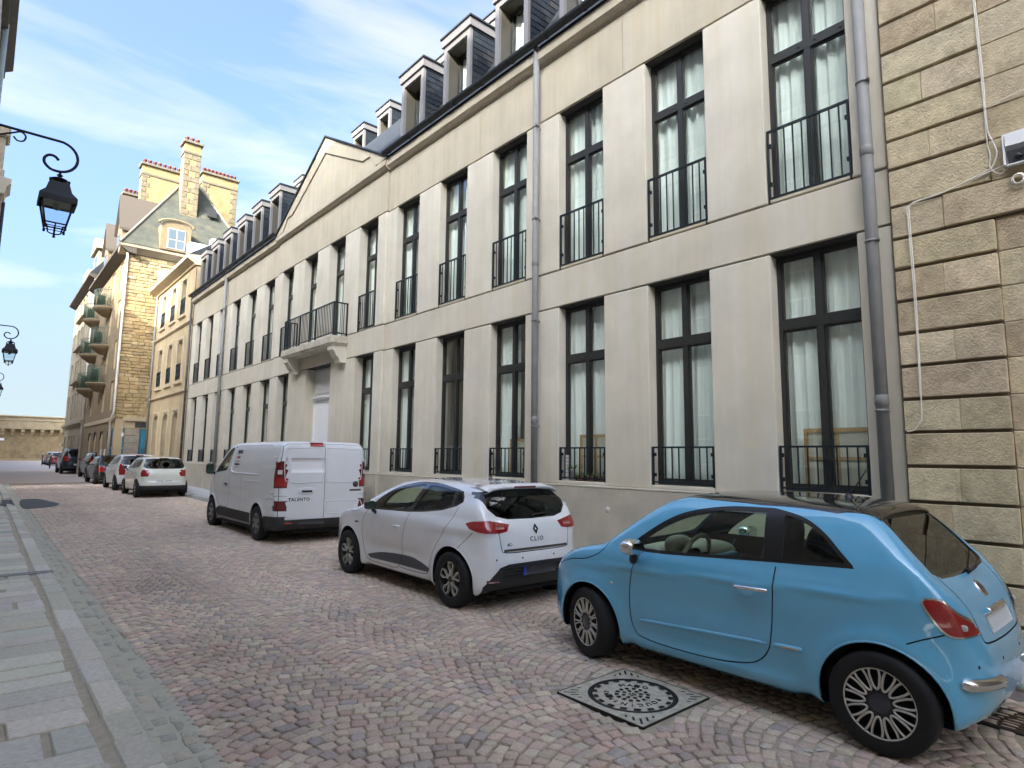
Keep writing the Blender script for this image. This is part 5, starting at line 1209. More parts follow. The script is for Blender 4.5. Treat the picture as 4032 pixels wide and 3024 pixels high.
def wheel(parent,x,y,r,w,rr,style,steer=0.,sgn=-1,alloy=None):
    """wheel whose outer face points to sgn*x; r tyre radius, rr rim radius"""
    o=link('wheel',None,parent,(x,y,r)); o.rotation_euler=(0,0,steer)
    def X(h): return sgn*h
    b=MB(); h=w/2; b.lathe([(rr*.98,-h*.9),(rr+.01,-h*.96),(r*.9,-h),(r*.975,-h*.86),(r,-h*.6),(r,h*.6),(r*.975,h*.86),(r*.9,h),(rr+.012,h*.97),(rr,h*.9),(rr*.97,h*.8)],axis='x',n=48)
    for k in (-.32,0,.32): b.lathe([(r*1.001,h*k-.004),(r*1.0015,h*k),(r*1.001,h*k+.004)],axis='x',n=48)
    b.obj('tyre',TYRE,o)
    ra=alloy or SILV
    b=MB(); b.lathe([(rr*.99,X(h*.88)),(rr*.965,X(h*.90)),(rr*.93,X(h*.75)),(rr*.92,X(-h*.5)),(0,X(-h*.5))],axis='x',n=40); rim=b.obj('rim',SILV2 if style!='cap' else ra,o)
    xf=X(h*.80)
    if style=='petal':
        b=MB(); b.lathe([(rr*.985,X(h*.86)),(rr*.96,X(h*.92)),(rr*.93,X(h*.84))],axis='x',n=40); b.obj('rim_lip',ra,o)
        n=13
        for k in range(n):
            t0=2*math.pi*k/n; r0,r1=rr*.38,rr*.93; wd=rr*.115; pts=[]
            for u in (1.,.75,.5,.25,.08): pts.append((r1+(r0-r1)*(1-u)*1.0, -wd*(.6+.4*u)))
            pts=[(r1,-wd*1.15),(r0+(r1-r0)*.72,-wd*1.2),(r0+(r1-r0)*.4,-wd*.95),(r0+(r1-r0)*.13,-wd*.6),(r0,0),(r0+(r1-r0)*.13,wd*.6),(r0+(r1-r0)*.4,wd*.95),(r0+(r1-r0)*.72,wd*1.2),(r1,wd*1.15)]
            ct,st_=math.cos(t0),math.sin(t0); b=MB(); b.tube(smoothpath([(xf+X(-.012*(1-(q-r0)/(r1-r0))*0),q*ct-v*st_,q*st_+v*ct) for q,v in pts],2),.0076,6); b.obj('spoke',ra,o)
        b=MB(); b.lathe([(rr*.40,xf-X(.03)),(rr*.36,xf),(rr*.30,xf+X(.004)),(rr*.28,xf-X(.004))],axis='x',n=24); b.obj('hub_ring',SILV2,o)
        b=MB(); b.lathe([(rr*.28,xf),(rr*.2,xf+X(.006)),(0,xf+X(.008))],axis='x',n=24); b.obj('hub_cap',mat('navy_cap',(.012,.014,.03),.3,coat=.5),o)
    elif style=='twin':
        b=MB(); b.lathe([(rr*.985,X(h*.86)),(rr*.96,X(h*.92)),(rr*.93,X(h*.84))],axis='x',n=40); b.obj('rim_lip',SILV2,o)
        for k in range(5):
            t0=2*math.pi*k/5+.3; ct,st_=math.cos(t0),math.sin(t0); b=MB()
            for sg in (-1,1):
                P=[(rr*.16,sg*.009),(rr*.42,sg*rr*.07),(rr*.64,sg*rr*.21),(rr*.93,sg*rr*.18)]
                hw=.0065; V=[]
                for q,v in P: V+=[(xf,q*ct-(v-hw)*st_,q*st_+(v-hw)*ct),(xf,q*ct-(v+hw)*st_,q*st_+(v+hw)*ct),(xf-X(.03),q*ct-(v-hw*1.5)*st_,q*st_+(v-hw*1.5)*ct),(xf-X(.03),q*ct-(v+hw*1.5)*st_,q*st_+(v+hw*1.5)*ct)]
                F=[]
                for i in range(3): a=4*i; F+=[(a,a+1,a+5,a+4),(a,a+4,a+6,a+2),(a+1,a+3,a+7,a+5)]
                b.add(V,F)
            q=rr*.93; b.add([(xf,q*ct-(-rr*.17)*st_,q*st_+(-rr*.17)*ct),(xf,q*ct-(rr*.17)*st_,q*st_+(rr*.17)*ct),(xf,(q-.016)*ct-(rr*.17)*st_,(q-.016)*st_+(rr*.17)*ct),(xf,(q-.016)*ct-(-rr*.17)*st_,(q-.016)*st_+(-rr*.17)*ct)],[(0,1,2,3)])
            b.obj('spoke',ra,o)
        b=MB(); b.lathe([(rr*.17,xf-X(.02)),(rr*.16,xf+X(.004)),(0,xf+X(.006))],axis='x',n=20); b.obj('hub_cap',SILV2,o)
    else:
        b=MB(); b.lathe([(rr*.95,X(h*.80)),(rr*.8,X(h*.92)),(rr*.5,X(h*.80)),(rr*.3,X(h*.86)),(0,X(h*.90))],axis='x',n=32); cap=b.obj('wheel_cover',ra,o)
        for k in range(6):
            t0=2*math.pi*k/6; ct,st_=math.cos(t0),math.sin(t0); b=MB(); q0,q1=rr*.52,rr*.84; w0=rr*.12
            b.prism([(q*ct-v*st_,q*st_+v*ct) for q,v in ((q0,-w0*.7),(q1,-w0*1.3),(q1,w0*1.3),(q0,w0*.7))],'x',X(h*.86)-.012,X(h*.86)+.012); b.obj('slot',SILV2,cap)
    return o
def arch_liner(parent,sk,y,z,r,x0=.35,x1=.80):
    n=20; t=-.25+(math.pi+.5)*np.arange(n+1)/n; Q=np.stack([0*t,y+r*np.cos(t),z+r*np.sin(t)],-1)
    for sg in (-1,1):
        p=sk.sh.solve(Q,np.tile(np.array([float(sg),0,0]),(n+1,1)),1.15,13); b=MB(); V=[]
        for k in range(n+1):
            xo=min(x1,max(x0+.02,abs(p[k,0])-.022)) if abs(p[k,0])>.05 else x0+.02
            for xx in (x0,xo): V.append((sg*xx,Q[k,1],Q[k,2]))
        b.add(V,[(2*k,2*k+1,2*k+3,2*k+2) for k in range(n)],True)
        V=[(sg*x0,y,z)]+[(sg*x0,Q[k,1],Q[k,2]) for k in range(n+1)]
        b.add(V,[(0,k+1,k+2) for k in range(n)]); b.obj('arch_liner',UND,parent)
def circle(y,z,r,n=40): return [(y+r*math.cos(2*math.pi*k/n),z+r*math.sin(2*math.pi*k/n)) for k in range(n)]
def ellipsoid(c,rx,ry,rz,n=20,m=12):
    b=MB(); b.grid(lambda u,v:(c[0]+rx*math.cos(2*math.pi*u)*math.sin(math.pi*v),c[1]+ry*math.sin(2*math.pi*u)*math.sin(math.pi*v),c[2]+rz*math.cos(math.pi*v)),n,m); return b
def superell(c,rx,ry,rz,e=.5,n=24,m=14):
    f=lambda w:math.copysign(abs(w)**e,w)
    b=MB(); b.grid(lambda u,v:(c[0]+rx*f(math.cos(2*math.pi*u))*f(math.sin(math.pi*v)),c[1]+ry*f(math.sin(2*math.pi*u))*f(math.sin(math.pi*v)),c[2]+rz*f(math.cos(math.pi*v))),n,m); return b
def seat(parent,x,y,w=.25,z=.32,hr=True,m=SEAT,top=1.02):
    o=link('seat',None,parent)
    superell((x,y+.02,z),w,.26,.10,.55).obj('cushion',m,o)
    b=superell((0,0,0),w,.09,.34,.55); b.V=[(v[0]+x,y-.27+v[1]-.28*(v[2]+.30)*.6,v[2]+z+.36) for v in b.V]; b.obj('backrest',m,o)
    if hr: superell((x,y-.42,top+.06),.13,.06,.10,.7).obj('headrest',m,o)
    return o
def strip_on_side(sh,pts,w,t,name,m,parent,sg=-1,n=24):
    """raised strip following the body side along (y,z) points"""
    path=smoothpath(pts,max(2,n//(len(pts)-1))); b=MB(); V=[]
    Q=[];OF=[]
    for i,(y,z) in enumerate(path):
        e=w/2*(1 if 1<i<len(path)-2 else .55)
        for dz,off in ((-e,-.002),(-e*.8,t*.8),(0,t),(e*.8,t*.8),(e,-.002)): Q.append((0.,y,z+dz)); OF.append(off)
    Q=np.array(Q); p=sh.solve(Q,np.tile(np.array([float(sg),0,0]),(len(Q),1)),1.15,14); V=[(a[0]+sg*f,a[1],a[2]) for a,f in zip(p,OF)]
    k=5; b.add(V,[(i*k+j,i*k+j+1,(i+1)*k+j+1,(i+1)*k+j) for i in range(len(path)-1) for j in range(k-1)],True); return b.obj(name,m,parent)

def arch_lips(sh,o,ys,zc,R,m,r=.008):
    for yc in ys:
        t=np.linspace(-.15,math.pi+.15,25); Q=np.stack([0*t,yc+R*np.cos(t),zc+R*np.sin(t)],-1)
        for sg in (-1,1):
            p=sh.solve(Q,np.tile(np.array([float(sg),0,0]),(len(Q),1)),1.15,14); b=MB(); b.tube([(a[0]-sg*.004,a[1],a[2]) for a in p],r,6); b.obj('arch_lip',m,o)
def rear_grid(sh,x0,x1,z0,z1,off,nx=10,nz=3,y0=1.2,thick=.012):
    X,Z=np.meshgrid(np.linspace(x0,x1,nx+1),np.linspace(z0,z1,nz+1)); Q=np.stack([X.ravel(),np.full(X.size,y0),Z.ravel()],-1)
    p=sh.solve(Q,np.tile(np.array([0.,-1.,0]),(len(Q),1)),1.6,16); V=[(a[0],a[1]-off,a[2]) for a in p]; n_=nx+1; b=MB()
    b.add(V,[(j*n_+i,j*n_+i+1,(j+1)*n_+i+1,(j+1)*n_+i) for j in range(nz) for i in range(nx)],True)
    e=[i for i in range(n_)]+[j*n_+nx for j in range(1,nz+1)]+[nz*n_+i for i in range(nx-1,-1,-1)]+[j*n_ for j in range(nz-1,0,-1)]
    o_=len(b.V); b.add([(v[0],v[1]+off+thick,v[2]) for v in V],[]); b.F+=[(e[k],e[(k+1)%len(e)],o_+e[(k+1)%len(e)],o_+e[k]) for k in range(len(e))]; b.S+=[False]*len(e)
    return b
def rear_text(sh,txt,size,x,z,m,parent,name='lettering',ext=.003,space=1.1,shear=0.,tilt=None,bold=0.):
    p=sh.at_rear(x,z); n=sh.normal(np.array([p]))[0]; tl=math.atan2(n[2],-n[1]) if tilt is None else tilt
    return text_mesh(txt,size,name,m,parent,(p[0],p[1]-.003,p[2]),(math.pi/2-tl,0,0),ext,space=space,shear=shear,bold=bold)

def on_normal(b,p,n):
    """turn a shape built along +y (outwards) so that it sits on the skin at p facing n"""
    n=Vector(n).normalized(); q=Vector((0,1,0)).rotation_difference(n); b.V=[tuple(Vector(p)+q@Vector(v)) for v in b.V]; return b
# ------------------------------------------------------------------ the pale blue small hatchback in front
def S5(a,b,x): t=np.clip((x-a)/(b-a),0,1); return t*t*(3-2*t)
SKYB=paint('sky_blue_paint',(.13,.48,.74),.25,dirt=1)
def blue_car():
    o=thing('blue_car','pale blue small hatchback with chrome mirror parked nearest the camera','car',(4.93,.905,0))
    side=[(.02,.38),(0,.50),(.025,.60),(.065,.70),(.105,.80),(.165,.91),(.25,1.01),(.39,1.165),(.53,1.315),(.64,1.395),(.80,1.440),(1.10,1.474),(1.45,1.486),(1.75,1.474),(2.0,1.425),(2.2,1.335),(2.45,1.165),(2.62,1.035),(2.74,.965),(2.92,.925),(3.1,.87),(3.28,.785),(3.42,.67),(3.505,.56),(3.545,.46),(3.53,.34),(3.46,.24),(3.3,.20),(1.8,.19),(.5,.20),(.14,.235),(.05,.29)]
    plan=[(0,-.005),(.28,.008),(.47,.045),(.62,.12),(.71,.235),(.765,.42),(.795,.75),(.81,1.2),(.8135,1.7),(.81,2.3),(.80,2.75),(.775,3.0),(.715,3.22),(.58,3.41),(.36,3.52),(0,3.555)]
    front=[(0,.14),(.66,.15),(.735,.20),(.765,.30),(.79,.42),(.808,.56),(.8135,.68),(.81,.80),(.798,.885),(.777,.935),(.758,.965),(.742,1.0),(.715,1.09),(.672,1.21),(.605,1.33),(.53,1.405),(.38,1.455),(0,1.492)]
    def bulge(x,y,z):
        s=0
        for yc in (.531,2.83):
            r=np.hypot(y-yc,z-.29); s=s+.026*np.exp(-((r-.35)/.075)**2)*S5(.45,.7,np.abs(x))*S5(.95,.75,z)
        # waist crease and hollow door
        s=s+.010*np.exp(-((z-(.80+.045*(2.5-y)))/.022)**2)*S5(.55,.72,np.abs(x))*S5(3.1,2.6,y)*S5(.3,.5,y)
        s=s-.012*np.exp(-((z-.62)/.10)**2)*np.exp(-((y-1.7)/.7)**4)*S5(.5,.7,np.abs(x))
        s=s+.02*S5(.33,.25,z)*S5(.5,.7,np.abs(x))*S5(.95,1.1,y)*S5(2.45,2.3,y)
        return s
    def pinch(y,z): return S5(.95,1.35,z)*(.10*S5(1.2,.3,y)+.06*S5(1.9,2.7,y))
    sh=Shell(side,plan,front,(.09,.10),bulge,pinch); sk=sh.skin(.75,2.75,.66,150,44,150)
    win=smoothpath([(2.44,.952),(2.33,1.05),(2.14,1.185),(1.97,1.275),(1.80,1.325),(1.56,1.362),(1.28,1.370),(1.17,1.364),(.99,1.320),(.85,1.235),(.745,1.135),(.665,1.060)],4)+[(.655,1.040),(1.15,1.015),(2.02,.963)]
    # wheel openings, then windows, lights and joints
    for yc in (.531,2.83): sk.cut('hole',circle(yc,.285,.352,48),'side')
    sk.drop('hole')
    sk.cut('trim',win,'side')
    gf=smoothpath([(2.35,.985),(2.27,1.06),(2.11,1.168),(1.95,1.250),(1.79,1.300),(1.56,1.336),(1.27,1.344)],4)+[(1.235,1.03),(2.02,.988)]
    gr=smoothpath([(1.13,1.336),(.985,1.294),(.862,1.215),(.772,1.125),(.715,1.075)],4)+[(.72,1.062),(1.12,1.04)]
    sk.cut('glassF',gf,'side'); sk.cut('glassR',gr,'side')
    tl=smoothpath([(.300,.905),(.262,.930),(.205,.918),(.150,.852),(.072,.752),(.085,.726),(.145,.718),(.200,.738),(.256,.815)],4,True)
    sk.cut('lamp_bezel',tl,'side'); sk.cut('lamp',shrink(tl,.020),'side')
    sk.cut('roof',[(-.50,.60),(-.555,.8),(-.56,1.3),(-.54,1.75),(-.50,1.98),(-.3,2.05),(0,2.07),(.3,2.05),(.50,1.98),(.54,1.75),(.56,1.3),(.555,.8),(.50,.60)],'top',only=('body',),pred=lambda c,n:c[2]>1.2)
    sk.cut('windscreen',[(-.63,1.0),(-.50,1.38),(-.3,1.415),(0,1.425),(.3,1.415),(.50,1.38),(.63,1.0),(.3,.975),(0,.965),(-.3,.975)],'front',only=('body',))
    rw=[(-.555,1.045),(-.535,1.20),(-.485,1.345),(-.25,1.39),(0,1.40),(.25,1.39),(.485,1.345),(.535,1.20),(.555,1.045),(.47,1.012),(.25,1.002),(0,1.0),(-.25,1.002),(-.47,1.012)]
    sk.cut('rear_trim',rw,'rear',only=('body','roof')); sk.cut('rear_glass',shrink(rw,.028),'rear',only=('rear_trim',))
    door=smoothpath([(2.255,.97),(2.335,.83),(2.372,.65),(2.370,.44),(2.335,.325),(2.25,.285),(2.0,.268),(1.62,.275),(1.37,.310),(1.265,.36),(1.205,.435),(1.183,.525),(1.163,.731),(1.148,.99)],3)
    sk.seam(door,.009,'side',only=('body',)); 
    sk.seam(smoothpath([(2.62,1.0),(2.70,.90),(2.86,.83),(3.05,.80),(3.25,.735)],3),.008,'side',only=('body',))
    sk.seam(smoothpath([(.375,.66),(.30,.695),(.20,.735)],3),.008,'side',only=('body',))
    hatch=smoothpath([(-.52,1.03),(-.50,.96),(-.47,.86),(-.455,.76),(-.44,.69),(-.37,.665),(0,.655),(.37,.665),(.44,.69),(.455,.76),(.47,.86),(.50,.96),(.52,1.03)],3)
    sk.seam(hatch,.009,'rear',only=('body',))
    # closed door zone becomes the door part
    dz=door+[(1.148,1.02),(1.148,1.045),(2.2,.99)]
    sk.cut('door',dz,'side',only=('body',))
    sk.part('body','body',SKYB,o); sk.part('door','door',SKYB,o,0,-1); sk.part('door','door',SKYB,o,0,1)
    [sk.part('trim','window_trim',BLKP,o,.003,q_) for q_ in (-1,1)]; sk.part('roof','roof_panel',BLKG,o,.001); sk.part('rear_trim','rear_window_trim',BLKG,o,.003)
    for s_ in (-1,1): sk.part('glassF','door_window',AGL,o,.006,s_); sk.part('glassR','quarter_window',AGL,o,.006,s_)
    sk.part('windscreen','windscreen',AGL,o,.004); sk.part('rear_glass','rear_window',AGLD,o,.006)
    for s_ in (-1,1):
        lb=sk.part('lamp_bezel','tail_light',CHROME,o,-.004,s_); 
        if lb: sk.part('lamp','lens',REDL,lb,-.010,s_)
    for lbl in ('body','door','trim','roof'): sk.part(lbl,'cabin_lining',LINER,o,.035,0,True)
    # reversing lens in the lower corner of the lamp
    for sg in (-1,1):
        for yy,zz in ((.135,.775),): 
            p=sh.at_side(yy,zz,sg); superell((p[0]+sg*.004,p[1],p[2]),.010,.03,.018,.6).obj('reversing_lens',CLRL,o)
    for yc in (.531,2.83): arch_liner(o,sk,yc,.285,.372,.38,.765)
    b=MB(); b.box(-.50,.50,.20,3.35,.165,.24); b.box(-.66,.66,.98,2.38,.166,.24); b.obj('underbody',UND,o)
    arch_lips(sh,o,(.531,2.83),.285,.353,SKYB)
    wheel(o,-.71,.531,.292,.185,.205,'petal',0,-1); wheel(o,-.715,2.83,.292,.185,.205,'petal',-.30,-1); wheel(o,.71,.531,.292,.185,.205,'petal',0,1); wheel(o,.715,2.83,.292,.185,.205,'petal',-.30,1)
    # side rubbing strip with name plate, handle, mirror, repeater
    for sg in (-1,1):
        strip_on_side(sh,[(2.27,.418),(1.75,.447),(1.215,.475)],.030,.012,'rubbing_strip',SKYB,o,sg); r2=strip_on_side(sh,[(1.165,.478),(.975,.485)],.036,.012,'rubbing_strip',SKYB,o,sg)
        strip_on_side(sh,[(1.11,.480),(.995,.484)],.022,.0145,'name_plate',mat('plate_metal',(.45,.43,.38),.35,metal=.7),o,sg)
        h=link('door_handle',None,o); p=[sh.at_side(y,z,sg) for y,z in ((1.43,.822),(1.36,.827),(1.27,.830),(1.19,.828))]
        b=MB(); b.tube(smoothpath([(p[0][0]+sg*.006,p[0][1],p[0][2]),(p[1][0]+sg*.036,p[1][1],p[1][2]),(p[2][0]+sg*.038,p[2][1],p[2][2]),(p[3][0]+sg*.010,p[3][1],p[3][2])],5),.0145,8); b.obj('grip',CHROME,h)
        c=sh.at_side(1.345,.795,sg); superell((c[0]+sg*.002,1.345,.795),.006,.052,.032,.9).obj('recess_cup',SKYB,h)
        m=link('mirror',None,o); xx=sg*.915
        b=superell((xx,2.245,1.01),.105,.068,.062,.75); b.obj('cap',CHROME,m)
        b=MB(); b.tube(smoothpath([(sg*.80,2.30,.905),(sg*.84,2.285,.89),(sg*.87,2.26,.93),(sg*.89,2.245,.975)],5),[.030]*6+[.034]*5+[.03]*5,8); b.obj('stalk',BLKP,m)
        b=MB(); b.prism([(xx-.075,.965),(xx+.075,.965),(xx+.08,1.005),(xx+.06,1.045),(xx-.06,1.045),(xx-.08,1.005)],'y',2.176,2.190); b.obj('mirror_glass',mat('mirror_silver',(.6,.6,.6),.05,metal=1.),m)
        c=sh.at_side(2.56,.665,sg); ellipsoid((c[0]+sg*.002,2.56,.665),.006,.016,.012).obj('side_repeater',CLRL,o)
        c=sh.at_side(2.95+.2,.62,sg); superell((c[0]-sg*.09,3.22,.63),.05,.06,.07,.9).obj('headlight',CLRL,o)
    # tailgate details
    def rear(x,z): return sh.at_rear(x,z)
    p=rear(0,.915); nn=sh.normal(np.array([p]))[0]
    b=MB(); b.lathe([(0,.006),(.042,.008),(.052,.006),(.055,-.006)],axis='y',n=28); bd=on_normal(b,p,nn).obj('badge',CHROME,o)
    b=MB(); b.lathe([(0,.011),(.036,.0095)],axis='y',n=24); on_normal(b,p,nn).obj('badge_face',mat('badge_dark',(.06,.03,.032),.3,coat=.5),bd)
    # plate recess, chrome lifting bar and blank plate
    def rear_patch(x0,x1,z0,z1,off,name,m,par=o,nx=10,nz=4):
        b=MB(); V=[]
        for j in range(nz+1):
            for i in range(nx+1): q=rear(x0+(x1-x0)*i/nx,z0+(z1-z0)*j/nz); V.append((q[0],q[1]-off,q[2]))
        n_=nx+1; b.add(V,[(j*n_+i,j*n_+i+1,(j+1)*n_+i+1,(j+1)*n_+i) for j in range(nz) for i in range(nx)],True)
        o_=len(b.V); b.add([(v[0],v[1]+off+.01,v[2]) for v in V],[]); e=[i for i in range(n_)]+[j*n_+nx for j in range(1,nz+1)]+[nz*n_+i for i in range(nx-1,-1,-1)]+[j*n_ for j in range(nz-1,0,-1)]
        b.F+=[(e[k],e[(k+1)%len(e)],o_+e[(k+1)%len(e)],o_+e[k]) for k in range(len(e))]; b.S+=[False]*len(e)
        return b.obj(name,m,par)
    rear_patch(-.265,.265,.70,.80,.006,'number_plate',mat('blank_plate',(.62,.66,.68),.4))
    b=MB(); pts=[]
    for k in range(13):
        x=-.20+.40*k/12; q=rear(x,.822-.010*abs(x)/.2); pts.append((x,q[1]-.022*(1-(x/.21)**4)-.004,q[2]))
    b.tube(pts,.020,8); b.obj('tailgate_handle',CHROME,o)
    for sg in (-1,1):
        b=MB(); pts=[]
        for k in range(12):
            x=sg*(.30+.37*k/11); q=sh.solve(np.array([[x,1.0,.455+.018*k/11]]),np.array([[0.,-1.,0]]))[0]; pts.append((q[0],q[1]-.004,q[2]))
        b.tube(pts,[.018]+[.036]*10+[.018],8); b.obj('bumper_strip',CHROME,o)
        for xx in (.22,.55): q=rear(sg*xx,.56); ellipsoid((q[0],q[1]-.0,q[2]),.011,.004,.011,12,8).obj('parking_sensor',BLKP,o)
    # spoiler lip, wiper, aerial, exhaust
    b=MB(); V=[]
    for k in range(21):
        x=-.50+1.0*k/20; e=1-(abs(x)/.52)**4; a=sh.at_top(x,.70); 
        V+=[(x,.80,a[2]+.004),(x,.66,a[2]-.008+.006*e),(x,.555,a[2]-.045+.012*e),(x,.56,a[2]-.062+.012*e),(x,.68,a[2]-.05)]
    b.add(V,[(5*k+j,5*k+(j+1)%5,5*k+5+(j+1)%5,5*k+5+j) for k in range(20) for j in range(5)],True); b.obj('spoiler',BLKG,o)
    b=MB(); b.tube([(0.0,.23,1.0),(.06,.20,1.035),(.30,.225,1.05)],.010,6); b.obj('rear_wiper',BLKP,o)
    a=sh.at_top(0,.92); b=MB(); b.cyl((0,.93,a[2]),(0,.80,a[2]+.20),.006,8,.004); b.lathe([(.035,0),(.025,.02),(.008,.03)],(0,.93,a[2]-.004),n=12); b.obj('aerial',BLKP,o)
    b=MB(); b.cyl((.40,.02,.235),(.40,.3,.24),.026,14,caps=False); b.lathe([(.026,-.0),(.022,.0),(.022,.2)],(.40,.02,.235),'y',14); b.obj('exhaust',SILV,o)
    # cabin
    seat(o,-.36,1.62,.25,.50,top=1.14); seat(o,.36,1.62,.25,.50,top=1.14); seat(o,-.34,.98,.28,.50,top=1.06); seat(o,.34,.98,.28,.50,top=1.06)
    b=superell((0,2.36,.80),.66,.26,.17,.6); b.obj('dashboard',IVORY,o); superell((0,2.20,.815),.58,.115,.07,.5).obj('dash_panel',SKYB,o)
    sw=link('steering_wheel',None,o); b=MB(); n=28; b.tube([(-.36+.185*math.cos(t),2.02-.07*math.sin(t),.92+.17*math.sin(t)) for t in np.linspace(0,2*math.pi,n,endpoint=False)],.018,8,True); b.obj('rim',IVORY,sw)
    b=superell((-.36,2.03,.915),.085,.03,.065,.7); b.obj('hub',BLKM,sw); b=MB(); b.cyl((-.53,2.02,.92),(-.19,2.02,.92),.014,6); b.cyl((-.36,2.04,.9),(-.36,2.3,.85),.03,8); b.obj('spokes',BLKM,sw)
    superell((-.36,2.18,.985),.15,.08,.085,.8).obj('instrument_hood',IVORY,o)
    superell((0,1.93,1.315),.11,.02,.035,.6).obj('interior_mirror',BLKP,o)
    b=MB(); b.box(-.62,.62,.7,2.3,.26,.40); b.obj('floor',LINER,o); b=MB(); b.box(-.5,.5,.32,.62,.55,.92); b.obj('parcel_shelf',LINER,o)
    return o
blue_car()
# ------------------------------------------------------------------ white hatchback
WPNT=paint('white_car_paint',(.78,.79,.80),.25,dirt=1); VPNT=paint('white_van_paint',(.74,.76,.77),.35,coat=.6,dirt=1)
def mirror_pair(o,y,z,x,cap,stalk,w=.075,h=.06):
    for sg in (-1,1):
        m=link('mirror',None,o); superell((sg*(x+.09),y,z),w,.055,h,.6).obj('cap',cap,m)
        b=MB(); b.tube([(sg*(x-.05),y+.05,z-.12),(sg*(x+.02),y+.03,z-.07),(sg*(x+.06),y,z-.02)],.026,8); b.obj('stalk',stalk,m)
        b=MB(); b.box(sg*(x+.09)-w*.8,sg*(x+.09)+w*.8,y-.060,y-.052,z-h*.75,z+h*.75); b.obj('mirror_glass',mat('mirror_green',(.10,.16,.12),.05,metal=.7),m)
def handles(sh,o,pts,m,l=.19):
    for sg in (-1,1):
        for y,z in pts:
            p=[sh.at_side(y+d,z,sg) for d in (l/2,l/4,-l/4,-l/2)]; b=MB(); b.tube(smoothpath([(p[0][0]+sg*.004,p[0][1],z),(p[1][0]+sg*.034,p[1][1],z+.004),(p[2][0]+sg*.036,p[2][1],z+.006),(p[3][0]+sg*.006,p[3][1],z+.004)],4),.013,8); h=b.obj('door_handle',m,o)
            superell((p[1][0]+sg*.001,y,z-.02),.005,.05,.03,.9).obj('recess',m,h)
def cabin(o,ys,zs,x,wid,dash,steer=True,top=1.1):
    for y in ys:
        for sx in (-x,x): seat(o,sx,y,wid,zs,top=top)
    superell((0,dash[0],dash[1]),x+.33,.22,.15,.6).obj('dashboard',LINER,o)
    if steer:
        b=MB(); b.tube([(-x+.18*math.cos(t),dash[0]-.32-.06*math.sin(t),dash[1]+.08+.17*math.sin(t)) for t in np.linspace(0,2*math.pi,24,endpoint=False)],.017,8,True); b.obj('steering_wheel',BLKM,o)
def white_hatch():
    o=thing('white_hatchback','white five door hatchback with black and silver wheels between the blue car and the van','car',(5.055,5.29,gz(6)))
    side=[(.03,.34),(0,.45),(.01,.56),(.045,.64),(.06,.72),(.085,.84),(.12,.94),(.17,1.01),(.27,1.17),(.36,1.29),(.42,1.345),(.55,1.395),(.85,1.432),(1.3,1.447),(1.7,1.44),(2.05,1.40),(2.4,1.29),(2.75,1.13),(3.0,1.01),(3.15,.96),(3.45,.90),(3.72,.81),(3.92,.69),(4.03,.55),(4.06,.42),(4.03,.29),(3.9,.21),(3.6,.19),(2.0,.18),(.6,.19),(.2,.21),(.07,.26)]
    plan=[(0,-.01),(.30,.005),(.52,.04),(.68,.12),(.77,.25),(.825,.45),(.852,.75),(.86,1.2),(.865,1.8),(.862,2.6),(.85,3.15),(.815,3.5),(.74,3.76),(.58,3.95),(.34,4.045),(0,4.075)]
    front=[(0,.14),(.72,.15),(.785,.19),(.81,.27),(.83,.40),(.845,.55),(.862,.68),(.866,.78),(.858,.87),(.838,.935),(.808,.975),(.782,1.01),(.74,1.12),(.685,1.23),(.625,1.32),(.55,1.385),(.40,1.425),(0,1.455)]
    def bulge(x,y,z):
        s=0
        for yc,a in ((.62,.034),(3.21,.024)):
            r=np.hypot(y-yc,z-.31); s=s+a*np.exp(-((r-.37)/.10)**2)*S5(.45,.72,np.abs(x))*S5(1.0,.8,z)
        s=s-.030*np.exp(-((z-.47)/.09)**2)*np.exp(-((y-1.95)/.75)**4)*S5(.5,.72,np.abs(x))
        s=s+.016*np.exp(-((z-(.86-.03*(y-1.0)))/.05)**2)*S5(1.5,.6,y)*S5(.5,.7,np.abs(x))
        return s
    sh=Shell(side,plan,front,(.09,.10),bulge,lambda y,z:S5(1.0,1.35,z)*(.09*S5(1.2,.3,y)+.06*S5(2.0,2.9,y))); sk=sh.skin(.8,3.2,.66,120,38,130)
    ys=(.62,3.21); R=.372
    for yc in ys: sk.cut('hole',circle(yc,.315,R,44),'side')
    sk.drop('hole')
    win=smoothpath([(2.66,.965),(2.56,1.085),(2.34,1.215),(2.05,1.315),(1.64,1.375),(1.22,1.368),(.93,1.335),(.70,1.30)],4)+[(.63,1.235),(.60,1.18),(.68,1.13),(.93,1.065),(1.3,1.02),(1.65,.995)]
    sk.cut('trim',win,'side')
    sk.cut('glassF',smoothpath([(2.40,1.0),(2.33,1.10),(2.22,1.20),(2.02,1.285),(1.64,1.345),(1.53,1.348)],4)+[(1.66,1.02)],'side')
    sk.cut('glassR',smoothpath([(1.42,1.345),(1.2,1.338),(.95,1.31),(.85,1.295)],4)+[(.80,1.13),(.95,1.085),(1.30,1.045),(1.56,1.03)],'side')
    sk.cut('glassQ',[(.78,1.285),(.70,1.27),(.66,1.22),(.67,1.175),(.74,1.145)],'side')
    lampR=[(-.90,.875),(-.90,1.0),(-.78,.995),(-.60,.985),(-.39,.945),(-.44,.87),(-.55,.855),(-.72,.86)]
    for sg in (1,-1): sk.cut('lamp',[(x*sg,z) for x,z in lampR],'rear',pred=lambda c,n:c[1]<.16)
    sk.cut('lamp',smoothpath([(.41,.955),(.30,.985),(.09,.997)],3)+[(.09,.86),(.20,.868),(.33,.905)],'side',only=('body',))
    rw=[(-.60,1.30),(-.645,1.235),(-.62,1.12),(-.53,1.035),(-.38,.998),(0,.99),(.38,.998),(.53,1.035),(.62,1.12),(.645,1.235),(.60,1.30),(.35,1.322),(0,1.328),(-.35,1.322)]
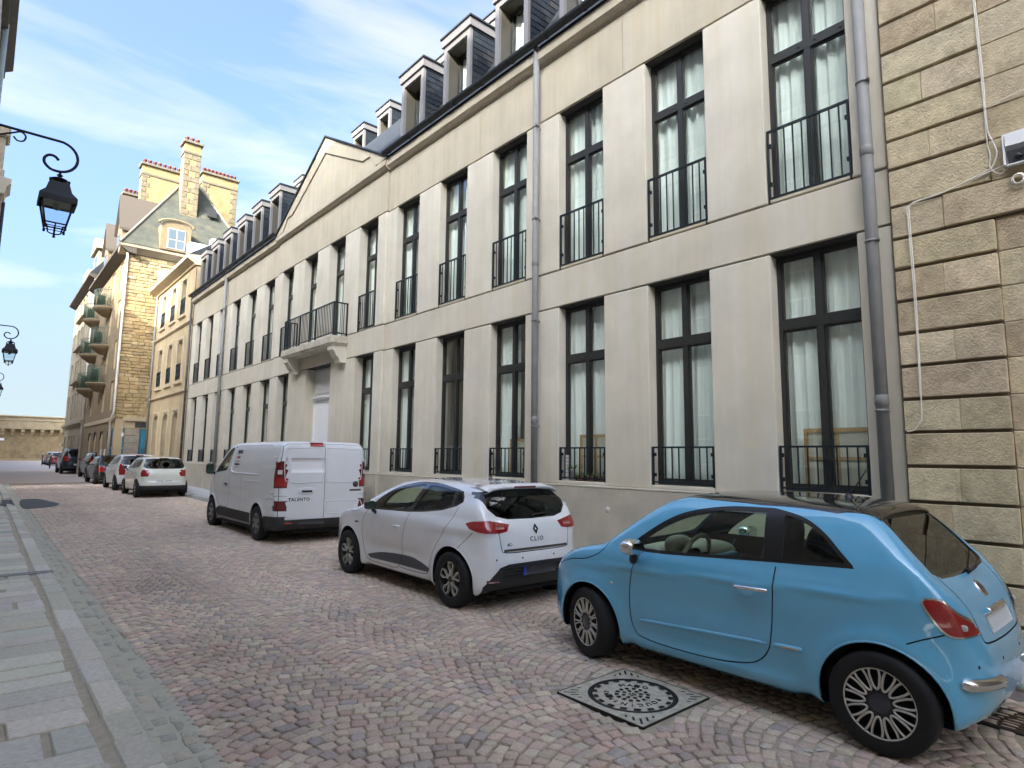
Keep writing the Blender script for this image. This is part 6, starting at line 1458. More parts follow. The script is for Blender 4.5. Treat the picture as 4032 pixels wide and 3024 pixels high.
    sk.cut('rear_trim',rw,'rear',only=('body',)); sk.cut('rear_glass',shrink(rw,.022),'rear',only=('rear_trim',))
    sk.cut('diffuser',[(-.73,.28),(-.66,.37),(-.56,.485),(-.45,.515),(0,.52),(.45,.515),(.56,.485),(.66,.37),(.73,.28),(.73,.1),(-.73,.1)],'rear',only=('body',))
    sk.cut('windscreen',[(-.66,1.03),(-.52,1.34),(0,1.385),(.52,1.34),(.66,1.03),(0,.99)],'front',only=('body',))
    sk.cut('lower_trim',smoothpath([(2.66,.345),(2.3,.41),(1.85,.44),(1.45,.435),(1.08,.36)],3)+[(1.12,.315),(1.85,.315),(2.58,.305)],'side',only=('body',))
    O=('body','lower_trim')
    fd=smoothpath([(2.55,1.03),(2.72,.92),(2.80,.78),(2.80,.58),(2.73,.37),(2.63,.275),(2.2,.262),(1.82,.285),(1.74,.56),(1.66,.82),(1.60,.98)],3); sk.seam(fd,.008,'side',only=O)
    rd=smoothpath([(.64,1.12),(.66,1.04),(.72,.92),(.86,.74),(1.0,.57),(1.10,.36),(1.18,.29),(1.5,.275),(1.80,.285)],3); sk.seam(rd,.008,'side',only=O)
    sk.seam(smoothpath([(.50,.66),(.40,.76),(.28,.86)],3),.007,'side',only=O)
    sk.seam(smoothpath([(2.75,1.02),(3.0,.93),(3.35,.88),(3.65,.80)],3),.007,'side',only=O)
    hs=smoothpath([(-.60,.985),(-.56,.86),(-.545,.78),(-.53,.69),(-.47,.64),(0,.635),(.47,.64),(.53,.69),(.545,.78),(.56,.86),(.60,.985)],3); sk.seam(hs,.009,'rear',only=('body','lamp'))
    sk.cut('door',fd+[(1.60,.99),(2.0,.975),(2.5,.97)],'side',only=('body',)); sk.cut('rdoor',rd+[(1.74,.56),(1.66,.82),(1.60,.985),(1.3,1.01),(.93,1.05)],'side',only=('body',))
    sk.part('body','body',WPNT,o)
    for s_ in (-1,1):
        sk.part('door','front_door',WPNT,o,0,s_); sk.part('rdoor','rear_door',WPNT,o,0,s_); sk.part('trim','window_trim',BLKG,o,.003,s_); sk.part('glassF','front_window',AGL,o,.006,s_); sk.part('glassR','rear_side_window',AGLD,o,.006,s_); sk.part('glassQ','quarter_window',AGLD,o,.006,s_)
        l=sk.part('lamp','tail_light',REDL,o,-.004,s_); sk.part('lower_trim','lower_trim',mat('dark_grey_trim',(.05,.055,.065),.4),o,-.006,s_)
    sk.part('rear_trim','rear_window_trim',BLKG,o,.003); sk.part('rear_glass','rear_window',AGLD,o,.006); sk.part('diffuser','diffuser',BLKM,o,.012); sk.part('windscreen','windscreen',AGL,o,.004)
    for l in ('body','door','rdoor','trim'): sk.part(l,'cabin_lining',LINER,o,.035,0,True)
    for yc in ys: arch_liner(o,sk,yc,.315,.392,.42,.81)
    arch_lips(sh,o,ys,.315,R+.002,WPNT)
    b=MB(); b.box(-.52,.52,.2,3.85,.165,.25); b.box(-.70,.70,1.05,2.75,.166,.25); b.obj('underbody',UND,o)
    wheel(o,-.765,.62,.312,.20,.212,'twin',0,-1); wheel(o,-.765,3.21,.312,.20,.212,'twin',0,-1); wheel(o,.765,.62,.312,.20,.212,'twin',0,1); wheel(o,.765,3.21,.312,.20,.212,'twin',0,1)
    mirror_pair(o,2.42,1.04,.85,BLKG,BLKP); handles(sh,o,[(1.86,.80)],WPNT,.2)
    cabin(o,(1.75,.95),.46,.36,.25,(2.55,.82),top=1.12)
    # tailgate: diamond badge, name, chrome strip, high brake light, wiper, plate, sensors
    p=sh.at_rear(0,.875); b=MB(); V=[]
    for k,(q,d) in enumerate(((1,0),(.86,.012),(.50,.010),(.40,.0))): V+=[(p[0]+.036*q,p[1]-d-.002,p[2]),(p[0],p[1]-d-.002-.028*q,p[2]+.062*q),(p[0]-.036*q,p[1]-d-.002,p[2]),(p[0],p[1]-d-.002+.022*q,p[2]-.062*q)]
    V=[(x,p[1]+(y-p[1])*.8+(-.35*(z-p[2]))*0,z) for x,y,z in V]; V=[]
    n=sh.normal(np.array([p]))[0]; up=np.cross(n,[1,0,0]); up=up*(1 if up[2]>0 else -1)
    for q,d in ((1,0),(.86,.012),(.52,.011),(.42,.001)):
        for a,bb in ((1,0),(0,1),(-1,0),(0,-1)): v=p+np.array([1,0,0])*a*.040*q+up*bb*.062*q+n*(d+.002); V.append(tuple(v))
    b.add(V,[(4*i+k,4*i+(k+1)%4,4*i+4+(k+1)%4,4*i+4+k) for i in range(3) for k in range(4)]); b.obj('badge',mat('dark_chrome',(.12,.12,.125),.2,metal=.9),o)
    rear_text(sh,'CLIO',.072,0,.765,mat('dark_chrome',(.12,.12,.125),.2,metal=.9),o,space=1.45)
    rear_text(sh,'dCi',.045,-.42,.725,mat('dark_chrome',(.12,.12,.125),.2,metal=.9),o)
    rear_grid(sh,-.50,.50,.652,.676,.010,16,2).obj('tailgate_strip',mat('satin_dark_strip',(.10,.095,.085),.3,metal=.7),o)
    pl=rear_grid(sh,-.26,.26,.375,.475,.018,8,2).obj('number_plate',mat('dark_blank_plate',(.035,.038,.045),.5),o); rear_grid(sh,-.258,-.215,.377,.473,.021,2,2).obj('blue_band',mat('plate_blue',(.02,.05,.35),.5),pl)
    for k in range(4): rear_grid(sh,-.52,.52,.36+.035*k,.372+.035*k,-.002,10,1,thick=.02).obj('grille_slat',BLKP,o)
    for sg in (-1,1):
        rear_grid(sh,min(sg*.70,sg*.56),max(sg*.70,sg*.56),.325,.350,.006,5,1).obj('reflector',REDD,o)
        for xx in (.25,.60): q=sh.at_rear(sg*xx,.57); ellipsoid((q[0],q[1],q[2]),.012,.004,.012,10,8).obj('parking_sensor',BLKP,o)
        l=rear_grid(sh,min(sg*.60,sg*.48),max(sg*.60,sg*.48),.90,.935,.008,5,1).obj('reversing_lens',mat('pinkish_lens',(.45,.16,.14),.12,coat=.8),o)
    b=MB(); V=[]
    for k in range(17):
        x=-.56+1.12*k/16; e=1-(abs(x)/.62)**4; a=sh.at_top(x,.62); V+=[(x,.66,a[2]+.002),(x,.45,a[2]-.005+.0*e),(x,.31-.03*e,a[2]-.045+.01*e),(x,.325-.03*e,a[2]-.065),(x,.5,a[2]-.06)]
    b.add(V,[(5*k+j,5*k+(j+1)%5,5*k+5+(j+1)%5,5*k+5+j) for k in range(16) for j in range(5)],True); sp=b.obj('spoiler',WPNT,o)
    a=sh.at_top(0,.62); b=MB(); b.box(-.17,.17,.272,.30,a[2]-.058,a[2]-.036); b.obj('high_brake_light',REDD,sp)
    b=MB(); q=sh.at_rear(0,1.02); b.tube([(0,q[1]-.02,1.02),(.05,q[1]-.02,1.04),(.34,q[1]+.01,1.05)],.010,6); b.obj('rear_wiper',BLKP,o)
    a=sh.at_top(0,.95); b=MB(); b.cyl((0,.95,a[2]),(0,.86,a[2]+.16),.006,8,.004); b.lathe([(.032,0),(.022,.02),(.008,.035)],(0,.95,a[2]-.004),n=12); b.obj('aerial',BLKP,o)
    for sg in (-1,1): q=sh.at_side(2.98,.765,sg); b=MB(); b.box(q[0]-.004,q[0]+.004,2.93,3.03,.755,.778); b.obj('side_emblem',BLKP,o)
    return o
white_hatch()
# ------------------------------------------------------------------ white panel van
def white_van():
    o=thing('white_van','white panel van with twin rear doors parked ahead of the white hatchback','van',(5.20,11.60,gz(13)))
    side=[(.02,.36),(0,.50),(.0,.9),(.015,1.3),(.04,1.6),(.07,1.82),(.12,1.915),(.22,1.95),(.6,1.968),(1.8,1.97),(2.7,1.955),(3.05,1.925),(3.25,1.87),(3.45,1.75),(3.75,1.53),(4.02,1.33),(4.2,1.24),(4.5,1.13),(4.76,.98),(4.92,.80),(4.99,.62),(5.0,.45),(4.95,.3),(4.8,.23),(4.4,.22),(2.5,.22),(.6,.24),(.15,.27)]
    plan=[(0,-.005),(.50,.0),(.72,.012),(.83,.045),(.90,.10),(.945,.20),(.965,.5),(.972,1.2),(.975,2.5),(.972,3.6),(.955,4.1),(.91,4.45),(.80,4.75),(.6,4.92),(.32,5.0),(0,5.02)]
    front=[(0,.2),(.84,.21),(.905,.27),(.935,.40),(.955,.60),(.970,.85),(.975,1.05),(.968,1.20),(.952,1.32),(.925,1.50),(.89,1.68),(.855,1.81),(.81,1.89),(.72,1.94),(.5,1.962),(0,1.975)]
    Skin.rear_y=.16
    def bulge(x,y,z):
        s=0
        for yc in (.97,4.07):
            r=np.hypot(y-yc,z-.34); s=s+.022*np.exp(-((r-.40)/.07)**2)*S5(.6,.85,np.abs(x))*S5(1.0,.8,z)
        s=s-.012*np.exp(-((z-.80)/.14)**2)*np.exp(-((y-2.5)/1.1)**4)*S5(.6,.85,np.abs(x)); return s
    sh=Shell(side,plan,front,(.06,.05),bulge,lambda y,z:S5(1.2,1.8,z)*(.05*S5(2.8,3.9,y))); sk=sh.skin(.9,4.0,1.05,110,38,130)
    ys=(.97,4.07); R=.40
    for yc in ys: sk.cut('hole',circle(yc,.34,R,44),'side')
    sk.drop('hole')
    sk.cut('trim',[(3.92,1.25),(3.72,1.44),(3.42,1.66),(3.18,1.80),(2.98,1.835),(2.90,1.80),(2.93,1.62),(3.02,1.40),(3.10,1.32),(3.3,1.30)],'side')
    sk.cut('glassF',[(3.66,1.35),(3.55,1.51),(3.34,1.68),(3.14,1.78),(3.00,1.80),(2.95,1.78),(2.98,1.62),(3.06,1.43),(3.13,1.36),(3.3,1.335)],'side')
    lp=[(.02,1.56),(.07,1.555),(.13,1.52),(.165,1.42),(.175,1.20),(.17,1.05),(.02,1.05)]
    sk.cut('lamp',lp,'side'); sk.cut('lamp',[(-.99,1.05),(-.99,1.56),(-.905,1.56),(-.885,1.05)],'rear'); sk.cut('lamp',[(.99,1.05),(.99,1.56),(.905,1.56),(.885,1.05)],'rear')
    sk.cut('lampW',[(.05,1.31),(.10,1.31),(.10,1.39),(.05,1.39)],'side',only=('lamp',))
    for v_,k0,k1 in (('side',-.1,.14),('rear',-1.2,1.2)): sk.cut('lampR',[(k0,1.08),(k1,1.08),(k1,1.25),(k0,1.25)],v_,only=('lamp',))
    sk.cut('lamp2',[(.02,.81),(.11,.81),(.12,.62),(.02,.62)],'side',only=('body',)); sk.cut('lamp2',[(-.99,.62),(-.99,.81),(-.905,.81),(-.905,.62)],'rear',only=('body',)); sk.cut('lamp2',[(.99,.62),(.99,.81),(.905,.81),(.905,.62)],'rear',only=('body',))
    sk.cut('bumper',[(-1.1,.1),(-1.1,.50),(-.90,.50),(-.88,.455),(.88,.455),(.90,.50),(1.1,.50),(1.1,.1)],'rear',only=('body',)); sk.cut('bumper',[(.0,.1),(.0,.52),(.56,.50),(.60,.40),(.60,.1)],'side',only=('body',))
    sk.cut('cladding',[(1.42,.30),(1.40,.40),(1.45,.50),(3.55,.50),(3.66,.45),(3.64,.30)],'side',only=('body',)); sk.cut('sill',[(1.3,.15),(1.36,.298),(3.7,.298),(3.75,.15)],'side',only=('body',))
    sk.cut('windscreen',[(-.80,1.36),(-.72,1.80),(0,1.86),(.72,1.80),(.80,1.36),(0,1.27)],'front',only=('body',))
    sk.seam([(3.98,1.24),(4.02,1.1),(3.93,.9),(3.76,.72),(3.60,.56),(3.4,.515),(2.96,.515),(2.86,.62),(2.86,1.2),(2.86,1.86)],.008,'side',only=('body','cladding'))
    sk.seam([(.0,.90),(.12,.90),(.30,.86),(.55,.80)],.006,'side',only=('body',)); sk.seam([(2.05,.515),(2.05,1.26)],.006,'side',only=('body',)); 
    for sg in (-1,1): sk.seam([(sg*.875,.47),(sg*.875,1.0),(sg*.862,1.55),(sg*.82,1.84),(sg*.74,1.885),(0,1.90)],.010,'rear',only=('body',))
    sk.seam([(0,.46),(0,1.90)],.010,'rear',only=('body',))
    sk.cut('door',[(-.87,.47),(-.87,1.0),(-.857,1.55),(-.815,1.835),(-.735,1.88),(0,1.895),(0,.47)],'rear',only=('body',)); sk.cut('doorR',[(.87,.47),(.87,1.0),(.857,1.55),(.815,1.835),(.735,1.88),(0,1.895),(0,.47)],'rear',only=('body',))
    sk.part('body','body',VPNT,o); sk.part('door','rear_door',VPNT,o,-.003); sk.part('doorR','rear_door',VPNT,o,-.003)
    for s_ in (-1,1):
        sk.part('trim','window_trim',BLKP,o,.002,s_); sk.part('glassF','door_window',AGL,o,.006,s_); sk.part('cladding','side_cladding',BLKM,o,-.012,s_); sk.part('lamp2','lower_lamp',REDD,o,-.003,s_)
        l=sk.part('lamp','tail_light',REDD,o,-.006,s_)
        sk.part('lampW','reversing_lens',CLRL,l,-.006,s_); sk.part('lampR','red_lens',REDL,l,-.006,s_)
    sk.part('bumper','bumper',BLKM,o,-.012); [sk.part('sill','sill',mat('sill_grey',(.25,.25,.24),.5),o,0,q_) for q_ in (-1,1)]; sk.part('windscreen','windscreen',AGL,o,.004)
    for l in ('body','door','doorR','trim'): sk.part(l,'cabin_lining',LINER,o,.035,0,True)
    for yc in ys: arch_liner(o,sk,yc,.34,.42,.5,.92)
    arch_lips(sh,o,ys,.34,R+.002,VPNT,.010)
    b=MB(); b.box(-.6,.6,.25,4.75,.17,.30); b.box(-.88,.88,1.45,3.6,.17,.30); b.obj('underbody',UND,o); b=MB(); b.box(-.85,.85,2.75,2.80,.3,1.85); b.obj('bulkhead',LINER,o)
    for x,sg in ((-.865,-1),(.865,1)):
        for yc in ys: wheel(o,x,yc,.335,.215,.205,'cap',0,sg,mat('grey_wheel_cover',(.22,.225,.23),.4,metal=.5))
    cabin(o,(3.0,),.75,.55,.28,(3.75,1.12),top=1.45); mirror_pair(o,3.95,1.34,.99,BLKP,BLKP,.085,.125); handles(sh,o,[(3.05,1.02)],BLKP,.16)
    # pressed panel outline and load rail on the side
    for sg in (-1,1):
        strip_on_side(sh,[(2.72,1.86),(2.76,1.70),(2.78,1.45),(2.74,1.32),(2.60,1.285),(2.0,1.28),(.95,1.28)],.030,.012,'pressed_rib',VPNT,o,sg,42); strip_on_side(sh,[(2.70,1.87),(1.6,1.875),(.62,1.87),(.56,1.80)],.02,.006,'pressed_rib',VPNT,o,sg,24); strip_on_side(sh,[(1.9,1.14),(.9,1.14)],.02,.006,'pressed_rib',VPNT,o,sg,10)
        for z in (1.63,.96,.86): strip_on_side(sh,[(.16,z),(.30,z)],.05,.010,'hinge',VPNT,o,sg,6)
    # rear door pressings, handle, lettering, badge, lamps
    def outline(pts,m=VPNT,r=.008,nm='pressed_rib'):
        b=MB(); Q=np.array([(x,1.2,z) for x,z in smoothpath(pts,5,True)]); p=sh.solve(Q,np.tile(np.array([0.,-1.,0]),(len(Q),1)),1.6,15); b.tube([(a[0],a[1]-.004,a[2]) for a in p],r,5,True); b.obj(nm,m,o)
    outline([(-.78,1.22),(-.80,1.5),(-.77,1.76),(-.70,1.80),(-.10,1.82),(-.05,1.76),(-.04,1.2),(-.12,1.16),(-.5,1.14),(-.72,1.18)]); outline([(.78,1.22),(.80,1.5),(.77,1.76),(.70,1.80),(.10,1.82),(.05,1.76),(.04,1.2),(.12,1.16),(.5,1.14),(.72,1.18)])
    outline([(.06,.56),(.06,.74),(.10,.78),(.7,.78),(.80,.74),(.82,.56),(.4,.54)])
    b=MB(); p=sh.at_rear(-.36,.99); superell((-.36,p[1]-.004,.99),.17,.012,.065,.6).obj('handle_cup',VPNT,o); b.box(-.46,-.26,p[1]-.030,p[1]-.012,.968,1.002); b.obj('rear_handle',BLKP,o)
    rear_text(sh,'TALENTO',.085,-.50,.83,mat('dark_chrome',(.12,.12,.125),.2,metal=.9),o,space=1.15,bold=.002)
    p=sh.at_rear(.66,1.10); b=MB(); b.lathe([(0,.012),(.05,.012),(.062,.004),(.062,-.01)],axis='y',n=24); b.V=[(x+p[0],p[1]-h_,z+p[2]) for x,h_,z in b.V]; b.obj('badge',mat('badge_grey',(.10,.07,.07),.3,metal=.5),o)
    rear_grid(sh,.53,.79,.965,1.0,.006,4,1).obj('name_strip',mat('brown_strip',(.10,.07,.055),.4),o)
    rear_grid(sh,-.30,-.02,1.845,1.925,.012,6,2).obj('high_brake_light',REDL,o)
    rear_grid(sh,-.78,.0,1.34,1.62,.004,6,3).obj('white_sticker',mat('white_sticker',(.80,.80,.80),.6),o)
    rear_grid(sh,-.76,-.62,.385,.415,.016,4,1).obj('reflector',REDL,o)
    rear_grid(sh,-.50,.02,.36,.455,.018,6,2).obj('number_plate',mat('dark_blank_plate',(.035,.038,.045),.5),o)
    # side lettering
    def side_text(t,size,y,z,m,bold=.0):
        p=sh.at_side(y,z,-1); n=sh.normal(np.array([p]))[0]; tl=math.asin(max(-1,min(1,n[2])))
        text_mesh(t,size,'lettering',m,o,(p[0]-.003,p[1],p[2]),(math.pi/2-tl,0,-math.pi/2),.001,bold=bold)
    DK=mat('sign_black',(.03,.03,.035),.5); RD=mat('sign_red',(.50,.03,.03),.5)
    side_text('aepca',.15,2.42,1.745,DK,.004); side_text('ecom',.10,2.45,1.62,RD,.003)
    strip_on_side(sh,[(2.62,1.53),(2.28,1.53)],.025,.002,'sign_line',mat('sign_grey',(.2,.2,.2),.5),o,-1,6); strip_on_side(sh,[(2.64,1.465),(2.28,1.465)],.05,.002,'sign_bar',DK,o,-1,6); strip_on_side(sh,[(2.58,1.40),(2.40,1.40)],.022,.002,'sign_line',mat('sign_grey',(.2,.2,.2),.5),o,-1,6)
    p=sh.at_side(2.74,1.70,-1); ellipsoid((p[0]-.001,2.70,1.68),.004,.022,.022,10,8).obj('sign_dot',RD,o)
    return o
white_van()
# ------------------------------------------------------------------ cars further down the street
Skin.rear_y=.75
def far_car(name,label,cat,loc,L,W,H,paintm,kind,tail=REDL,roofm=None,wheelm=None,group='cars parked far down the street',wb=None,ro=None,trimz=None,plate=True,black_side=False,back='round'):
    """simplified hatchback, saloon or off-roader with its own outline"""
    o=thing(name,label,cat,loc,group); hw=W/2; r=.30 if H<1.6 else .36
    ro=ro or .58*L/3.9; wb=wb or .635*L; ys=(ro,ro+wb); belt=.64*H
    if kind=='hatch':
        side=[(.02,.34),(0,.46),(.015,.58),(.05,.40*H),(.07,.55*H),(.12,belt),(.19,.74*H),(.30,.90*H),(.38,.945*H),(.6,.975*H),(.25*L,.995*H),(.40*L,H),(.52*L,.975*H),(.62*L,.88*H),(.72*L,.73*H),(.77*L,.665*H),(.86*L,.61*H),(.94*L,.50*H),(.985*L,.38*H),(L,.30*H),(.985*L,.18*H),(.95*L,.15*H),(.5*L,.13*H),(.15*L,.14*H),(.03*L,.19*H)]
    elif kind=='saloon':
        side=[(.02,.34),(0,.46),(.02,.58),(.06,.45*H),(.10,.60*H),(.20,.665*H),(.40,.69*H),(.62,.76*H),(.95,.90*H),(1.25,.97*H),(.40*L,H),(.52*L,.98*H),(.60*L,.90*H),(.70*L,.72*H),(.74*L,.665*H),(.85*L,.62*H),(.94*L,.52*H),(.985*L,.40*H),(L,.31*H),(.985*L,.18*H),(.95*L,.15*H),(.5*L,.13*H),(.15*L,.14*H),(.03*L,.19*H)]
    else:
        side=[(.02,.38),(0,.55),(.01,.75),(.03,.45*H),(.05,.60*H),(.08,.68*H),(.14,.84*H),(.20,.94*H),(.32,.975*H),(.7,.995*H),(.35*L,H),(.50*L,.985*H),(.60*L,.90*H),(.69*L,.74*H),(.73*L,.665*H),(.86*L,.62*H),(.95*L,.54*H),(.985*L,.42*H),(L,.32*H),(.99*L,.2*H),(.95*L,.17*H),(.5*L,.16*H),(.15*L,.17*H),(.03*L,.2*H)]
    plan=[(0,0),(.38*hw,.008),(.62*hw,.05),(.80*hw,.14),(.90*hw,.30),(.96*hw,.6),(.99*hw,.25*L),(hw,.45*L),(.99*hw,.68*L),(.96*hw,.78*L),(.88*hw,.88*L),(.70*hw,.96*L),(.4*hw,.995*L),(0,L+.01)]
    front=[(0,.09*H),(.84*hw,.10*H),(.91*hw,.14*H),(.94*hw,.22*H),(.97*hw,.36*H),(hw,.48*H),(.995*hw,.57*H),(.97*hw,.625*H),(.93*hw,.655*H),(.90*hw,.69*H),(.84*hw,.80*H),(.77*hw,.89*H),(.68*hw,.95*H),(.5*hw,.985*H),(0,1.005*H)]
    R=r+.055
    def bulge(x,y,z):
        s=0
        for yc in ys: s=s+.022*np.exp(-((np.hypot(y-yc,z-r)-R)/.08)**2)*S5(.55*hw,.85*hw,np.abs(x))*S5(.66*H,.55*H,z)
        return s
    sh=Shell(side,plan,front,(.09,.10),bulge,lambda y,z:S5(.64*H,.9*H,z)*(.06*S5(.3*L,.05*L,y)+.06*S5(.5*L,.7*L,y))); sk=sh.skin(.2*L,.78*L,.42*H,56,16,64)
    for yc in ys: sk.cut('hole',circle(yc,r,R,28),'side')
    sk.drop('hole')
    if kind=='saloon': win=[(.695*L,.675*H),(.60*L,.86*H),(.52*L,.935*H),(.40*L,.955*H),(.30*L,.93*H),(.22*L,.84*H),(.165*L,.74*H),(.17*L,.71*H),(.3*L,.69*H)]
    elif kind=='hatch': win=[(.715*L,.675*H),(.62*L,.83*H),(.52*L,.925*H),(.40*L,.95*H),(.27*L,.945*H),(.19*L,.91*H),(.15*L,.80*H),(.16*L,.735*H),(.3*L,.70*H),(.5*L,.685*H)]
    else: win=[(.685*L,.68*H),(.60*L,.86*H),(.50*L,.935*H),(.35*L,.95*H),(.15*L,.94*H),(.09*L,.90*H),(.07*L,.76*H),(.09*L,.715*H),(.35*L,.69*H)]
    sk.cut('glass',win,'side')
    pil=(.42*L) if kind!='suv' else .40*L
    sk.cut('pillar',[(pil-.03,.6*H),(pil+.04,.6*H),(pil-.01,H),(pil-.08,H)],'side',only=('glass',))
    if kind=='suv': sk.cut('pillar',[(.215*L,.6*H),(.235*L,.6*H),(.22*L,H),(.20*L,H)],'side',only=('glass',))
    g=.80*hw
    rwz={'hatch':(.685*H,.93*H),'saloon':(.72*H,.935*H),'suv':(.67*H,.915*H)}[kind]
    rw=[(-g,rwz[0]+.06*H),(-.86*g,rwz[1]-.02),(-.5*g,rwz[1]),(.5*g,rwz[1]),(.86*g,rwz[1]-.02),(g,rwz[0]+.06*H),(.88*g,rwz[0]+.01),(.5*g,rwz[0]),(-.5*g,rwz[0]),(-.88*g,rwz[0]+.01)]
    sk.cut('rear_glass',rw,'rear',only=('body',)) if kind!='saloon' else sk.cut('rear_glass',[(x,(y)) for x,y in [(-.9*g,.42),(-.72*g,1.05),(0,1.12),(.72*g,1.05),(.9*g,.42),(0,.36)]],'top',only=('body',),pred=lambda c,n:n[1]<-.1)
    sk.cut('windscreen',[(-.85*hw,.70*H),(-.68*hw,.93*H),(0,.955*H),(.68*hw,.93*H),(.85*hw,.70*H),(0,.68*H)],'front',only=('body',))
    lz=trimz or ((.42*H,.60*H) if kind!='suv' else (.50*H,.86*H)); xi={'hatch':.78,'saloon':.62,'suv':.80}[kind]*hw
    for sg in (-1,1): sk.cut('lamp',[(sg*xi,lz[0]),(sg*1.1*hw,lz[0]),(sg*1.1*hw,lz[1]),(sg*xi*.97,lz[1])],'rear',only=('body',),pred=lambda c,n:c[1]<.2)
    sk.cut('lamp',[(.0,lz[0]),(.0,lz[1]),(.16,lz[1]),(.24,(lz[0]+lz[1])/2),(.20,lz[0])],'side',only=('body',))
    if black_side: sk.cut('low',[(-2,.05),(-2,.42),(2,.42),(2,.05)],'rear',only=('body',))
    if roofm: sk.cut('roof',[(-hw,.05*L),(-hw,.60*L),(hw,.60*L),(hw,.05*L)],'top',only=('body',),pred=lambda c,n:c[2]>.80*H)
    dl=[(.66*L,.67*H),(.675*L,.45*H),(.66*L,.22*H),(.64*L,.18*H),(pil,.18*H),(pil-.02,.4*H),(pil,.69*H)]; sk.seam(dl,.008,'side',only=('body',))
    if kind!='hatch' or L>3.8: sk.seam([(pil,.18*H),(.27*L,.18*H),(.25*L,.4*H),(.2*L,.55*H),(.18*L,.72*H)],.008,'side',only=('body',))
    sk.part('body','body',paintm,o); sk.part('roof','roof_panel',roofm or paintm,o)
    for s_ in (-1,1): sk.part('glass','side_window',AGLD,o,.004,s_); sk.part('lamp','tail_light',tail,o,-.003,s_)
    sk.part('pillar','pillar',BLKP,o,.002); sk.part('rear_glass','rear_window',AGLD,o,.004); sk.part('windscreen','windscreen',AGLD,o,.004); sk.part('low','lower_bumper',BLKM,o,-.004)
    for yc in ys: arch_liner(o,sk,yc,r,R+.02,.45*hw,.93*hw)
    b=MB(); b.box(-.8*hw,.8*hw,.25,L-.3,.18,.28); b.obj('underbody',UND,o); b=MB(); b.box(-.86*hw,.86*hw,.5,.7*L,.3,.58*H); b.obj('cabin_floor',LINER,o)
    for x,sg in ((-(hw-.10),-1),((hw-.10),1)):
        for yc in ys: wheel(o,x,yc,r,.19,r*.66,'cap',0,sg,wheelm or mat('grey_wheel_cover',(.22,.225,.23),.4,metal=.5))
    for sx in (-.42*hw,.42*hw): seat(o,sx,.46*L,.24,.5,top=.74*H)
    mirror_pair(o,.635*L,.70*H,hw-.02,BLKP if paintm is not RED_ else paintm,BLKP)
    if plate: rear_grid(sh,-.25,.25,.33*H,.40*H,.006,4,1,y0=1.0).obj('number_plate',mat('blank_plate_far',(.50,.52,.50),.5),o)
    if kind!='saloon':
        b=MB(); q=sh.at_rear(0,rwz[0]+.02); b.tube([(0,q[1]-.02,rwz[0]+.02),(.3,q[1]+.0,rwz[0]+.05)],.010,6); b.obj('rear_wiper',BLKP,o)
        a=sh.at_top(0,.12*L); b=MB(); b.box(-.14,.14,.085*L,.105*L,a[2]-.05,a[2]-.015); b.obj('high_brake_light',REDD,o)
    handles(sh,o,[(.455*L,.55*H)]+([(.25*L,.57*H)] if L>3.75 else []),paintm if paintm is not DARK_ else BLKP,.16)
    b=MB(); a=sh.at_top(0,.22*L); b.cyl((0,.22*L,a[2]),(0,.19*L,a[2]+.12),.008,6); b.obj('aerial',BLKP,o)
    return o,sh
CREAMP=paint('ivory_car_paint',(.76,.77,.68),.28,dirt=1); WH2=paint('white_car_paint_two',(.78,.79,.79),.28,dirt=1); DARK_=paint('black_car_paint',(.008,.009,.010),.25,coat=.25); NAVY_=paint('navy_car_paint',(.012,.015,.032),.25,coat=.3); RED_=paint('dark_red_car_paint',(.16,.010,.018),.2); GREY_=paint('grey_car_paint',(.20,.20,.19),.25)
far_car('white_hatchback','ivory white small hatchback with square red lamps, rearmost of the far row','car',(5.08,24.72,gz(26)),3.60,1.655,1.47,CREAMP,'hatch',trimz=(.50*1.47,.66*1.47),black_side=True,ro=.55,wb=2.367)
far_car('white_hatchback','white rounded hatchback with tall triangular lamps second in the far row','car',(5.10,29.35,gz(31)),3.85,1.67,1.52,WH2,'hatch',trimz=(.42*1.52,.72*1.52),ro=.6,wb=2.46)
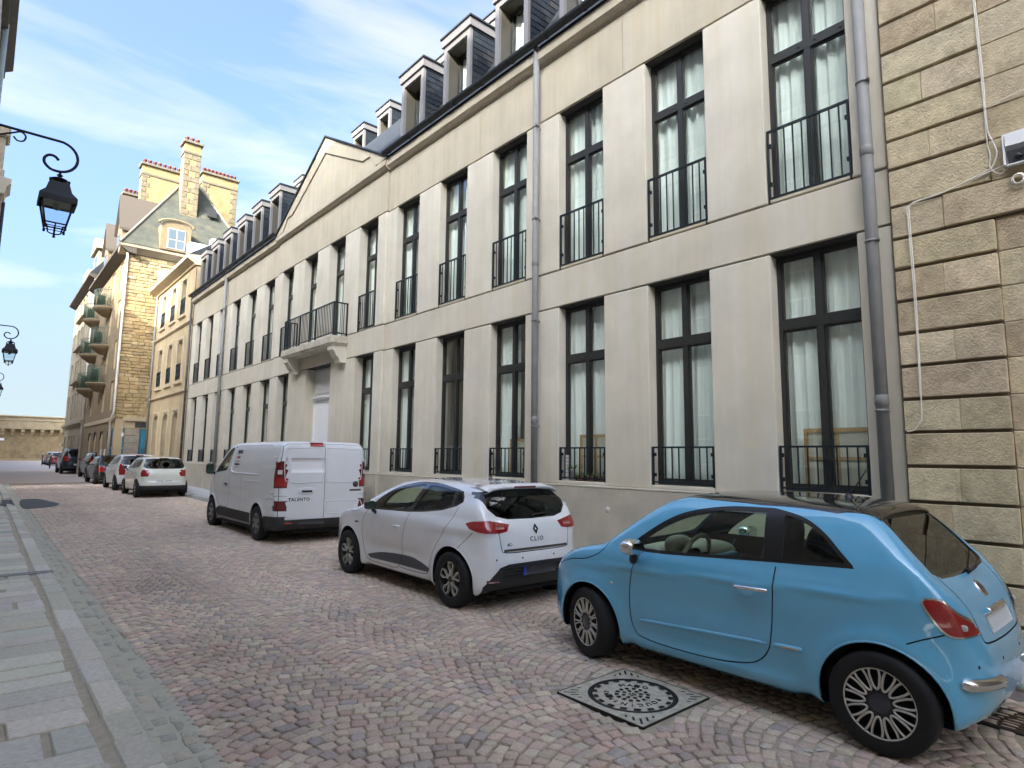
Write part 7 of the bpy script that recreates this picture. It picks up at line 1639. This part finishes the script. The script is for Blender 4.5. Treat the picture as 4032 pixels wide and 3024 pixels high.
far_car('black_saloon','black low saloon third in the far row ahead of the white hatchbacks','car',(5.14,35.0,gz(37)),4.45,1.78,1.42,DARK_,'saloon',plate=False)
far_car('dark_estate','dark car roof showing beyond the black saloon','car',(5.6,42.4,gz(44)),4.5,1.80,1.55,DARK_,'suv',plate=False)
oo,sh=far_car('blue_off_roader','tall dark blue off roader with red pillar lamps and silver roof rails','car',(5.18,51.2,gz(53)),4.64,1.89,1.74,NAVY_,'suv')
for sg in (-1,1):
    b=MB(); P=[sh.at_top(sg*.62,y) for y in (.35,.6,1.4,2.2,2.5)]; b.tube([(p[0],p[1],p[2]+(.05 if 0<k<4 else .0)) for k,p in enumerate(P)],.022,6); b.obj('roof_rail',mat('rail_silver',(.6,.6,.58),.3,metal=.7),oo)
far_car('red_hatchback','dark red hatchback with white roof parked far off near the rampart','car',(6.3,78.,gz(80)),4.0,1.72,1.46,RED_,'hatch',roofm=WH2,plate=False)
far_car('grey_hatchback','pale grey car parked furthest off beside the red one','car',(6.4,85.,gz(87)),4.1,1.74,1.47,GREY_,'hatch',plate=False,roofm=WH2)

# ------------------------------------------------------------------ bollards, striped post and barrier near the far cars
for x,y,lab in ((4.75,67.,'thin black bollard in front of the dark red car'),(5.25,84.,'thin black bollard at the left wheel of the dark red car')):
    t=thing('bollard',lab,'bollard',(x,y,gz(y)),'bollards at the far end'); b=MB(); b.cyl((0,0,0),(0,0,.95),.05,10); b.obj('post',BLK,t); b=MB(); b.lathe([(.05,.95),(.065,.97),(.05,1.02),(0,1.05)],n=10); b.obj('knob',BLK,t)
t=thing('striped_post','white and black striped post beside the far grey house','post',(5.8,70.,gz(70)))
b=MB(); b.cyl((0,0,0),(0,0,2.0),.06,10); b.obj('pole',mat('post_black',(.02,.02,.02),.5),t)
for k in range(4): b=MB(); b.lathe([(.062,.5+k*.4),(.064,.5+k*.4),(.064,.7+k*.4),(.062,.7+k*.4)],n=12); b.obj('stripe',WHITE,t)
superell((0,0,2.1),.12,.12,.14,.8).obj('head',mat('post_black',(.02,.02,.02),.5),t)
